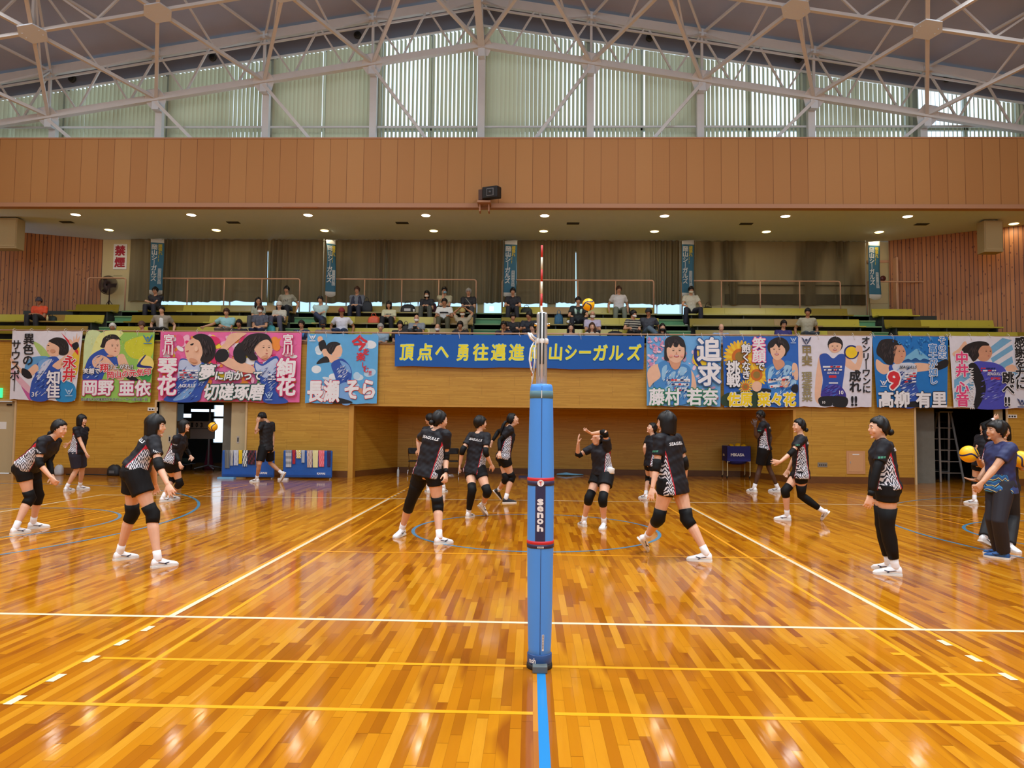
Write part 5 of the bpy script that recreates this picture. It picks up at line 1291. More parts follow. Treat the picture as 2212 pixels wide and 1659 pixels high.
streaks(a, [(1730, 390), (1870, 385), (1890, 500), (1860, 560), (1770, 540)], WB, 34, 10); streaks(a, [(1675, 200), (1770, 178), (1740, 240), (1690, 280)], HS, 16, 11, 40, 3, 100)
a.part('lettering')
a.text('今', 1900, 240, 138, RED, bold=.035); a.text('を', 2006, 290, 62, RED, bold=.03); a.text('楽', 1945, 345, 78, RED, bold=.03); a.text('し', 1990, 410, 52, RED, bold=.03); a.text('む', 2010, 458, 52, RED, bold=.03); a.text('!!', 2062, 488, 52, RED, bold=.03)
a.text('長瀬', 1476, 722, 190, WHT, RED, bold=.04, ob=.065, fit=310); a.text('そら', 1832, 700, 180, WHT, RED, bold=.04, ob=.065, fit=295); a.emblem(1495, 100, 66, WHT)
a.build('sky blue square banner left of the long blue banner, player with arm raised')
# 5 -- long blue banner
a = Art(830, 700, .2577); a.base([(90, 84), (2183, 98), (2172, 382), (88, 355)], mat('royal_blue_cloth', (14, 92, 178), .7, bump=.3, bscale=3)); a.part('lettering')
LBo = col(120, 200, 226); YE = col(246, 232, 50)
for ch, x, w, yb_ in (('頂', 125, 120, 290), ('点', 275, 128, 290), ('へ', 424, 116, 285), ('勇', 606, 98, 293), ('往', 738, 134, 293), ('邁', 890, 128, 293), ('進', 1040, 132, 293), ('岡', 1222, 110, 296), ('山', 1378, 110, 290), ('シ', 1512, 98, 293), ('ー', 1628, 102, 293), ('ガ', 1748, 120, 298), ('ル', 1880, 122, 296), ('ズ', 2034, 116, 296)): a.text(ch, x, yb_, 132, YE, LBo, bold=.026, ob=.05, fit=w, shear=.06)
a.build('long royal blue banner with yellow brush lettering behind the net post', None)
# 6 -- cherry blossom banner
a = Art(1380, 700, .1718); a.base([(95, 146), (1032, 146), (1026, 1042), (100, 1026)], col(110, 176, 232)); a.part('portrait')
petals(a, (105, 1010, 300, 980), [col(226, 176, 206), col(206, 140, 180), col(240, 206, 224), col(190, 150, 180)], 90, 8, (14, 40)); petals(a, (105, 330, 160, 640), [col(226, 176, 206), col(206, 140, 180), col(240, 206, 224)], 60, 9, (14, 36)); a.k += 5
a.oval(800, 430, 130, 120, YEL); a.shape([(690, 330), (720, 300), (740, 430), (800, 540), (740, 520), (690, 430)], NVY)
a.shape([(330, 200), (380, 160), (480, 150), (550, 190), (580, 260), (585, 330), (560, 440), (340, 460), (318, 380), (322, 260)], HR)
a.shape([(105, 610), (160, 530), (250, 505), (300, 560), (280, 660), (180, 740), (125, 790)], SKI); a.shape([(640, 590), (690, 640), (720, 800), (650, 820)], SKI)
a.shape([(240, 505), (340, 470), (420, 560), (500, 560), (540, 500), (640, 550), (660, 700), (640, 860), (600, 1000), (380, 1010), (280, 900), (180, 760), (270, 660)], col(70, 140, 206)); 
for pl in ([(290, 560), (350, 520), (330, 660), (290, 700)], [(520, 540), (600, 560), (560, 640), (500, 620)], [(400, 620), (460, 600), (430, 700), (360, 760)], [(330, 800), (420, 760), (360, 900), (300, 880)]): a.shape(pl, col(150, 200, 236))
a.shape([(340, 690), (640, 690), (640, 730), (345, 722)], WHT, False); a.shape([(400, 745), (630, 745), (628, 778), (405, 772)], WHT, False)
a.shape([(380, 420), (520, 430), (505, 540), (450, 575), (400, 530)], SKD); a.shape([(350, 300), (390, 230), (470, 215), (550, 250), (572, 340), (555, 430), (500, 480), (440, 485), (375, 440), (350, 380)], SKI); a.shape([(345, 300), (360, 215), (440, 180), (540, 205), (575, 290), (520, 280), (500, 245), (480, 290), (440, 285), (430, 240), (400, 300), (370, 290)], HR)
face(a, 465, 345, 200, 250, .1, 1)
streaks(a, [(290, 570), (620, 570), (640, 700), (600, 960), (400, 960), (300, 760)], [col(150, 200, 236), col(40, 100, 180), col(206, 226, 240)], 80, 12, 70, 6, -55); streaks(a, [(345, 230), (440, 175), (560, 230), (560, 270), (360, 300)], HS, 34, 13, 60, 3, 80); bars(a, 350, 640, 694, 1, 20); bars(a, 405, 625, 750, 1, 18); bars(a, 440, 620, 800, 2, 16, 26); a.oval(398, 400, 24, 16, col(240, 170, 150)); a.oval(540, 400, 22, 16, col(240, 170, 150))
a.part('lettering'); a.text('追', 716, 440, 280, WHT, col(44, 90, 150), bold=.035, ob=.075); a.text('求', 728, 745, 270, WHT, col(44, 90, 150), bold=.035, ob=.075); a.text('藤村', 120, 1000, 200, WHT, col(34, 130, 84), bold=.03, ob=.075, fit=400); a.text('若奈', 592, 1000, 200, WHT, col(34, 130, 84), bold=.03, ob=.075, fit=400)
a.build('cherry blossom square banner with a smiling face, right of the long blue banner')
# 7 -- sunflower banner
a = Art(1380, 700, .1718); a.base([(1055, 150), (2003, 150), (2012, 1042), (1075, 1048)], col(40, 104, 196)); a.part('portrait')
def sunflower(x, y, R, n=22):
    for i in range(n): t = 360*i/n; a.oval(x+R*.72*math.cos(math.radians(t)), y+R*.72*math.sin(math.radians(t)), R*.30, R*.10, col(246, 206, 50) if i % 2 else col(240, 180, 40), t); a.k -= .85
    a.k += 1; a.oval(x, y, R*.50, R*.50, col(206, 110, 34)); a.oval(x, y, R*.30, R*.30, col(150, 120, 50))
a.shape([(1080, 880), (1400, 840), (1640, 860), (1640, 1030), (1085, 1035)], col(40, 66, 44)); sunflower(1270, 410, 205, 26); sunflower(1480, 640, 150); sunflower(1340, 790, 90, 16)
a.shape([(1600, 560), (1700, 490), (1760, 560), (1850, 460), (1960, 500), (1992, 560), (1990, 840), (1860, 1000), (1700, 990), (1620, 780), (1590, 640)], col(56, 130, 206)); 
for pl in ([(1640, 560), (1700, 540), (1660, 680), (1620, 680)], [(1840, 520), (1920, 540), (1860, 640), (1800, 620)], [(1900, 700), (1980, 720), (1930, 820), (1880, 780)]): a.shape(pl, col(160, 206, 240))
a.shape([(1616, 700), (1890, 650), (1895, 690), (1625, 745)], WHT, False); a.shape([(1640, 770), (1830, 745), (1830, 780), (1650, 805)], WHT, False)
a.shape([(1930, 500), (1990, 520), (1996, 700), (1930, 660)], SKI); a.shape([(1690, 430), (1800, 450), (1830, 520), (1740, 580), (1690, 500)], SKD)
a.shape([(1625, 330), (1622, 250), (1680, 190), (1770, 165), (1860, 210), (1893, 300), (1860, 360), (1830, 400), (1700, 400)], HR); a.shape([(1650, 300), (1700, 240), (1780, 245), (1830, 300), (1835, 370), (1780, 440), (1720, 450), (1670, 400)], SKI); a.shape([(1640, 290), (1700, 200), (1800, 215), (1850, 290), (1845, 320), (1790, 262), (1760, 300), (1720, 250), (1690, 285), (1660, 300)], HR); face(a, 1735, 330, 165, 210, -.1, 1)
a.oval(1480, 785, 62, 66, SKI); a.oval(1840, 740, 56, 60, SKI); a.shape([(1540, 810), (1650, 820), (1650, 860), (1560, 850)], BLK); a.shape([(1900, 780), (1990, 760), (1992, 860), (1930, 850)], BLK)
streaks(a, [(1640, 560), (1960, 510), (1970, 820), (1720, 920)], [col(150, 200, 236), col(30, 90, 170), col(206, 226, 240)], 70, 14, 70, 6, -55); streaks(a, [(1640, 240), (1770, 175), (1880, 280), (1850, 290), (1700, 240)], HS, 34, 15, 60, 3, 80); bars(a, 1630, 1880, 690, 1, 20); bars(a, 1650, 1820, 780, 1, 16)
a.part('lettering')
a.text('笑顔', 1420, 175, 158, WHT, PNK, True, .03, .08); a.text('で', 1462, 580, 108, WHT, BLK, bold=.03, ob=.08); a.text('飽くなき', 1282, 255, 112, WHT, BLK, True, .03, .08); a.text('挑戦', 1094, 470, 165, WHT, BLK, True, .035, .08)
a.text('佐原', 1104, 1015, 160, col(250, 214, 30), WHT, bold=.04, ob=.09, fit=320); a.text('菜々花', 1482, 1015, 160, col(250, 214, 30), WHT, bold=.04, ob=.09, fit=490); a.emblem(1896, 168, 76, col(190, 214, 240))
a.build('blue sunflower square banner with a laughing face and yellow name')
# 8 -- white banner with ball
a = Art(1700, 700, .2315); a.base([(103, 106), (796, 110), (788, 776), (115, 772)], col(226, 224, 236)); a.part('portrait')
a.shape([(300, 300), (330, 290), (330, 500), (320, 700), (300, 745), (262, 700), (262, 560), (280, 400)], SKI); a.shape([(540, 300), (600, 340), (640, 370), (660, 300), (660, 210), (700, 215), (706, 320), (680, 420), (640, 440), (545, 390)], SKI)
a.shape([(305, 295), (370, 275), (430, 320), (490, 280), (545, 300), (535, 450), (515, 620), (545, 690), (330, 690), (335, 520), (315, 400)], JB); a.shape([(330, 620), (430, 560), (520, 600), (540, 690), (335, 690)], col(60, 50, 150)); a.shape([(312, 680), (548, 680), (550, 772), (435, 768), (425, 735), (410, 766), (310, 760)], BLK)
for q in ((335, 390, 420, 408), (430, 388, 512, 408), (362, 420, 420, 436), (428, 420, 490, 434), (390, 544, 475, 556)): a.shape([(q[0], q[1]), (q[2], q[1]), (q[2], q[3]), (q[0], q[3])], WHT, False)
a.shape([(390, 478), (460, 478), (460, 502), (390, 502)], RED, False)
a.oval(450, 190, 72, 74, HR); a.shape([(388, 215), (398, 168), (440, 150), (500, 165), (506, 215), (485, 255), (440, 268), (404, 250)], SKI); a.shape([(380, 200), (400, 140), (450, 120), (510, 150), (516, 200), (490, 180), (440, 172), (405, 182)], HR); face(a, 446, 212, 112, 120, 0, 1)
a.oval(600, 262, 70, 66, NVY); a.oval(600, 264, 56, 54, YEL); a.oval(660, 230, 22, 30, SKI)
streaks(a, [(345, 560), (515, 560), (530, 680), (345, 680)], [col(90, 80, 180), col(70, 110, 210)], 40, 16, 50, 5, -30); streaks(a, [(395, 150), (450, 128), (508, 160), (500, 180), (400, 185)], HS, 20, 17, 36, 2.4, 85); bars(a, 340, 510, 392, 2, 14, 30)
a.part('lettering'); a.text('甲斐', 132, 206, 94, col(146, 130, 84), vert=True, bold=.02); a.text('理香菜', 132, 446, 94, col(150, 140, 100), vert=True, bold=.02); a.text('オンリーワンに', 690, 118, 77, BLK, vert=True, bold=.028, sx=1.0); a.text('成れ', 575, 435, 104, BLK, vert=True, bold=.035); a.text('!!', 590, 760, 110, BLK, bold=.04); a.emblem(132, 120, 90, col(70, 80, 110)); a.text('10', 474, 655, 44, WHT); a.text('SEAGULLS', 368, 466, 26, WHT, shear=.25, fit=112); a.text('10', 320, 742, 30, WHT)
a.build('white square banner with a standing player holding up a ball')
# 9 -- blue banner with mountain
a = Art(1700, 700, .2315); a.base([(796, 106), (1503, 116), (1494, 778), (842, 776)], col(26, 120, 200)); a.part('portrait')
a.shape([(1080, 345), (1180, 250), (1215, 232), (1250, 255), (1330, 345)], col(120, 186, 224)); a.shape([(1090, 350), (1130, 325), (1160, 335), (1200, 315), (1240, 338), (1280, 322), (1330, 350)], col(24, 84, 150))
a.shape([(835, 330), (900, 370), (960, 390), (960, 440), (900, 470), (836, 420)], SKI); a.shape([(1180, 370), (1280, 365), (1380, 385), (1380, 420), (1260, 442), (1195, 440)], SKI); a.shape([(1370, 380), (1490, 330), (1500, 390), (1420, 430), (1375, 430)], BLK)
a.shape([(960, 385), (1060, 360), (1180, 370), (1212, 440), (1205, 560), (1230, 640), (1210, 770), (1060, 770), (1060, 600), (960, 450)], JB); a.shape([(985, 380), (1080, 362), (1190, 372), (1208, 470), (1100, 520), (1010, 450)], col(214, 220, 234)); a.shape([(1090, 740), (1210, 720), (1240, 772), (1100, 772)], BLK)
a.shape([(985, 200), (1060, 190), (1100, 240), (1106, 300), (1070, 360), (1010, 370), (970, 300)], SKD); a.shape([(838, 220), (880, 150), (980, 140), (1060, 175), (1062, 195), (1010, 200), (990, 250), (1000, 300), (985, 375), (930, 372), (880, 320), (838, 280)], HR); face(a, 1050, 262, 100, 160, .8)
streaks(a, [(990, 400), (1195, 390), (1205, 560), (1215, 700), (1080, 720), (1030, 560)], WB, 60, 18, 60, 4, -30); streaks(a, [(850, 230), (900, 160), (1040, 175), (985, 340), (900, 350)], HS, 50, 19, 70, 3, 110); streaks(a, [(860, 120), (1380, 130), (1300, 330), (1120, 220)], [col(60, 150, 220), col(20, 100, 180)], 40, 20, 20, 10, 0); bars(a, 1090, 1200, 455, 4, 13, 26)
a.part('lettering'); a.text('その志', 1400, 116, 72, col(70, 140, 210), WHT, True, .025, .09); a.text('富士が如し', 1312, 190, 76, col(70, 140, 210), WHT, True, .025, .09); a.text('9', 938, 602, 200, RED, WHT, bold=.05, ob=.11); a.text('髙柳', 848, 762, 142, WHT, BLK, bold=.04, ob=.08, fit=290); a.text('有里', 1196, 765, 142, WHT, BLK, bold=.04, ob=.08, fit=290); a.emblem(862, 520, 66, WHT); a.text('SEAGULLS', 1040, 415, 34, BLK, shear=.25, fit=160)
a.build('blue square banner with a snowy mountain and a large red nine')
# 10 -- stripes
a = Art(1700, 700, .2315); a.base([(1512, 108), (2262, 118), (2232, 788), (1556, 780)], col(228, 228, 238)); a.part('portrait')
for pl in ([(1880, 230), (2010, 130), (2100, 150), (1900, 290)], [(1900, 320), (2100, 190), (2110, 240), (1920, 360)], [(1940, 400), (2100, 300), (2110, 360), (1980, 440)], [(1560, 520), (1750, 400), (1750, 470), (1560, 600)], [(1560, 640), (1740, 520), (1740, 600), (1560, 700)], [(1990, 500), (2200, 360), (2210, 420), (2040, 540)]): a.shape(pl, col(120, 180, 220), False)
a.shape([(1545, 270), (1600, 230), (1650, 165), (1672, 170), (1680, 220), (1620, 280), (1560, 300)], SKI)
a.shape([(1740, 360), (1850, 350), (1960, 370), (2040, 430), (2050, 560), (2030, 700), (2060, 785), (1760, 782), (1800, 620), (1740, 480)], col(76, 80, 190)); a.shape([(1690, 400), (1760, 370), (1840, 520), (1850, 640), (1780, 780), (1740, 770), (1760, 600)], BLK); a.shape([(2040, 400), (2110, 380), (2160, 440), (2060, 440)], SKI); a.shape([(1900, 498), (1990, 498), (1990, 522), (1900, 522)], RED, False)
a.shape([(1790, 215), (1880, 200), (1912, 250), (1905, 300), (1860, 345), (1800, 340), (1760, 280)], SKD); a.shape([(1628, 250), (1680, 190), (1780, 160), (1860, 170), (1885, 200), (1820, 205), (1785, 250), (1790, 300), (1740, 350), (1700, 300)], HR); face(a, 1860, 262, 96, 150, .8)
streaks(a, [(1790, 380), (2030, 430), (2030, 700), (1800, 760)], [col(110, 110, 214), col(60, 60, 160), col(150, 160, 230)], 70, 21, 60, 4, -20); streaks(a, [(1660, 240), (1780, 170), (1775, 250), (1720, 330)], HS, 30, 22, 60, 3, 110); bars(a, 1800, 1960, 408, 2, 12, 22)
a.part('lettering'); a.text('中井', 1562, 262, 118, col(232, 70, 130), WHT, True, .035, .085); a.text('心音', 1566, 540, 118, col(232, 70, 130), WHT, True, .035, .085); a.text('感謝を力に', 2112, 124, 100, BLK, WHT, True, .035, .08); a.text('跳べ', 1998, 452, 108, BLK, WHT, True, .035, .08); a.text('!!', 2020, 760, 100, BLK, WHT, bold=.04, ob=.09)
a.text('SEAGULLS', 1860, 478, 34, WHT, shear=.25, fit=140); a.emblem(2140, 690, 90, col(60, 76, 120))
q = a.p(1693, 412); a.k += 1; q = a.p(1693, 412); a.mb['lettering'].text('NAKAI KOKONE', q, (0, 0, -1), (1, 0, 0), .16, a.mi(WHT), .02, fit=1.12)
a.build('white and blue striped square banner at the right edge with pink writing')

# ---------------------------------------------------------------- upright flags in front of the curtains
M_FLAG = mat('teal_blue_flag_cloth', (48, 104, 130), .7, bump=.3, bscale=4)
for i, (x, z1, tw, lb) in enumerate(((-12.30, 7.42, 14, 'leftmost, beside the no smoking sign'), (-6.62, 7.40, 34, 'second from left, twisted'), (-.80, 7.40, 6, 'above the third stairway'), (4.86, 7.42, 8, 'above the fourth stairway'), (10.72, 7.40, 12, 'rightmost, beside the cream door'))):
    o = empty('upright_flag', (x, 17.0, 5.6), 'teal upright flag with white lettering, '+lb, 'flag', 'upright flags in front of the curtains')
    y = 16.95; m = MB(); w = .40 if i != 1 else .32; n = 16
    def fp_(u, v, off=0.0):        # u across 0..1, v down 0..1
        t = math.radians(tw)*(1-.3*v)*(1 if i != 1 else 1+.5*math.sin(v*5)); uu = u-.5
        sag = .05*math.sin(v*3.0+i)*(1 if i == 1 else .25)
        return V((x+.02+w*(uu*math.cos(t)+.5)+sag+(.10*v if i == 1 else 0)-.2, y+w*uu*math.sin(t)+.02*math.sin(v*7+i)*u-off, z1-1.78*v-(.07*math.sin(u*PI) if v > .98 else 0)+(.04*u if v < .02 else 0)))
    for a_ in range(n+1):
        for b_ in range(7): m.v.append(tuple(fp_(b_/6, a_/n)))
    for a_ in range(n):
        for b_ in range(6): m.f.append((a_*7+b_, (a_+1)*7+b_, (a_+1)*7+b_+1, a_*7+b_+1)); m.m.append(1 if a_ == 0 or a_ == n-1 else 0); m.sm.append(True)
    c = m.build('cloth', [M_FLAG, mat('flag_white_edge', (206, 206, 200), .7)], o); so = c.modifiers.new('s', 'SOLIDIFY'); so.thickness = .004; so.offset = 1
    t = MB()
    def lay(mb, s0, body, u0, v0, sz, mi):
        tm = MB(); tm.text(body, (0, 0, 0), (1, 0, 0), (0, 0, 1), 1.0, 0, .03, vertical=True)
        for vv in tm.v: mb.v.append(tuple(fp_(u0+vv[0]*sz/w, v0-vv[2]*sz/1.78, .012)))
        b = s0
        for f in tm.f: mb.f.append(tuple(b+q for q in f)); mb.m.append(mi); mb.sm.append(False)
        return s0+len(tm.v)
    k = lay(t, 0, '岡山シーガルズ', .06, .10, .185, 0); k = lay(t, k, '頑張れ!!', .56, .09, .125, 1); k = lay(t, k, '田田田日田', .60, .54, .11, 0)
    t.build('lettering', [mat('flag_white_ink', (216, 222, 220), .7), mat('flag_yellow_ink', (226, 206, 60), .7)], o)
    MB().tube([(x-.22, 17.03, 5.1), (x-.22, 17.02, 7.47)], .012, 6).tube([(x-.24, 17.0, z1+.01), (x+.24, 17.0-.02, z1+.02)], .009, 6).build('pole', mat('flag_pole_grey', (150, 150, 140), .5), o)
# ================================================================ net post, net, balls
M_PAD = mat('blue_post_pad', (76, 152, 240), .45, var=.04, scale=4); M_NAVY2 = mat('navy_strap', (44, 44, 80), .5); M_REDS = mat('red_strap', (206, 40, 50), .5)
def net_post(y, side, label, near=True):
    x0 = -.015; o = empty('net_post', (x0, y, 0), label, 'net post')
    MB().lathe((x0, y, 0), [(.036, .02), (.036, 2.36 if not near else 2.31), (.033, 2.325), (.001, 2.325)], 24).build('pole', M_ALU, o)
    f = -1 if near else 1
    sl = MB().box(x0-.016, x0+.016, y+f*.0385-.002, y+f*.0385+.002, 1.98, 2.32); sl.box(x0-.022, x0-.018, y+f*.037-.006, y+f*.037+.002, 1.9, 2.32, 1).box(x0+.018, x0+.022, y+f*.037-.006, y+f*.037+.002, 1.9, 2.32, 1)
    sl.build('slot', [mat('slot_shadow_metal', (70, 74, 74), .5, metal=.6), M_ALU], o)
    MB().tube([(x0, y+f*.046, 2.33), (x0, y+f*.047, 1.86)], .0045, 8).tube([(x0, y+f*.046, 2.33), (x0, y+.02, 2.345), (x0, 0.05 if near else 8.95, 2.26)], .0045, 8).build('net_wire', M_WHITE, o)
    for z in (2.245,): MB().tube([(x0-.052, y, z), (x0+.052, y, z)], .011, 10).build('bolt', M_CHROME, o)
    MB().lathe((x0, y, 0), [(.040, 2.115), (.044, 2.12), (.044, 2.145), (.040, 2.15)], 20).build('rope_winding', M_WHITE, o)
    # padding: two shells in three lengths, seam at the front
    prof = [(.064, 1.845), (.070, 1.838), (.0745, 1.82), (.076, 1.78), (.080, 1.6), (.086, 1.25), (.087, 1.10), (.086, .75), (.080, .35), (.076, .16), (.074, .13), (.072, .05)]
    p = MB().lathe((x0, y, 0), prof[::-1], 40); pad = p.build('pad', M_PAD, o)
    sm = MB(); R = lambda z: next((r0+(r1-r0)*(z0-z)/(z0-z1) for (r0, z0), (r1, z1) in zip(prof, prof[1:]) if z1 <= z <= z0), .074)
    for z0, z1 in ((1.83, 1.235), (.775, .10)):
        zs = [z0+(z1-z0)*k/10 for k in range(11)]; sm.tube([(x0+.002, y+f*(R(z)+.0005), z) for z in zs], .0016, 5)
    sm.build('seam', M_NAVY2, pad)
    def band(nm, z0, z1, m, e=.0015, n=40): return MB().lathe((x0, y, 0), [(R(z0)+e-.003, z0-.001), (R(z0)+e, z0), (R(z1)+e, z1), (R(z1)+e-.003, z1+.001)], n).build(nm, m, o)
    band('hook_tape', 1.752, 1.80, mat('grey_green_tape', (88, 128, 140), .6), .002)
    MB().box(x0-.002, x0+.003, y+f*(R(1.77)+.003)-.001, y+f*(R(1.77)+.003)+.001, 1.752, 1.802).build('tape_edge', M_WHITE, o)
    for z, h_ in ((1.211, .030), (.802, .025)): band('red_strap', z, z+.020, M_REDS, .003); band('navy_strap', z-h_, z, M_NAVY2, .003)
    # navy label strip with the maker's letters one under another, laid on the curve of the pad
    st = MB(); n = 8
    for k in range(14):
        za = 0
    vs = []; 
    for k in range(15):
        z = .822+.359*k/14
        for j in range(n+1): t = math.radians(-24+44*j/n); vs.append((x0+math.sin(t)*(R(z)+.0015), y+f*math.cos(t)*(R(z)+.0015), z))
    st.add(vs, [(k*(n+1)+j, k*(n+1)+j+1, (k+1)*(n+1)+j+1, (k+1)*(n+1)+j) for k in range(14) for j in range(n)], 0, True); ls = st.build('label_strip', M_NAVY2, o)
    tx = MB()
    for k, ch in enumerate('senoh'):
        g = MB().text(ch, (0, 0, 0), (1, 0, 0), (0, 0, 1), 1.0, 0, .05, fit=.041); zz = [v[2] for v in g.v]; a0, a1 = min(zz), max(zz)
        zb = W(1150, (1091.6, 1105.0, 1118.8, 1132.2, 1148.2)[k], -1.085).z; hh = (.044, .0365, .036, .036, .043)[k]
        tx.add([(v[0]-.024, v[1], zb+(v[2]-a0)/(a1-a0)*hh) for v in g.v], g.f)
    def wrap(v): t = v[0]/.088; z = v[2]; e = .003+abs(v[1]); return (x0+math.sin(t)*(R(z)+e), y+f*math.cos(t)*(R(z)+e), z)
    tx.v = [wrap(v) for v in tx.v]; tx.build('maker_letters', M_INKW, ls)
    em = MB(); em.poly([(.0215*math.cos(a), 0, 1.199+.0215*math.sin(a)) for a in [2*PI*i/20 for i in range(20)]][::-1]); em.add([(-.013, 0, 1.208), (.010, 0, 1.211), (.002, 0, 1.203), (.004, 0, 1.184), (-.001, 0, 1.182), (-.002, 0, 1.202)], [(0, 1, 2, 3, 4, 5)], 1)
    em.v = [(lambda q: (q[0], q[1]+f*(.0015 if i >= 20 else 0), q[2]))(( lambda t, z: (x0+math.sin(t)*(R(z)+.005), y+f*math.cos(t)*(R(z)+.005), z))((v[0]-.002)/.088, v[2])) for i, v in enumerate(em.v)]
    em.build('emblem', [M_INKW, M_REDS], o)
    for (u, z, w_, h_, t_) in ((0, .781, .04, .010, ''), (.022, .125, .015, .105, '')):
        lb = MB(); vs = []
        for zz in (z, z+h_):
            for j in range(5): t = (u-w_/2+w_*j/4)/.085; vs.append((x0+math.sin(t)*(R(min(1.8, zz))+.0045), y+f*math.cos(t)*(R(min(1.8, zz))+.0045), zz))
        lb.add(vs, [(j, j+1, j+6, j+5) for j in range(4)]); so = lb.build('sticker', M_WHITE, o)
        ink = MB()
        if h_ > w_:
            for q in range(9): zz = z+h_-.012-.010*q; t = u/.085; ink.box(x0+math.sin(t)*(R(zz)+.0052)-.003, x0+math.sin(t)*(R(zz)+.0052)+.003, y+f*math.cos(t)*(R(zz)+.0056)-.0004, y+f*math.cos(t)*(R(zz)+.0056)+.0004, zz, zz+(.006 if q else .008))
        else:
            for q in range(5): t = (u-.014+.007*q)/.085; ink.box(x0+math.sin(t)*(R(z)+.0052)-.0022, x0+math.sin(t)*(R(z)+.0052)+.0022, y+f*math.cos(t)*(R(z)+.0056)-.0004, y+f*math.cos(t)*(R(z)+.0056)+.0004, z+.003, z+.007)
        ink.build('sticker_print', M_MARK, so)
    fs = MB().lathe((x0, y, 0), [(.078, .032), (.080, .036), (.080, .092), (.077, .096)], 40).build('foot_strap', mat('dark_blue_strap', (36, 76, 130), .5), o)
    t2 = MB().text('noh', (0, 0, .046), (1, 0, 0), (0, 0, 1), .045, 0, .03, fit=.05); t2.v = [(x0+math.sin((v[0]-.075)/.081)*.0815, y+f*math.cos((v[0]-.075)/.081)*.0815, v[2]) for v in t2.v]; t2.build('strap_letters', M_INKW, fs)
    MB().lathe((x0, y, 0), [(.083, 0), (.085, .008), (.082, .032), (.07, .034)], 32).build('base_ring', M_DARK, o)
    bevel(MB().box(x0-.045, x0+.05, min(y+f*.13, y+f*.06), max(y+f*.13, y+f*.06), 0.0, .045).build('base_block', mat('grey_rubber', (92, 100, 100), .6), o), .006)
    if near:
        rp = MB(); q = V((x0-.04, y-.02, 2.13))
        rp.tube([q+V(t_) for t_ in ((0, 0, .02), (-.02, -.01, .03), (-.035, -.02, .05), (-.05, -.02, .055), (-.035, -.025, .02), (-.01, -.01, 0))], .008, 6)
        rp.tube([q+V(t_) for t_ in ((-.01, 0, 0), (-.035, -.01, -.05), (-.042, -.015, -.12), (-.03, -.015, -.19), (-.018, -.01, -.215), (-.006, 0, -.12), (-.004, 0, -.05), (0, 0, .0))], .005, 6)
        rp.tube([q+V(t_) for t_ in ((-.012, -.01, -.04), (-.004, 0, -.14), (-.018, .02, -.24), (-.03, .03, -.30))], .004, 6)
        rp.build('tied_rope', M_WHITE, o)
    return o
net_post(-1.0, -1, 'blue padded volleyball net post in the foreground with a steel top')
net_post(10.05, 1, 'far blue padded net post hidden behind the near one', False)
o = empty('volleyball_net', (0, 4.5, 1.24), 'black volleyball net with white tapes, seen exactly edge-on behind the post', 'net')
m = MB()
for i in range(96): y = -.25+9.5*i/95; m.box(-.0015, .0015, y-.0012, y+.0012, 1.27, 2.2)
for k in range(10): z = 1.30+.1*k; m.box(-.0012, .0012, -.25, 9.25, z-.0012, z+.0012)
m.build('mesh', M_DARK, o)
MB().box(-.005, .005, -.25, 9.25, 2.17, 2.24).box(-.004, .004, -.25, 9.25, 1.24, 1.275).box(-.005, .005, 0, .05, 1.24, 2.24).box(-.005, .005, 8.95, 9.0, 1.24, 2.24).build('tape', M_WHITE, o)
def antenna(x, y, label):
    o = empty('net_antenna', (x, y, 1.44), label, 'antenna', 'antennas on the net')
    a_, b_ = MB(), MB()
    for k in range(16):
        (a_ if k % 2 else b_).tube([(x, y, 1.44+.1*k), (x, y, 1.54+.1*k)], .0085 if y < 4 else .0055, 8)
    a_.build('red_bands', mat('antenna_red', (206, 48, 44), .5), o); b_.build('white_bands', mat('antenna_white', (232, 228, 206), .5), o)
antenna(-.006, .03, 'red and white striped antenna rising above the near post'); antenna(-.075, 8.97, 'thin far antenna seen left of the steel post top')

M_BY = mat('ball_yellow', (250, 186, 10), .4, bump=.15, bscale=220); M_BN = mat('ball_navy', (46, 40, 84), .4)
def ball_mat():
    s = NT('volleyball_leather'); tc = s.n('TexCoord'); v = tc.outputs['Object']
    sp = s.n('SeparateXYZ'); s.t.links.new(v, sp.inputs[0]); x, y, z = sp.outputs
    k = 1/.105; X, Y, Z = (s.math('MULTIPLY', q, k) for q in (x, y, z))
    w1 = s.math('ABSOLUTE', s.math('ADD', Z, s.math('ADD', .18, s.math('MULTIPLY', s.math('SINE', s.math('MULTIPLY', X, 3.2)), .22))))
    w2 = s.math('ABSOLUTE', s.math('ADD', s.math('SUBTRACT', X, .35), s.math('MULTIPLY', s.math('SINE', s.math('MULTIPLY', Z, 3.2)), .22)))
    m2 = s.math('MULTIPLY', s.math('LESS_THAN', w2, .11), s.math('GREATER_THAN', Z, -.2))
    f = s.math('MAXIMUM', s.math('LESS_THAN', w1, .11), m2)
    edge = s.math('MULTIPLY', s.math('GREATER_THAN', X, .5), s.math('GREATER_THAN', Z, .2))
    c = s.mix(f, rgb(250, 188, 12), rgb(44, 38, 84)); s.bump(s.noise(v, 240, 1), .1, .001); return s.set(Base_Color=c, Roughness=.4)
M_BALL = ball_mat()
def ball(p, label, rot=(0, 0, 0), cat='ball'):
    mb = MB().ball((0, 0, 0), .105, 32)
    o = mb.build('volleyball', M_BALL); o.location = p; o.rotation_euler = rot
    return tag(o, label, cat, 'yellow and navy volleyballs')
ball(W(1271, 658, 6.2), 'volleyball in the air right of the antenna', (.2, 2.6, .3))
ball(W(460, 922, 10.5), 'volleyball in flight in front of the left doorway', (.5, .4, 0))
ball(W(2093, 981, 3.35), 'volleyball held out at the left of the coach', (0, 0, .2))
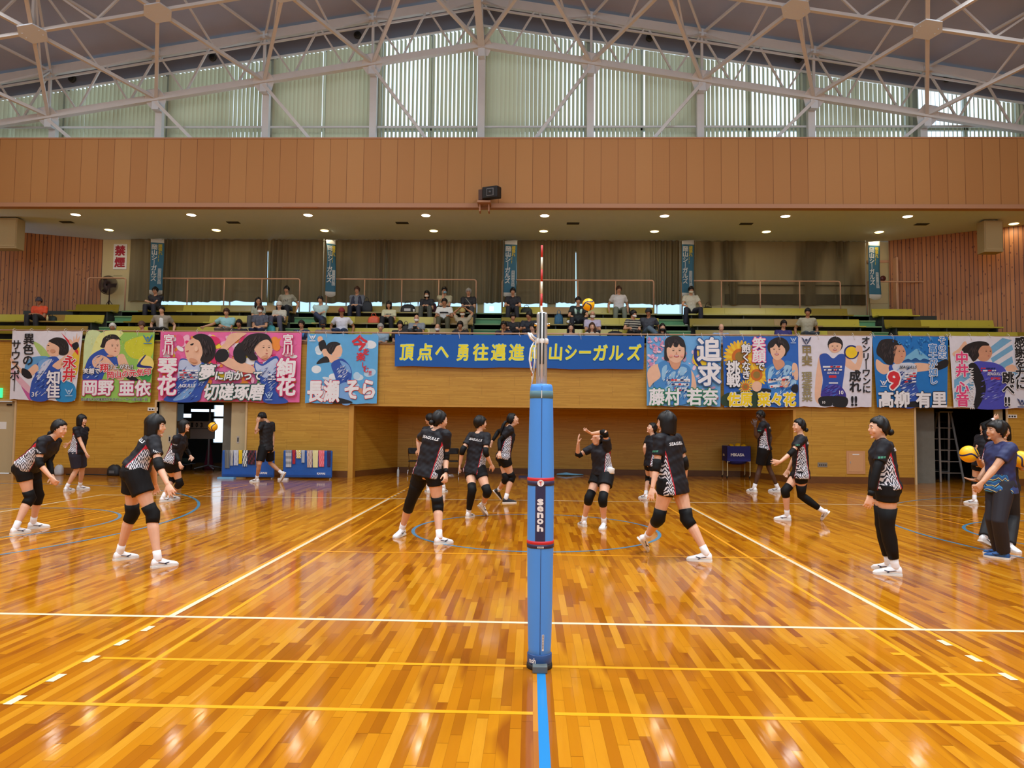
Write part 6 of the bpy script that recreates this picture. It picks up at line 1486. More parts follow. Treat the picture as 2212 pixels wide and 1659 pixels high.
ball(W(2204, 992, 3.42), 'volleyball held at the right edge behind the coach', (.3, .9, 0))

# ================================================================ things along the far wall
def W_(px, py, y): return W(px, py, y)
def towel(x, w, drop, cols, label, y, ztop, i, pat=None):
    """towel folded over the top edge of a padded barrier"""
    o = MB(); n = 6; zs = [0, .04, .02]
    f = y-.055; b = y+.055
    for k in range(n):
        u0 = x+w*k/n; u1 = x+w*(k+1)/n; c = k % len(cols) if pat == 'v' else 0
        d0 = .008*math.sin(k*2.1+i); d1 = .008*math.sin((k+1)*2.1+i)
        rows = [(0, ztop+.012)]+[(1, ztop-drop*q/6) for q in range(0, 7)]
        pts0 = [(u0, b+.01, ztop-.22), (u0, b, ztop), (u0, f-.006, ztop+.010)]+[(u0+(.004*q if k == 0 else 0), f-.012+d0, ztop-drop*q/6) for q in range(1, 7)]
        pts1 = [(u1, b+.01, ztop-.22), (u1, b, ztop), (u1, f-.006, ztop+.010)]+[(u1, f-.012+d1, ztop-drop*q/6) for q in range(1, 7)]
        for q in range(len(pts0)-1):
            cc = (q % len(cols)) if pat == 'h' else (((k+q) % len(cols)) if pat == 'c' else c)
            o.add([pts0[q], pts0[q+1], pts1[q+1], pts1[q]], [(0, 1, 2, 3)], cc)
    ob = o.build('towel', [col(*c_, k='towel') for c_ in cols], None, (x+w/2, y, ztop))
    so = ob.modifiers.new('s', 'SOLIDIFY'); so.thickness = .006; so.offset = -1
    return tag(ob, label, 'towel', 'towels hung over the blue barriers')
M_BAR = mat('blue_barrier_vinyl', (30, 92, 178), .45, var=.08, scale=5, bump=.3, bscale=7)
def barrier(px0, px1, y, label, which, tw):
    x0 = W(px0, 1000, y).x; x1 = W(px1, 1000, y).x; zt = W((px0+px1)/2, 973, y).z
    o = empty('padded_barrier', ((x0+x1)/2, y, 0), label, 'barrier', 'blue padded barriers by the wall')
    m = MB().box(x0, x1, y-.04, y+.04, .03, zt); c = m.build('panel', M_BAR, o); bevel(c, .035, 4)
    MB().box(x0+.03, x1-.02, y-.045, y-.038, .075, .11).build('hem_fold', mat('blue_vinyl_fold', (24, 74, 150), .5), o)
    fr = MB().tube([(x0+.04, y-.10, .012), (x0+.04, y+.10, .012)], .012, 6).tube([(x1-.04, y-.10, .012), (x1-.04, y+.10, .012)], .012, 6).tube([(x0+.04, y, .012), (x0+.04, y, .06)], .012, 6).tube([(x1-.04, y, .012), (x1-.04, y, .06)], .012, 6); fr.build('foot', M_ALU, o)
    MB().text('KAWAI', (x1-.40, y-.042, .125), (1, 0, 0), (0, 0, 1), .075, 0, .04, fit=.22).build('maker_letters', M_INKW, o)
    for i, (a_, b_, d_, cs, lb, pt) in enumerate(tw):
        xa = W(470+a_*.1175, 1000, y-.05).x; xb = W(470+b_*.1175, 1000, y-.05).x; zb = W(500, 960+d_*.1175, y-.05).z
        towel(xa, xb-xa, zt-zb, cs, lb+' towel over the '+which+' barrier', y, zt, i, pt)
barrier(480, 593, 13.55, 'blue padded barrier hung with towels beside the left doorway', 'left blue', [
    (128, 226, 436, [(104, 106, 104), (124, 126, 122)], 'dark grey hanging', 'v'), (228, 286, 388, [(206, 204, 196), (176, 176, 170)], 'off-white speckled', 'c'), (289, 380, 382, [(206, 212, 226), (186, 196, 216)], 'pale blue-white', 'c'),
    (383, 452, 352, [(236, 200, 20)], 'bright yellow', None), (458, 545, 402, [(226, 230, 232), (226, 230, 232), (40, 60, 60)], 'white and dark green', 'c'), (549, 690, 362, [(64, 34, 44), (110, 40, 60), (30, 28, 34)], 'maroon patterned', 'c'), (702, 768, 398, [(186, 150, 130), (150, 116, 100)], 'beige and brown', 'c')])
barrier(612, 718, 13.62, 'blue padded barrier hung with towels, left of the wall recess', 'right blue', [
    (1247, 1360, 404, [(150, 154, 160), (196, 198, 202)], 'grey and white striped', 'h'), (1368, 1430, 344, [(176, 24, 40), (196, 60, 70)], 'red', 'c'), (1436, 1530, 240, [(230, 230, 226), (236, 206, 50)], 'short white and yellow', 'c'), (1538, 1600, 320, [(190, 196, 206)], 'short pale grey', None),
    (1640, 1742, 404, [(176, 140, 130), (222, 206, 196)], 'brown patterned', 'c'), (1748, 1846, 404, [(232, 226, 168)], 'cream yellow', None), (1853, 1962, 390, [(236, 96, 110), (240, 140, 150)], 'coral pink', 'c'), (2008, 2078, 385, [(44, 40, 90), (80, 40, 80)], 'navy and purple', 'c')])
tag(MB().box(-8.42, -7.98, 13.2, 13.36, .0, .05).build('folded_cloth', mat('light_blue_cloth', (120, 180, 226), .8), None, (-8.2, 13.28, 0)), 'light blue folded cloth on the floor in front of the left barrier', 'cloth')
# slippers next to the walking man
tag(MB().box(-6.76, -6.5, 13.1, 13.2, 0, .05).build('spare_shoe', M_SHOE, None, (-6.6, 13.15, 0)), 'white shoe lying behind the walking man', 'shoe')

def folding_chair(x, y, rz, label):
    o = empty('folding_chair', (0, 0, 0), label, 'chair', 'steel folding chairs in the recess')
    M1 = Matrix.Translation((x, y, 0))@Matrix.Rotation(rz, 4, 'Z')
    def tr(mb): mb.v = [tuple(M1@V(v)) for v in mb.v]; return mb
    o.location = (x, y, 0)
    for sx in (-1, 1):
        a_ = .21*sx
        tr(MB().tube([(a_, -.24, .012), (a_, .16, .78), (a_, .18, .80)], .011, 8)).build('side_tube', M_CHROME, o)
        tr(MB().tube([(a_, .24, .012), (a_, -.12, .42)], .011, 8)).build('leg', M_CHROME, o)
    tr(MB().tube([(-.21, -.24, .012), (.21, -.24, .012)], .010, 8)).build('floor_bar', M_CHROME, o); tr(MB().tube([(-.21, .24, .012), (.21, .24, .012)], .010, 8)).build('floor_bar', M_CHROME, o)
    s = MB().box(-.20, .20, -.20, .19, .41, .445); bevel(tr(s).build('seat', M_DARK, o), .012)
    b = MB(); vs = []
    for k in range(7):
        t = -1+2*k/6
        for z, w in ((.64, .17), (.66, .205), (.80, .205), (.815, .18)): vs.append((t*w, .17-.03*(1-t*t)+(z-.64)*.06, z))
    b.add(vs, [(k*4+j, (k+1)*4+j, (k+1)*4+j+1, k*4+j+1) for k in range(6) for j in range(3)], 0, True); bo = tr(b).build('backrest', M_DARK, o); so = bo.modifiers.new('s', 'SOLIDIFY'); so.thickness = .02
folding_chair(-3.45, 15.3, PI, 'folding chair with a black seat, leftmost in the recess')
folding_chair(-2.42, 15.4, PI+.15, 'folding chair half hidden behind the player with a bun'); folding_chair(-1.72, 15.35, PI-.1, 'folding chair behind the player with a shin sleeve')
b = MB().lathe((-3.87, 14.75, 0), [(.03, 0), (.034, .01), (.034, .15), (.030, .20), (.014, .235), (.012, .25), (.015, .252), (.015, .27), (.001, .272)], 16); bo = b.build('water_bottle', mat('clear_plastic', (206, 216, 222), .1, alpha=.55), None, (-3.87, 14.75, 0)); tag(bo, 'clear plastic water bottle standing on the floor left of the folding chairs', 'bottle')
tag(MB().tube([(.75, 16.1, .03), (1.0, 16.0, .05), (1.25, 16.1, .025), (1.5, 16.2, .02)], [(.12, .03), (.16, .045), (.14, .03), (.08, .015)], 10, flat=(0, 0, 1)).build('crumpled_cloth', mat('pale_blue_cloth', (110, 170, 206), .8), None, (1.1, 16.1, 0)), 'pale blue cloth lying by the recess wall right of the post', 'cloth')
tag(MB().box(-.42, -.12, 14.9, 15.1, 0, .05).build('folded_mat', M_NAVY2, None, (-.27, 15, 0)), 'dark blue flat item on the floor left of the post', 'mat')
# ball cart
o = empty('ball_cart', (6.1, 16.0, 0), 'navy fabric ball cart on thin legs with castors in the recess', 'ball cart')
cx0, cx1, cy0, cy1 = 5.72, 6.42, 15.65, 16.2; zt = .95; zb = .50
bk = MB(); M_CARTN = mat('navy_canvas', (36, 40, 122), .7, var=.1)
for a_, b_ in (((cx0, cy0), (cx1, cy0)), ((cx1, cy0), (cx1, cy1)), ((cx1, cy1), (cx0, cy1)), ((cx0, cy1), (cx0, cy0))): bk.add([(a_[0], a_[1], zb), (b_[0], b_[1], zb), (b_[0], b_[1], zt), (a_[0], a_[1], zt)], [(0, 1, 2, 3)])
bk.tube([((cx0+cx1)/2, (cy0+cy1)/2, .52), ((cx0+cx1)/2, (cy0+cy1)/2, .44), ((cx0+cx1)/2, (cy0+cy1)/2, .40)], [(.33, .26), (.28, .22), (.14, .10)], 14, flat=(0, 1, 0))
bb_ = bk.build('canvas_basket', M_CARTN, o); so = bb_.modifiers.new('s', 'SOLIDIFY'); so.thickness = .006
MB().text('MIKASA', (cx0+.11, cy0-.008, .655), (1, 0, 0), (0, 0, 1), .115, 0, .05, fit=.40).build('maker_letters', M_INKW, o)
MB().text('sa', (cx0-.008, cy0+.42, .655), (0, -1, 0), (0, 0, 1), .115, 0, .05, fit=.2).build('maker_letters', M_INKW, o)
M_CL = mat('cream_cart_leg', (206, 186, 140), .4)
for x in (cx0+.02, cx1-.02):
    for y in (cy0+.01, cy1-.01):
        l = MB().tube([(x, y, zb+.01), (x, y, .10), (x-.02, y-.01, .06)], .013, 8).tube([(x, y, .47), (x+(.08 if x < 6 else -.08), y, zb+.01)], .008, 6).build('leg', M_CL, o)
        MB().tube([(x-.035, y-.01, .032), (x-.015, y-.01, .032)], .032, 14).build('castor', M_DARK, l)
b2 = ball(V((6.13, 15.95, .93)), 'volleyball lying on top of the ball cart', (1.2, .5, 0)); ball(V((5.93, 15.98, .90)), 'volleyball low in the cart at its left end', (.2, .9, 0)); ball(V((6.30, 15.92, .90)), 'volleyball low in the cart at its right end', (.7, .1, 0))
# wall fittings
def on_wall(px0, py0, px1, py1, name, m, label, cat, d=.02, group=None, y=YW):
    a_ = W(px0, py0, y); b_ = W(px1, py1, y); o = MB().box(min(a_.x, b_.x), max(a_.x, b_.x), y-d, y, min(a_.z, b_.z), max(a_.z, b_.z)).build(name, m, None, ((a_.x+b_.x)/2, y, (a_.z+b_.z)/2))
    return tag(o, label, cat, group), a_, b_
o, a_, b_ = on_wall(1828, 974, 1869, 1024, 'wall_hatch', mat('salmon_panel_paint', (206, 152, 106), .5), 'salmon coloured metal hatch low on the wooden wall, right', 'hatch', .015)
MB().box(a_.x+.06, b_.x-.06, YW-.022, YW-.014, b_.z+.06, a_.z-.06).build('hatch_door', mat('salmon_door_paint', (212, 160, 112), .45), o).matrix_parent_inverse = Matrix.Translation(-o.location)
for q in (MB().box(a_.x+.09, a_.x+.11, YW-.03, YW-.02, (a_.z+b_.z)/2-.03, (a_.z+b_.z)/2+.03).build('latch', M_ALU, o), MB().box(a_.x+.16, a_.x+.34, YW-.026, YW-.021, a_.z-.11, a_.z-.08).build('name_plate', M_WHITE, o)): pass
o, a_, b_ = on_wall(1766, 999, 1787, 1009, 'socket_plate', mat('steel_plate', (150, 146, 136), .4, metal=.5), 'steel wall socket plate left of the salmon hatch', 'socket', .01)
k = MB()
for i in range(4): x = a_.x+.04+.055*i; k.box(x, x+.03, YW-.014, YW-.0095, a_.z-.085, a_.z-.05)
k.build('socket_holes', M_DARK, o)
for (px, py, t_, lb) in ((320, 880, 'left', 'above the players on the left'), (2175, 895.5, 'right', 'right of the dark doorway')):
    o, a_, b_ = on_wall(px, py, px+21, py+7.5, 'room_sign', M_WHITE, 'small white sign with three dark characters '+lb, 'sign', .02)
    MB().text('■ ■ ■', (a_.x+.035, YW-.022, b_.z+.02), (1, 0, 0), (0, 0, 1), .055, 0, .03, fit=(b_.x-a_.x)-.07).build('sign_text', M_DARK, o)
o, a_, b_ = on_wall(-10, 911, 13.5, 927, 'paper_notice', M_WHITE, 'white paper notice taped to the beige door at the far left', 'notice', .003, y=YW+.119)
MB().text('▪▪▪▪▪', (a_.x+.02, YW+.1145, a_.z-.10), (1, 0, 0), (0, 0, 1), .045, 0, 0.0).build('print', M_MARK, o)
mat('exit_green', (30, 176, 110), .5, emit=((60, 220, 140), 1.6))
o, a_, b_ = on_wall(-20, 838, 5.5, 859, 'exit_sign', [MATS['exit_green'], M_WHITE], 'green lit exit sign at the far left edge above the beige door', 'sign', .08)
o, a_, b_ = on_wall(17, 873, 26, 876, 'door_closer', M_DARK, 'dark door closer at the top of the far left door', 'door closer', .05, y=YW+.119)
# bags at the foot of the left wall
def bag(p, size, m, name, label, handle=True, soft=.3, tag_='bag', parent=None, band=None):
    x, y, z = p; w, d_, h = size; mb = MB(); n = 16; prof = [(0, .80), (.04, .98), (.25, 1.04), (.6, 1.0), (.85, .84), (.97, .55), (1.0, .2)]
    vs = []
    for zz, k in prof:
        for j in range(n):
            t = 2*PI*j/n; ca, sa = math.cos(t), math.sin(t); e = .55
            vs.append((x+w/2*k*math.copysign(abs(ca)**e, ca), y+d_/2*k*math.copysign(abs(sa)**e, sa)*(1-.25*zz), z+h*zz*(1+.04*math.sin(t*3))))
    mb.add(vs, [(i*n+j, i*n+(j+1) % n, (i+1)*n+(j+1) % n, (i+1)*n+j) for i in range(len(prof)-1) for j in range(n)]+[tuple(range(n-1, -1, -1)), tuple(6*n+j for j in range(n))], 0, True)
    o = empty(name, (x, y, z), label, tag_); mb.build('body', m, o)
    if handle: MB().tube([(x-w*.22, y-d_*.25, z+h*.9), (x-w*.16, y-d_*.3, z+h*1.22), (x, y-d_*.3, z+h*1.34), (x+w*.16, y-d_*.3, z+h*1.22), (x+w*.22, y-d_*.25, z+h*.9)], .009, 6).build('handle', m, o)
    if band: MB().box(x-w*.22, x+w*.22, y-d_*.53, y-d_*.50, z+h*.25, z+h*.5).build('pocket', band, o)
    return o
M_BAGK = mat('black_bag_nylon', (26, 26, 30), .6, var=.2, scale=8); M_BAGG = mat('grey_bag_pocket', (86, 86, 88), .7)
bag((-11.62, 13.9, 0), (.34, .24, .30), M_BAGK, 'sports_bag', 'black and grey sports bag by the wall left of the doorway', False, band=M_BAGG)
bag((-11.36, 14.05, 0), (.14, .16, .38), mat('teal_bag', (20, 110, 110), .6), 'teal_bag', 'teal bag standing right of the black sports bag', False)
bag((-13.18, 13.9, 0), (.22, .18, .28), mat('white_bag', (176, 176, 180), .6, var=.15), 'white_bag', 'white carrier bag by the wall behind the crouching player', False)
tag(MB().tube([(-13.0, 13.95, .02), (-12.6, 13.9, .018), (-12.3, 14.0, .02), (-11.9, 13.9, .018), (-11.7, 14.0, .02)], .016, 6).build('cable', M_DARK, None, (-12.3, 13.95, 0)), 'black cable lying along the foot of the left wall', 'cable')

# storage room behind the left doorway
def score_board():
    x0, x1, y = -11.15, -10.25, 16.4; cx = -10.12; o = empty('scoreboard_stand', (cx, y, 0), 'grey rolling scoreboard with flip numbers in the left storage room', 'scoreboard')
    g = mat('grey_steel_stand', (128, 132, 140), .5); pn = mat('score_panel_grey', (150, 140, 134), .6)
    MB().tube([(cx, y, .15), (cx, y, 1.95)], .03, 10).build('column', g, o)
    for q in ((cx-.3, y-.3), (cx+.3, y-.3), (cx-.3, y+.3), (cx+.3, y+.3)):
        l = MB().tube([(cx, y, .16), (q[0], q[1], .07)], .02, 6).build('leg', g, o); MB().tube([(q[0]-.012, q[1], .03), (q[0]+.012, q[1], .03)], .03, 10).build('castor', M_DARK, l)
    MB().box(x0, x1+.3, y-.03, y+.03, 1.30, 1.52).build('number_rail', pn, o)
    for i, (ch, c_) in enumerate(zip('71103', 'rkkkk')):
        x = x0+.14+.15*i
        MB().box(x, x+.12, y-.04, y-.031, 1.32, 1.50).build('number_card', mat('number_card', (150, 136, 126), .6), o)
        MB().text(ch, (x+.02, y-.045, 1.34), (1, 0, 0), (0, 0, 1), .19, 0, .05, fit=.075).build('digit', RED if c_ == 'r' else M_DARK, o)
    MB().box(x0+.1, x0+.42, y-.03, y+.02, .98, 1.28).build('yellow_panel', mat('ochre_panel', (140, 112, 60), .6), o); MB().box(x0+.44, x1+.3, y-.03, y+.02, .98, 1.28).build('white_panel', pn, o)
score_board()
def cone(x, y, label):
    o = empty('folded_umbrella_cone', (x, y, 0), label, 'cone', 'dark red cones in the storage room'); M_ = mat('maroon_cone', (120, 26, 52), .6)
    MB().lathe((x, y, 0), [(.20, .0), (.20, .02), (.15, .03), (.03, .92), (.012, .94)], 16).build('body', M_, o); MB().lathe((x, y, 0), [(.012, .93), (.014, 1.0), (.001, 1.0)], 8).build('tip', M_WHITE, o)
cone(-10.42, 17.1, 'dark red cone left of the scoreboard column'); cone(-9.72, 17.1, 'dark red cone right of the scoreboard column')
o = empty('storage_rack', (-13.2, 18.6, 0), 'steel rack with dark gear at the back of the left storage room', 'rack')
for x in (-14.2, -13.1, -12.2): MB().box(x-.02, x+.02, 18.4, 18.9, 0, 2.1).build('upright', mat('rack_grey', (110, 116, 124), .5), o)
for z in (.25, .8, 1.35): MB().box(-14.2, -12.2, 18.4, 18.9, z, z+.03).build('shelf', MATS['rack_grey'], o)
rr = random.Random(2)
for z in (.28, .83, 1.38):
    for k in range(4):
        x = -14.1+.48*k; h = rr.uniform(.2, .42); c_ = rr.choice([(40, 50, 66), (60, 70, 84), (34, 60, 100), (90, 94, 100)])
        tag(bevel(MB().box(x, x+.36, 18.45, 18.8, z+.01, z+h).build('equipment_box', col(*c_, k='box'), None, (x+.2, 18.6, z)), .02), 'dark storage box, '+['first', 'second', 'third', 'last'][k]+' on the '+{.28: 'lowest', .83: 'middle', 1.38: 'upper'}[z]+' rack shelf', 'box', 'boxes on the storage rack')
o = empty('trolley', (-11.2, 16.9, 0), 'low wheeled trolley with rolled cloth in the left storage room', 'trolley')
MB().box(-11.7, -10.9, 16.6, 17.2, .14, .17).build('deck', MATS['rack_grey'], o); MB().tube([(-11.65, 16.9, .26), (-10.95, 16.9, .26)], .09, 10).build('roll', mat('olive_roll', (66, 76, 62), .7), o)
for x in (-11.6, -11.0):
    for y in (16.68, 17.12): MB().tube([(x-.01, y, .07), (x+.01, y, .07)], .07, 10).build('wheel', M_DARK, o)
tag(MB().box(-11.25, -10.35, 17.5, 17.6, 1.83, 1.92).build('strip_light', mat('board_glow', (206, 230, 255), .5, emit=((206, 230, 255), 2.2)), None, (-10.8, 17.5, 1.87)), 'bluish strip light in the left storage room', 'light')  # pale board given its own bluish glow; it is no lamp
# step ladder in the dark store
def ladder(x, y):
    o = empty('step_ladder', (x, y, 0), 'aluminium step ladder in the dark right doorway', 'ladder'); g = mat('dull_aluminium', (150, 150, 150), .4, metal=.7)
    for s_, yy in ((-1, y-.0), (1, y+.75)):
        for q in (-1, 1): MB().bar((x+q*.33, yy if s_ < 0 else yy, 0), (x+q*.17, y+.34+(.03 if s_ > 0 else -.03), 2.0), .055, .03).build('rail', g, o)
        for k in range(5): t_ = (k+.8)/6.2; yv = (yy)+(y+.34-yy)*t_; w = .33-.16*t_; MB().bar((x-w, yv, 2.0*t_), (x+w, yv, 2.0*t_), .04, .025).build('rung', g, o)
    MB().box(x-.19, x+.19, y+.22, y+.46, 2.0, 2.03).build('top_cap', g, o)
ladder(12.0, 15.2); 
rk = empty('dark_rack', (11.6, 17.2, 0), 'dark rack of hanging poles in the right store room', 'rack')
for k in range(9): MB().tube([(10.9+.24*k, 17.4, .25), (10.9+.24*k, 17.4, 1.7)], .05, 8).build('hanging_pole', mat('dark_navy_cloth', (26, 26, 36), .8), rk)
MB().box(10.7, 13.1, 17.35, 17.45, 1.7, 1.75).build('bar', M_STEPD, rk); MB().box(10.7, 13.1, 17.3, 17.5, .18, .23).build('bar', M_STEPD, rk)
for x in (10.75, 13.05): MB().tube([(x, 17.4, 0), (x, 17.4, 1.72)], .02, 6).build('upright', M_STEPD, rk)

# ================================================================ fittings of the gallery
# loudspeaker on the fascia
o = empty('fascia_speaker', (-1.35, 13.9, 7.75), 'black horn loudspeaker on a wooden bracket below the perforated boards', 'speaker')
sp_ = MB(); c0 = V((-1.22, 13.72, 7.92)); fx = V((.94, -.34, 0)).normalized(); fz = V((0, -.15, 1)).normalized(); fy = fx.cross(fz)
sp_.obox(c0, fx*.23, fy*.16, fz*.16); cb = sp_.build('cabinet', M_DARK, o); bevel(cb, .03, 3)
hn = c0-fy*.165 if fy.y > 0 else c0+fy*.165; nd = (-fy if fy.y > 0 else fy)
h = MB().obox(hn+fx*.02, fx*.10, nd*.012, fz*.10, 0).obox(hn+fx*.02+nd*.006, fx*.085, nd*.012, fz*.085, 1); h.tube([hn+fx*.02+nd*.015, hn+fx*.02+nd*.03], .035, 14, 2); h.build('horn', [mat('grey_horn', (130, 132, 136), .5), M_DARK, mat('horn_throat', (90, 92, 96), .4)], o)
MB().obox(c0-fx*.29+V((0, .05, -.02)), fx*.06, fy*.13, fz*.14).build('transformer', mat('brown_box', (92, 66, 56), .6), o)
MB().box(-1.62, -1.25, 13.72, 14.15, 7.66, 7.72).box(-1.58, -1.54, 13.9, 14.15, 7.46, 7.7).box(-1.33, -1.29, 13.9, 14.15, 7.46, 7.7).build('bracket', MATS['fascia_trim_wood'], o)
# cream boxes hanging under the soffit
for x0, x1, lb in ((-16.7, -15.66, 'left'), (13.08, 13.62, 'right')):
    o = empty('hanging_speaker_box', ((x0+x1)/2, 15.3, 6.68), 'cream cloth-fronted speaker box under the soffit, far '+lb, 'speaker', None)
    bevel(MB().box(x0, x1, 15.2, 15.55, 6.68, ZS-.05).build('cabinet', mat('speaker_box_cream', (170, 150, 108), .7), o), .01); MB().box(x0+.04, x1-.04, 15.19, 15.20, 6.74, ZS-.11).build('cloth_front', mat('speaker_cloth', (186, 168, 124), .9, bump=.4, bscale=120), o)
    for x in (x0+.1, x1-.1): MB().box(x-.02, x+.02, 15.3, 15.34, ZS-.06, ZS).build('hanger', M_STEPD, o)
# no smoking sign
o = empty('no_smoking_sign', (-14.07, 17.93, 6.64), 'white sign with two dark red characters on the cream wall, left end', 'sign')
sb = MB().box(-14.30, -13.84, 17.925, 17.945, 6.64, 7.50).build('board', M_WHITE, o); MB().text('禁', (-14.25, 17.915, 7.14), (1, 0, 0), (0, 0, 1), .36, 0, .04).text('煙', (-14.25, 17.915, 6.74), (1, 0, 0), (0, 0, 1), .36, 0, .04).build('characters', mat('dark_red_ink', (170, 26, 50), .6), sb)
o = MB().text('▪▪▪▪▪▪▪▪▪', (-14.27, 17.92, 6.40), (1, 0, 0), (0, 0, 1), .06, 0, .01).text('▪▪▪▪▪▪▪▪', (-14.27, 17.92, 6.31), (1, 0, 0), (0, 0, 1), .06, 0, .01).build('wall_notice', M_DARK, None, (-14, 17.92, 6.35)); tag(o, 'two small dark lines of writing under the no smoking sign', 'notice')
# standing fan
fx_, fy_, fz_ = -14.15, 17.5, 5.08
o = empty('standing_fan', (fx_, fy_, fz_), 'large dark industrial fan on a tripod by the no smoking sign', 'fan'); FM = mat('dark_brown_metal', (60, 40, 38), .5)
hc = V((fx_, fy_-.05, 6.0)); cg = MB()
for k in range(14): cg.tube([hc+V(((.04+.021*k)*math.cos(a), -.08+.004*k, (.04+.021*k)*math.sin(a))) for a in [2*PI*i/28 for i in range(29)]], .0055, 4, caps=False)
for k in range(64): a_ = 2*PI*k/64; cg.tube([hc+V((.04*math.cos(a_), -.08, .04*math.sin(a_))), hc+V((.18*math.cos(a_), -.075, .18*math.sin(a_))), hc+V((.31*math.cos(a_), -.02, .31*math.sin(a_))), hc+V((.31*math.cos(a_), .05, .31*math.sin(a_)))], .006, 4)
cg.build('guard', FM, o)
for k in range(3):
    a_ = 2*PI*k/3; u = V((math.cos(a_), 0, math.sin(a_))); w_ = V((-math.sin(a_), .35, math.cos(a_)))
    MB().prism([hc+u*.05-w_*.03, hc+u*.27-w_*.09, hc+u*.28+w_*.08, hc+u*.06+w_*.04], (0, .004, 0)).build('blade', M_DARK, o)
MB().tube([hc+V((0, -.04, 0)), hc+V((0, .16, 0))], .06, 14).build('motor', M_DARK, o); MB().tube([hc+V((0, .08, -.05)), (fx_, fy_+.03, 5.35)], .018, 8).build('pole', FM, o)
for a_ in (.3, 2.4, 4.5): MB().tube([(fx_, fy_+.03, 5.52), (fx_+.28*math.cos(a_), fy_+.03+.28*math.sin(a_), 5.09)], .012, 6).build('leg', FM, o)
# cream door with alarm at the right end of the gallery
dm = mat('gallery_door_cream', (196, 180, 134), .6)
struct('door_5', MB().box(11.02, 11.7, 17.86, 17.92, 5.08, 6.95), dm); struct('trim_10', MB().box(11.7, 11.76, 17.5, 17.92, 5.08, 7.05).box(10.95, 11.76, 17.84, 17.92, 6.95, 7.03), M_RAIL)
o = empty('fire_alarm', (11.25, 17.84, 6.4), 'fire alarm with a red lamp and dark bell on the cream wall, right end', 'alarm'); MB().ball((11.14, 17.84, 6.42), (.05, .04, .05), 12).build('lamp', mat('alarm_red', (230, 30, 30), .3, emit=((255, 40, 40), 3)), o); MB().tube([(11.42, 17.86, 6.42), (11.42, 17.80, 6.42)], .09, 18).build('bell', mat('bell_brown', (90, 40, 36), .4), o); MB().box(11.0, 11.6, 17.845, 17.86, 5.6, 6.3).build('cabinet', dm, o)

q = W(1318, 1021, 5.18); tag(MB().tube([q+V((-.05, .01, .03)), q+V((0, -.012, .035)), q+V((.06, .01, .02))], [(.012, .045), (.014, .055), (.012, .045)], 10, flat=(0, 0, 1)).build('tucked_towel', M_WHITE, None, q), 'small white towel tucked in the waist of the player setting the ball', 'towel')
# ================================================================ spectators in the gallery
ROWY = [16.93, 16.13, 15.33, 14.88]; ROWZ = [4.62, 4.16, 3.70, 3.24]
def cloth(*c): return col(*c, k='cloth')
def plaid(key, c1, c2, sc=26, axis='grid'):
    s = NT(key); x, y, z = s.xyz()
    a_ = s.math('GREATER_THAN', s.math('FRACT', s.math('MULTIPLY', x, sc)), .5); b_ = s.math('GREATER_THAN', s.math('FRACT', s.math('MULTIPLY', z, sc)), .5)
    f = b_ if axis == 'h' else s.math('MULTIPLY', s.math('ADD', a_, b_), .5)
    return s.set(Base_Color=s.mix(f, rgb(*c1), rgb(*c2)), Roughness=.8)
PLD = plaid('dark_plaid', (40, 44, 60), (110, 116, 130)); STR = plaid('black_striped_knit', (30, 28, 30), (170, 166, 150), 14, 'h'); CRM = plaid('cream_pattern', (212, 208, 192), (188, 184, 170), 40); SKT = plaid('patterned_skirt', (50, 52, 48), (110, 112, 100), 34)
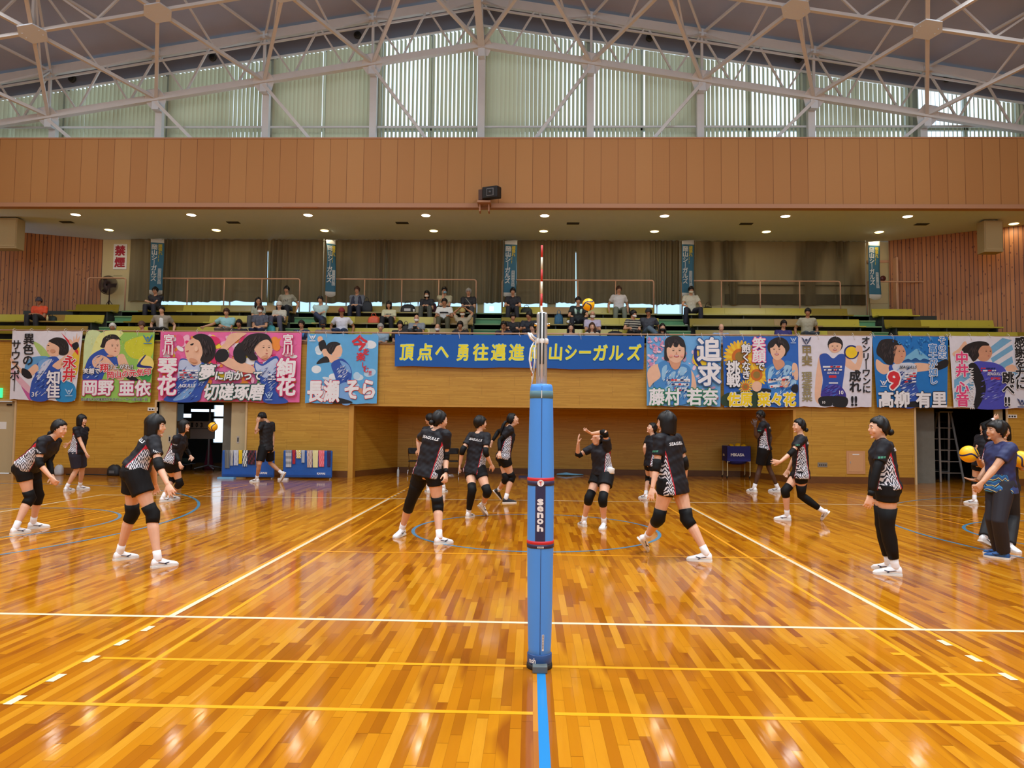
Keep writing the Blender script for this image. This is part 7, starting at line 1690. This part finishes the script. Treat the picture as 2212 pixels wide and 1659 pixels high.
def sit(hx, hy, row, label, shirt, pants=(30, 30, 36), hair='short', hc='k', pose='lap', turn=0, lp=-6, male=1, skin='m', **kw):
    ya = ROWY[row]; zt = ROWZ[row]; yh = ya-.22; C = W(hx, hy, yh-.03)
    s = .97; H = 1.70*s; P_ = V((C.x+kw.pop('lean', 0), ya-.17, zt+.50)); N_ = V((C.x, yh+.02, C.z-.165))
    a = math.radians(270+turn); f = V((math.cos(a), math.sin(a), 0)); r = V((f.y, -f.x, 0))
    d = dict(label=label, y=ya, H=H, male=male, yaw=270+turn, P3=P_, N3=N_, C3=C, look=(270+kw.pop('look', turn), lp), hair=hair, hc=hc, skin=skin, vox=.0165, z0=zt, hs=.99, seed=int(hx),
             shirt=shirt, pants=('trousers', 1, cloth(*pants)), hem=-.02, sock=0, shoem=M_SHOEK if int(hx) % 2 else M_SHOE, group='spectators sitting in the gallery')
    sp = kw.pop('spread', .13); kx = .40 if row < 3 else .27; crossed = kw.pop('crossed', False)
    for q, sg in (('R', 1), ('L', -1)):
        kn = P_+V((0, 0, .03))+r*(sg*sp)+V((0, -1, 0))*kx+f*0.0
        if row == 3: kn.y = max(kn.y, 14.56)
        fx = kn+r*(sg*.02)+V((0, .06 if row < 3 else .05, 0)); fx.z = zt+.085
        fx.y = max(fx.y, [16.42, 15.62, 15.08, 14.62][row]+.0)
        if crossed and q == 'R': kn = kn-r*.10+V((0, 0, .10)); fx = kn-r*.26+V((0, -.02, -.24))
        d[q+'k3'] = kn; d[q+'a3'] = fx; d[q+'b3'] = fx+V((0, .05, -.085)); d[q+'t3'] = fx+V((0, -.19 if row < 3 else -.13, -.085))
        sh = P_+(N_-P_)*.885+r*(sg*.17)
        if pose == 'lap': w = P_+r*(sg*.045)-V((0, .26, -.12))
        elif pose == 'knees': w = kn+V((0, .06, .10))
        elif pose == 'cross': w = P_+(N_-P_)*.45-r*(sg*.10)-V((0, .20, 0))
        elif pose == 'side': w = P_+r*(sg*.30)+V((0, .02, -.02))
        elif pose == 'head': w = C+r*(sg*.13)+V((0, 0, .09))
        elif pose == 'chin': w = (C+V((0, -.12, -.13))+r*.03) if sg > 0 else P_-V((0, .26, -.14))
        elif pose == 'camera': w = P_+(N_-P_)*.45+r*(sg*.06)-V((0, .26, 0))
        elif pose == 'mouth': w = C+V((0, -.14, -.07))+r*(sg*.04)
        elif pose == 'reach': w = (P_+r*.62+V((0, -.05, .12))) if sg > 0 else P_-V((0, .26, -.12))
        else: w = P_+r*(sg*.05)-V((0, .28, -.14))
        d[q] = (None, (0, 0), 0); d[q+'w3'] = w
        if pose == 'head': d[q+'h'] = (-sg*.6*r.x, 0, .5)
        if pose in ('knees', 'lap'): d[q+'h'] = (0, -1, -.1); d[q+'n'] = (0, 0, -1)
    pm = kw.pop('pmat', None)
    d.update(kw)
    if pm: d['pants'] = ('trousers', 1, pm)
    o = person(d); return o, d
WM = cloth(226, 224, 220); BM = cloth(150, 190, 214); KM = cloth(30, 30, 34)
KP = cloth(28, 28, 36); NV = cloth(34, 38, 60)
S = [
 (84, 651, 1, 'spectator in an orange polo shirt and dark cap sitting cross-legged, far left', cloth(226, 84, 44), (34, 34, 38), 'short', 'k', 'lap', dict(cap=cloth(60, 50, 60), skin='t', look=20)),
 (243, 707, 3, 'white-haired spectator in a white shirt above the green banner', WM, (60, 60, 66), 'short', 'w', 'lap', dict(skin='t', turn=20)),
 (306, 703, 3, 'spectator in an orange shirt and brown hat above the green banner', cloth(232, 84, 40), (60, 60, 66), 'short', 'b', 'lap', dict(cap=cloth(90, 62, 48), male=0, skin='l')),
 (335, 628, 0, 'spectator in a black polo with glasses, arms crossed, left end of the top row', KP, (30, 32, 44), 'short', 'k', 'cross', dict(glasses=True)),
 (349, 670, 2, 'young spectator in a white tee under an open beige shirt', cloth(150, 140, 122), (26, 26, 30), 'short', 'k', 'side', dict(turn=15, skin='l', vest=WM)),
 (489, 675, 2, 'spectator in a light blue polo leaning on one outstretched arm', cloth(150, 202, 206), (120, 110, 98), 'short', 'b', 'reach', dict(turn=10)),
 (516, 699, 3, 'spectator in a black polo above the wide pink banner', KP, (30, 30, 34), 'short', 'k', 'lap', dict(skin='t')),
 (558, 651, 1, 'spectator with long dark hair in a pale green tee', cloth(164, 170, 150), (90, 90, 90), 'long', 'k', 'lap', dict(male=0, glasses=True, look=30)),
 (562, 669, 2, 'spectator in a dark plaid shirt and white face mask', PLD, (40, 52, 84), 'short', 'b', 'lap', dict(mask=WM)),
 (603, 660, 1, 'spectator in a cream patterned shirt and knitted white cap', CRM, (92, 88, 104), 'none', 'w', 'lap', dict(cap=cloth(196, 192, 180), brim=0, male=0, skin='l', look=15)),
 (619, 626, 0, 'tall spectator in a grey tee with an oval print, hands on the bench', cloth(160, 156, 138), (26, 28, 38), 'short', 'k', 'side', dict(text=[('( o )', .55, 'front', .10, cloth(70, 68, 66), .13, 0)])),
 (651, 701, 3, 'spectator with glasses in a denim shirt right end of the pink banner', cloth(40, 52, 84), (40, 40, 60), 'short', 'k', 'lap', dict(glasses=True, scarf=cloth(70, 130, 196))),
 (692, 648, 1, 'spectator in a pale blue polo with folded arms and crossed legs', cloth(184, 212, 210), (36, 46, 76), 'short', 'k', 'cross', dict(crossed=True, skin='m')),
 (698, 701, 3, 'spectator in a black cap and dark face mask', cloth(140, 124, 118), (60, 60, 60), 'short', 'k', 'camera', dict(cap=KM, mask=KM, glasses=False)),
 (738, 674, 2, 'spectator in a white polo and dark red cap leaning on both arms', cloth(222, 222, 232), (52, 70, 104), 'short', 'k', 'side', dict(cap=cloth(128, 24, 40), turn=10, skin='t')),
 (771, 627, 0, 'spectator in a navy vest over a grey long-sleeved shirt', cloth(104, 110, 120), (30, 34, 50), 'short', 'b', 'lap', dict(glasses=True, sleeve=1.9, vest=NV)),
 (822, 708, 3, 'grey-haired spectator in a pale blue shirt, seen between two banners', cloth(150, 176, 196), (60, 70, 90), 'short', 'g', 'lap', dict(turn=15)),
 (840, 659, 1, 'spectator with bobbed hair in a cream tee with a dark print', cloth(202, 200, 164), (28, 28, 32), 'bob', 'k', 'lap', dict(male=0, skin='m', text=[('▪▪▪▪', .55, 'front', .09, cloth(70, 66, 76), .15, 0)])),
 (864, 702, 3, 'spectator in black with tousled hair beside a dark backpack', KM, (26, 26, 30), 'short', 'k', 'lap', dict(look=20)),
 (900, 688, 2, 'bald spectator in a grey shirt and face mask holding a camera', cloth(136, 142, 148), (70, 74, 80), 'bald', 'g', 'camera', dict(mask=WM)),
 (922, 636, 0, 'spectator in a black polo, face mask and patterned skirt', KP, (60, 60, 56), 'bob', 'k', 'lap', dict(male=0, mask=cloth(226, 214, 196), pmat=SKT)),
 (960, 628, 0, 'spectator with glasses, blue face mask and beige shirt', cloth(178, 172, 140), (60, 60, 60), 'short', 'k', 'chin', dict(mask=cloth(140, 190, 212), glasses=True)),
 (960, 653, 1, 'spectator in a white polo with a black chest stripe and olive trousers', cloth(220, 220, 214), (86, 82, 58), 'short', 'k', 'knees', dict(skin='t', chest=KM)),
 (1012, 631, 0, 'grey-haired spectator in a black tee with a diagonal bag strap', cloth(28, 28, 32), (60, 60, 62), 'short', 'g', 'lap', dict(glasses=True, strap=True)),
 (999, 675, 2, 'spectator in a yellow-brown cap holding both hands to the head', cloth(170, 158, 132), (70, 66, 60), 'short', 'k', 'head', dict(cap=cloth(170, 150, 84), mask=cloth(226, 220, 208), male=0)),
 (945, 708, 3, 'balding spectator with face mask and a blue towel round the neck', cloth(40, 50, 80), (40, 40, 50), 'bald', 'k', 'lap', dict(mask=WM, scarf=cloth(90, 146, 206))),
 (994, 703, 3, 'smiling spectator in a black sweater in front of a black backpack', KM, (30, 30, 34), 'short', 'k', 'lap', dict(skin='t')),
 (1108, 630, 0, 'spectator in a black polo at the right side of the third stairway', KP, (36, 36, 44), 'short', 'k', 'knees', dict(skin='m')),
 (1108, 685, 2, 'spectator in a black button shirt with a wristwatch', KM, (30, 30, 34), 'short', 'k', 'knees', dict(lp=-16, turn=20)),
 (1143, 682, 2, 'spectator in a dark navy tee looking left', cloth(28, 34, 46), (40, 40, 50), 'short', 'k', 'knees', dict(look=-60, skin='t')),
 (1088, 703, 3, 'spectator with glasses holding a hand to the mouth', cloth(34, 40, 58), (30, 30, 34), 'short', 'k', 'chin', dict(glasses=True, skin='t')),
 (1150, 708, 3, 'laughing spectator with glasses in a grey shirt beside the post top', cloth(140, 148, 160), (50, 50, 60), 'short', 'k', 'lap', dict(glasses=True, look=-35, skin='l')),
 (1249, 650, 1, 'large spectator in a dark green tee with a pale towel round the neck', cloth(24, 34, 34), (30, 34, 46), 'short', 'k', 'knees', dict(fat=1.18, scarf=cloth(190, 222, 212), spread=.2, text=[('■▪■', .62, 'front', .08, cloth(60, 110, 80), .18, 0)])),
 (1280, 680, 2, 'balding spectator with glasses and face mask in a lilac tee', cloth(190, 182, 206), (60, 60, 70), 'bald', 'k', 'camera', dict(mask=WM, glasses=True)),
 (1233, 708, 3, 'spectator with long black hair in a white tee', cloth(226, 224, 226), (40, 40, 50), 'long', 'k', 'lap', dict(male=0, skin='l')),
 (1279, 706, 3, 'spectator with brown shoulder-length hair in a cream top', cloth(206, 196, 174), (60, 56, 50), 'long', 'b', 'lap', dict(male=0, skin='l')),
 (1337, 626, 0, 'spectator in a plain white tee and grey-green jeans on the top row', cloth(214, 212, 212), (118, 126, 112), 'short', 'b', 'side', dict(turn=6)),
 (1368, 679, 2, 'spectator in a black striped shirt and mask looking right', STR, (30, 30, 34), 'short', 'k', 'knees', dict(mask=WM, turn=20, look=55)),
 (1401, 675, 2, 'spectator in a black cap and charcoal tee with crossed legs', cloth(60, 64, 74), (84, 104, 120), 'short', 'k', 'side', dict(cap=KM, crossed=True, turn=-10, look=-40, skin='t')),
 (1431, 708, 3, 'spectator in a black hood and black face mask', KM, (30, 30, 34), 'long', 'k', 'camera', dict(male=0, mask=KM, skin='l')),
 (1493, 627, 0, 'spectator in a pale polo with dark collar and mask, hands on knees', cloth(204, 200, 178), (28, 32, 48), 'short', 'k', 'knees', dict(mask=cloth(226, 220, 200), spread=.22, lp=-14)),
 (1558, 708, 3, 'balding spectator in a light blue shirt above the cherry blossom banner', cloth(156, 176, 206), (50, 60, 80), 'bald', 'k', 'lap', dict(skin='l')),
 (1693, 701, 3, 'spectator with glasses in a navy sports jersey', cloth(52, 46, 116), (40, 40, 60), 'short', 'k', 'lap', dict(glasses=True, skin='m', text=[('SEAGULLS', .72, 'front', .05, M_INKW, .2, 0)])),
 (1745, 675, 2, 'spectator in a beige short-sleeved shirt alone above the white banner', cloth(172, 166, 142), (70, 80, 90), 'short', 'k', 'side', dict(turn=-5, look=-30, skin='t')),
]
for hx, hy, row, label, sh_, pn_, hr_, hc_, ps_, ex in S:
    ex = dict(ex); vest = ex.pop('vest', None); scarf = ex.pop('scarf', None); chest = ex.pop('chest', None); strap = ex.pop('strap', None)
    o, d = sit(hx, hy, row, label, sh_, pn_, hr_, hc_, ps_, **ex)
    P_, N_, C_ = d['P3'], d['N3'], d['C3']; r = V((math.sin(math.radians(d['yaw'])), -math.cos(math.radians(d['yaw'])), 0)); f = yawv(d['yaw']); sp = N_-P_
    J = d['_J']
    if scarf: MB().tube([P_+sp*.45+r*.07+f*.15, P_+sp*.72+r*.085+f*.15, P_+sp*.98+r*.09+f*.03, P_+sp*1.04-f*.07, P_+sp*.98-r*.09+f*.03, P_+sp*.72-r*.085+f*.15, P_+sp*.50-r*.07+f*.15], [(.035, .014)]*7, 8).build('neck_towel', scarf, o)
    if chest: MB().tube([P_+sp*.60+r*.17+f*.05, P_+sp*.60+r*.10+f*.128, P_+sp*.60+f*.145, P_+sp*.60-r*.10+f*.128, P_+sp*.60-r*.17+f*.05], [(.012, .022)]*5, 8).build('chest_stripe', chest, o)
    if strap: MB().tube([P_+sp*.94+r*.09-f*.04, P_+sp*.92+r*.08+f*.10, P_+sp*.55-r*.03+f*.148, P_+sp*.20-r*.15+f*.11], [(.012, .008)]*4, 6).build('bag_strap', cloth(150, 146, 130), o)
    if vest and vest is NV:
        for q in (-1, 1): MB().tube([P_+sp*.05+r*q*.12+f*.09, P_+sp*.5+r*q*.11+f*.115, P_+sp*.80+r*q*.10+f*.09, P_+sp*.93+r*q*.09+f*.02], [(.075, .05), (.06, .045), (.05, .045), (.045, .04)], 10, flat=f).build('vest', vest, o)
    elif vest: MB().tube([P_+sp*-.02+f*.128, P_+sp*.4+f*.122, P_+sp*.75+f*.118, P_+sp*.90+f*.06], [(.07, .022), (.065, .022), (.06, .022), (.05, .02)], 10, flat=f).build('inner_tee', vest, o)
    if ps_ == 'camera' and hx in (900,): 
        q = P_+sp*.45-V((0, .33, 0)); c = empty('camera', q, 'black camera held by the bald spectator', 'camera'); MB().box(q.x-.06, q.x+.06, q.y-.03, q.y+.03, q.z-.04, q.z+.04).build('body', M_DARK, c); MB().tube([q-V((0, .03, 0)), q-V((0, .11, 0))], .035, 14).build('lens', M_DARK, c)
# bags and small things left on the benches
def on_bench(px, row, size, m, name, label, dy=-.22, **k):
    ya = ROWY[row]; zt = ROWZ[row]+.405; x = W(px, 690, ya+dy).x
    return bag((x, ya+dy, zt), size, m, name, label, **k)
on_bench(792, 0, (.34, .2, .36), mat('black_tote', (36, 40, 46), .7), 'tote_bag', 'dark tote bag beside the spectator in the navy vest')
on_bench(881, 0, (.46, .26, .30), M_BAGK, 'black_bag', 'black bag with white print on the top bench', False, band=col(210, 210, 210))
on_bench(937, 0, (.16, .2, .34), mat('maroon_bag', (84, 26, 44), .7), 'maroon_bag', 'maroon bag beside the spectator in the patterned skirt', False)
on_bench(1137, 0, (.36, .22, .22), mat('dark_green_black_bag', (44, 48, 40), .7, var=.3, scale=20), 'black_bag', 'dark bag right of the spectator at the third stairway', False)
on_bench(1355, 0, (.16, .2, .30), M_BAGK, 'black_bag', 'small black bag beside the spectator in the plain white tee', False)
on_bench(1529, 0, (.46, .28, .44), M_BAGK, 'backpack', 'large black backpack beside the spectator with the dark collar', True)
on_bench(362, 0, (.30, .2, .30), M_BAGK, 'black_bag', 'black bag right of the spectator with crossed arms', True)
on_bench(808, 1, (.36, .24, .26), mat('orange_plastic_bag', (232, 96, 60), .5, var=.35, scale=14), 'plastic_bag', 'orange and white plastic bag on the second bench', False)
on_bench(1207, 1, (.26, .22, .36), mat('blue_pattern_bag', (40, 96, 130), .6, var=.6, scale=22), 'drawstring_bag', 'blue patterned drawstring bag left of the large spectator', False)
on_bench(112, 1, (.30, .22, .20), mat('dark_green_bag', (30, 44, 40), .7), 'dark_bag', 'dark green bag beside the spectator in orange, far left', False)
on_bench(586, 2, (.26, .22, .30), mat('teal_patterned_bag', (60, 150, 158), .6, var=.35, scale=16), 'teal_bag', 'teal bag between the plaid shirt and the knitted cap', False)
on_bench(843, 2, (.24, .18, .20), mat('white_plastic', (206, 216, 200), .5), 'plastic_bag', 'white plastic bag right of the grey-haired spectator', True)
on_bench(878, 2, (.26, .2, .34), M_BAGK, 'backpack', 'black backpack behind the spectator with tousled hair', False)
on_bench(1329, 2, (.46, .26, .20), M_BAGK, 'black_bag', 'low black bag left of the striped shirt', False)
on_bench(1009, 2, (.40, .24, .42), M_BAGK, 'backpack', 'black backpack behind the smiling spectator in black', True)
x = W(895, 671, 16.7).x; c = MB().lathe((x, 16.62, 5.025), [(.024, 0), (.034, .10), (.032, .10), (.022, .004)], 14).build('paper_cup', M_WHITE, None, (x, 16.62, 5.025)); tag(c, 'small white paper cup on the top bench', 'cup')
x = W(104, 690, 15.9).x; tag(MB().lathe((x, 15.86, 4.565), [(.03, 0), (.032, .12), (.014, .17), (.014, .19), (.001, .19)], 12).build('drink_bottle', mat('cream_bottle', (214, 196, 140), .4), None, (x, 15.86, 4.565)), 'pale drink bottle beside the spectator in orange, far left', 'bottle')
q = W(1233, 695, 15.62); c = tag(MB().ball(q, (.13, .02, .055), 18).build('hand_fan', M_WHITE, None, q), 'white round hand fan held by the large spectator', 'fan')
q = W(1062, 667, 17.90); tag(MB().box(q.x-.07, q.x+.07, 17.88, 17.90, q.z-.08, q.z+.08).build('window_sticker', mat('glowing_paper', (255, 255, 255), .5, emit=((255, 255, 255), 1.0)), None, (q.x, 17.9, q.z)), 'bright white square in the window gap above the third stairway', 'sign')  # white square kept bright by a glow in its material
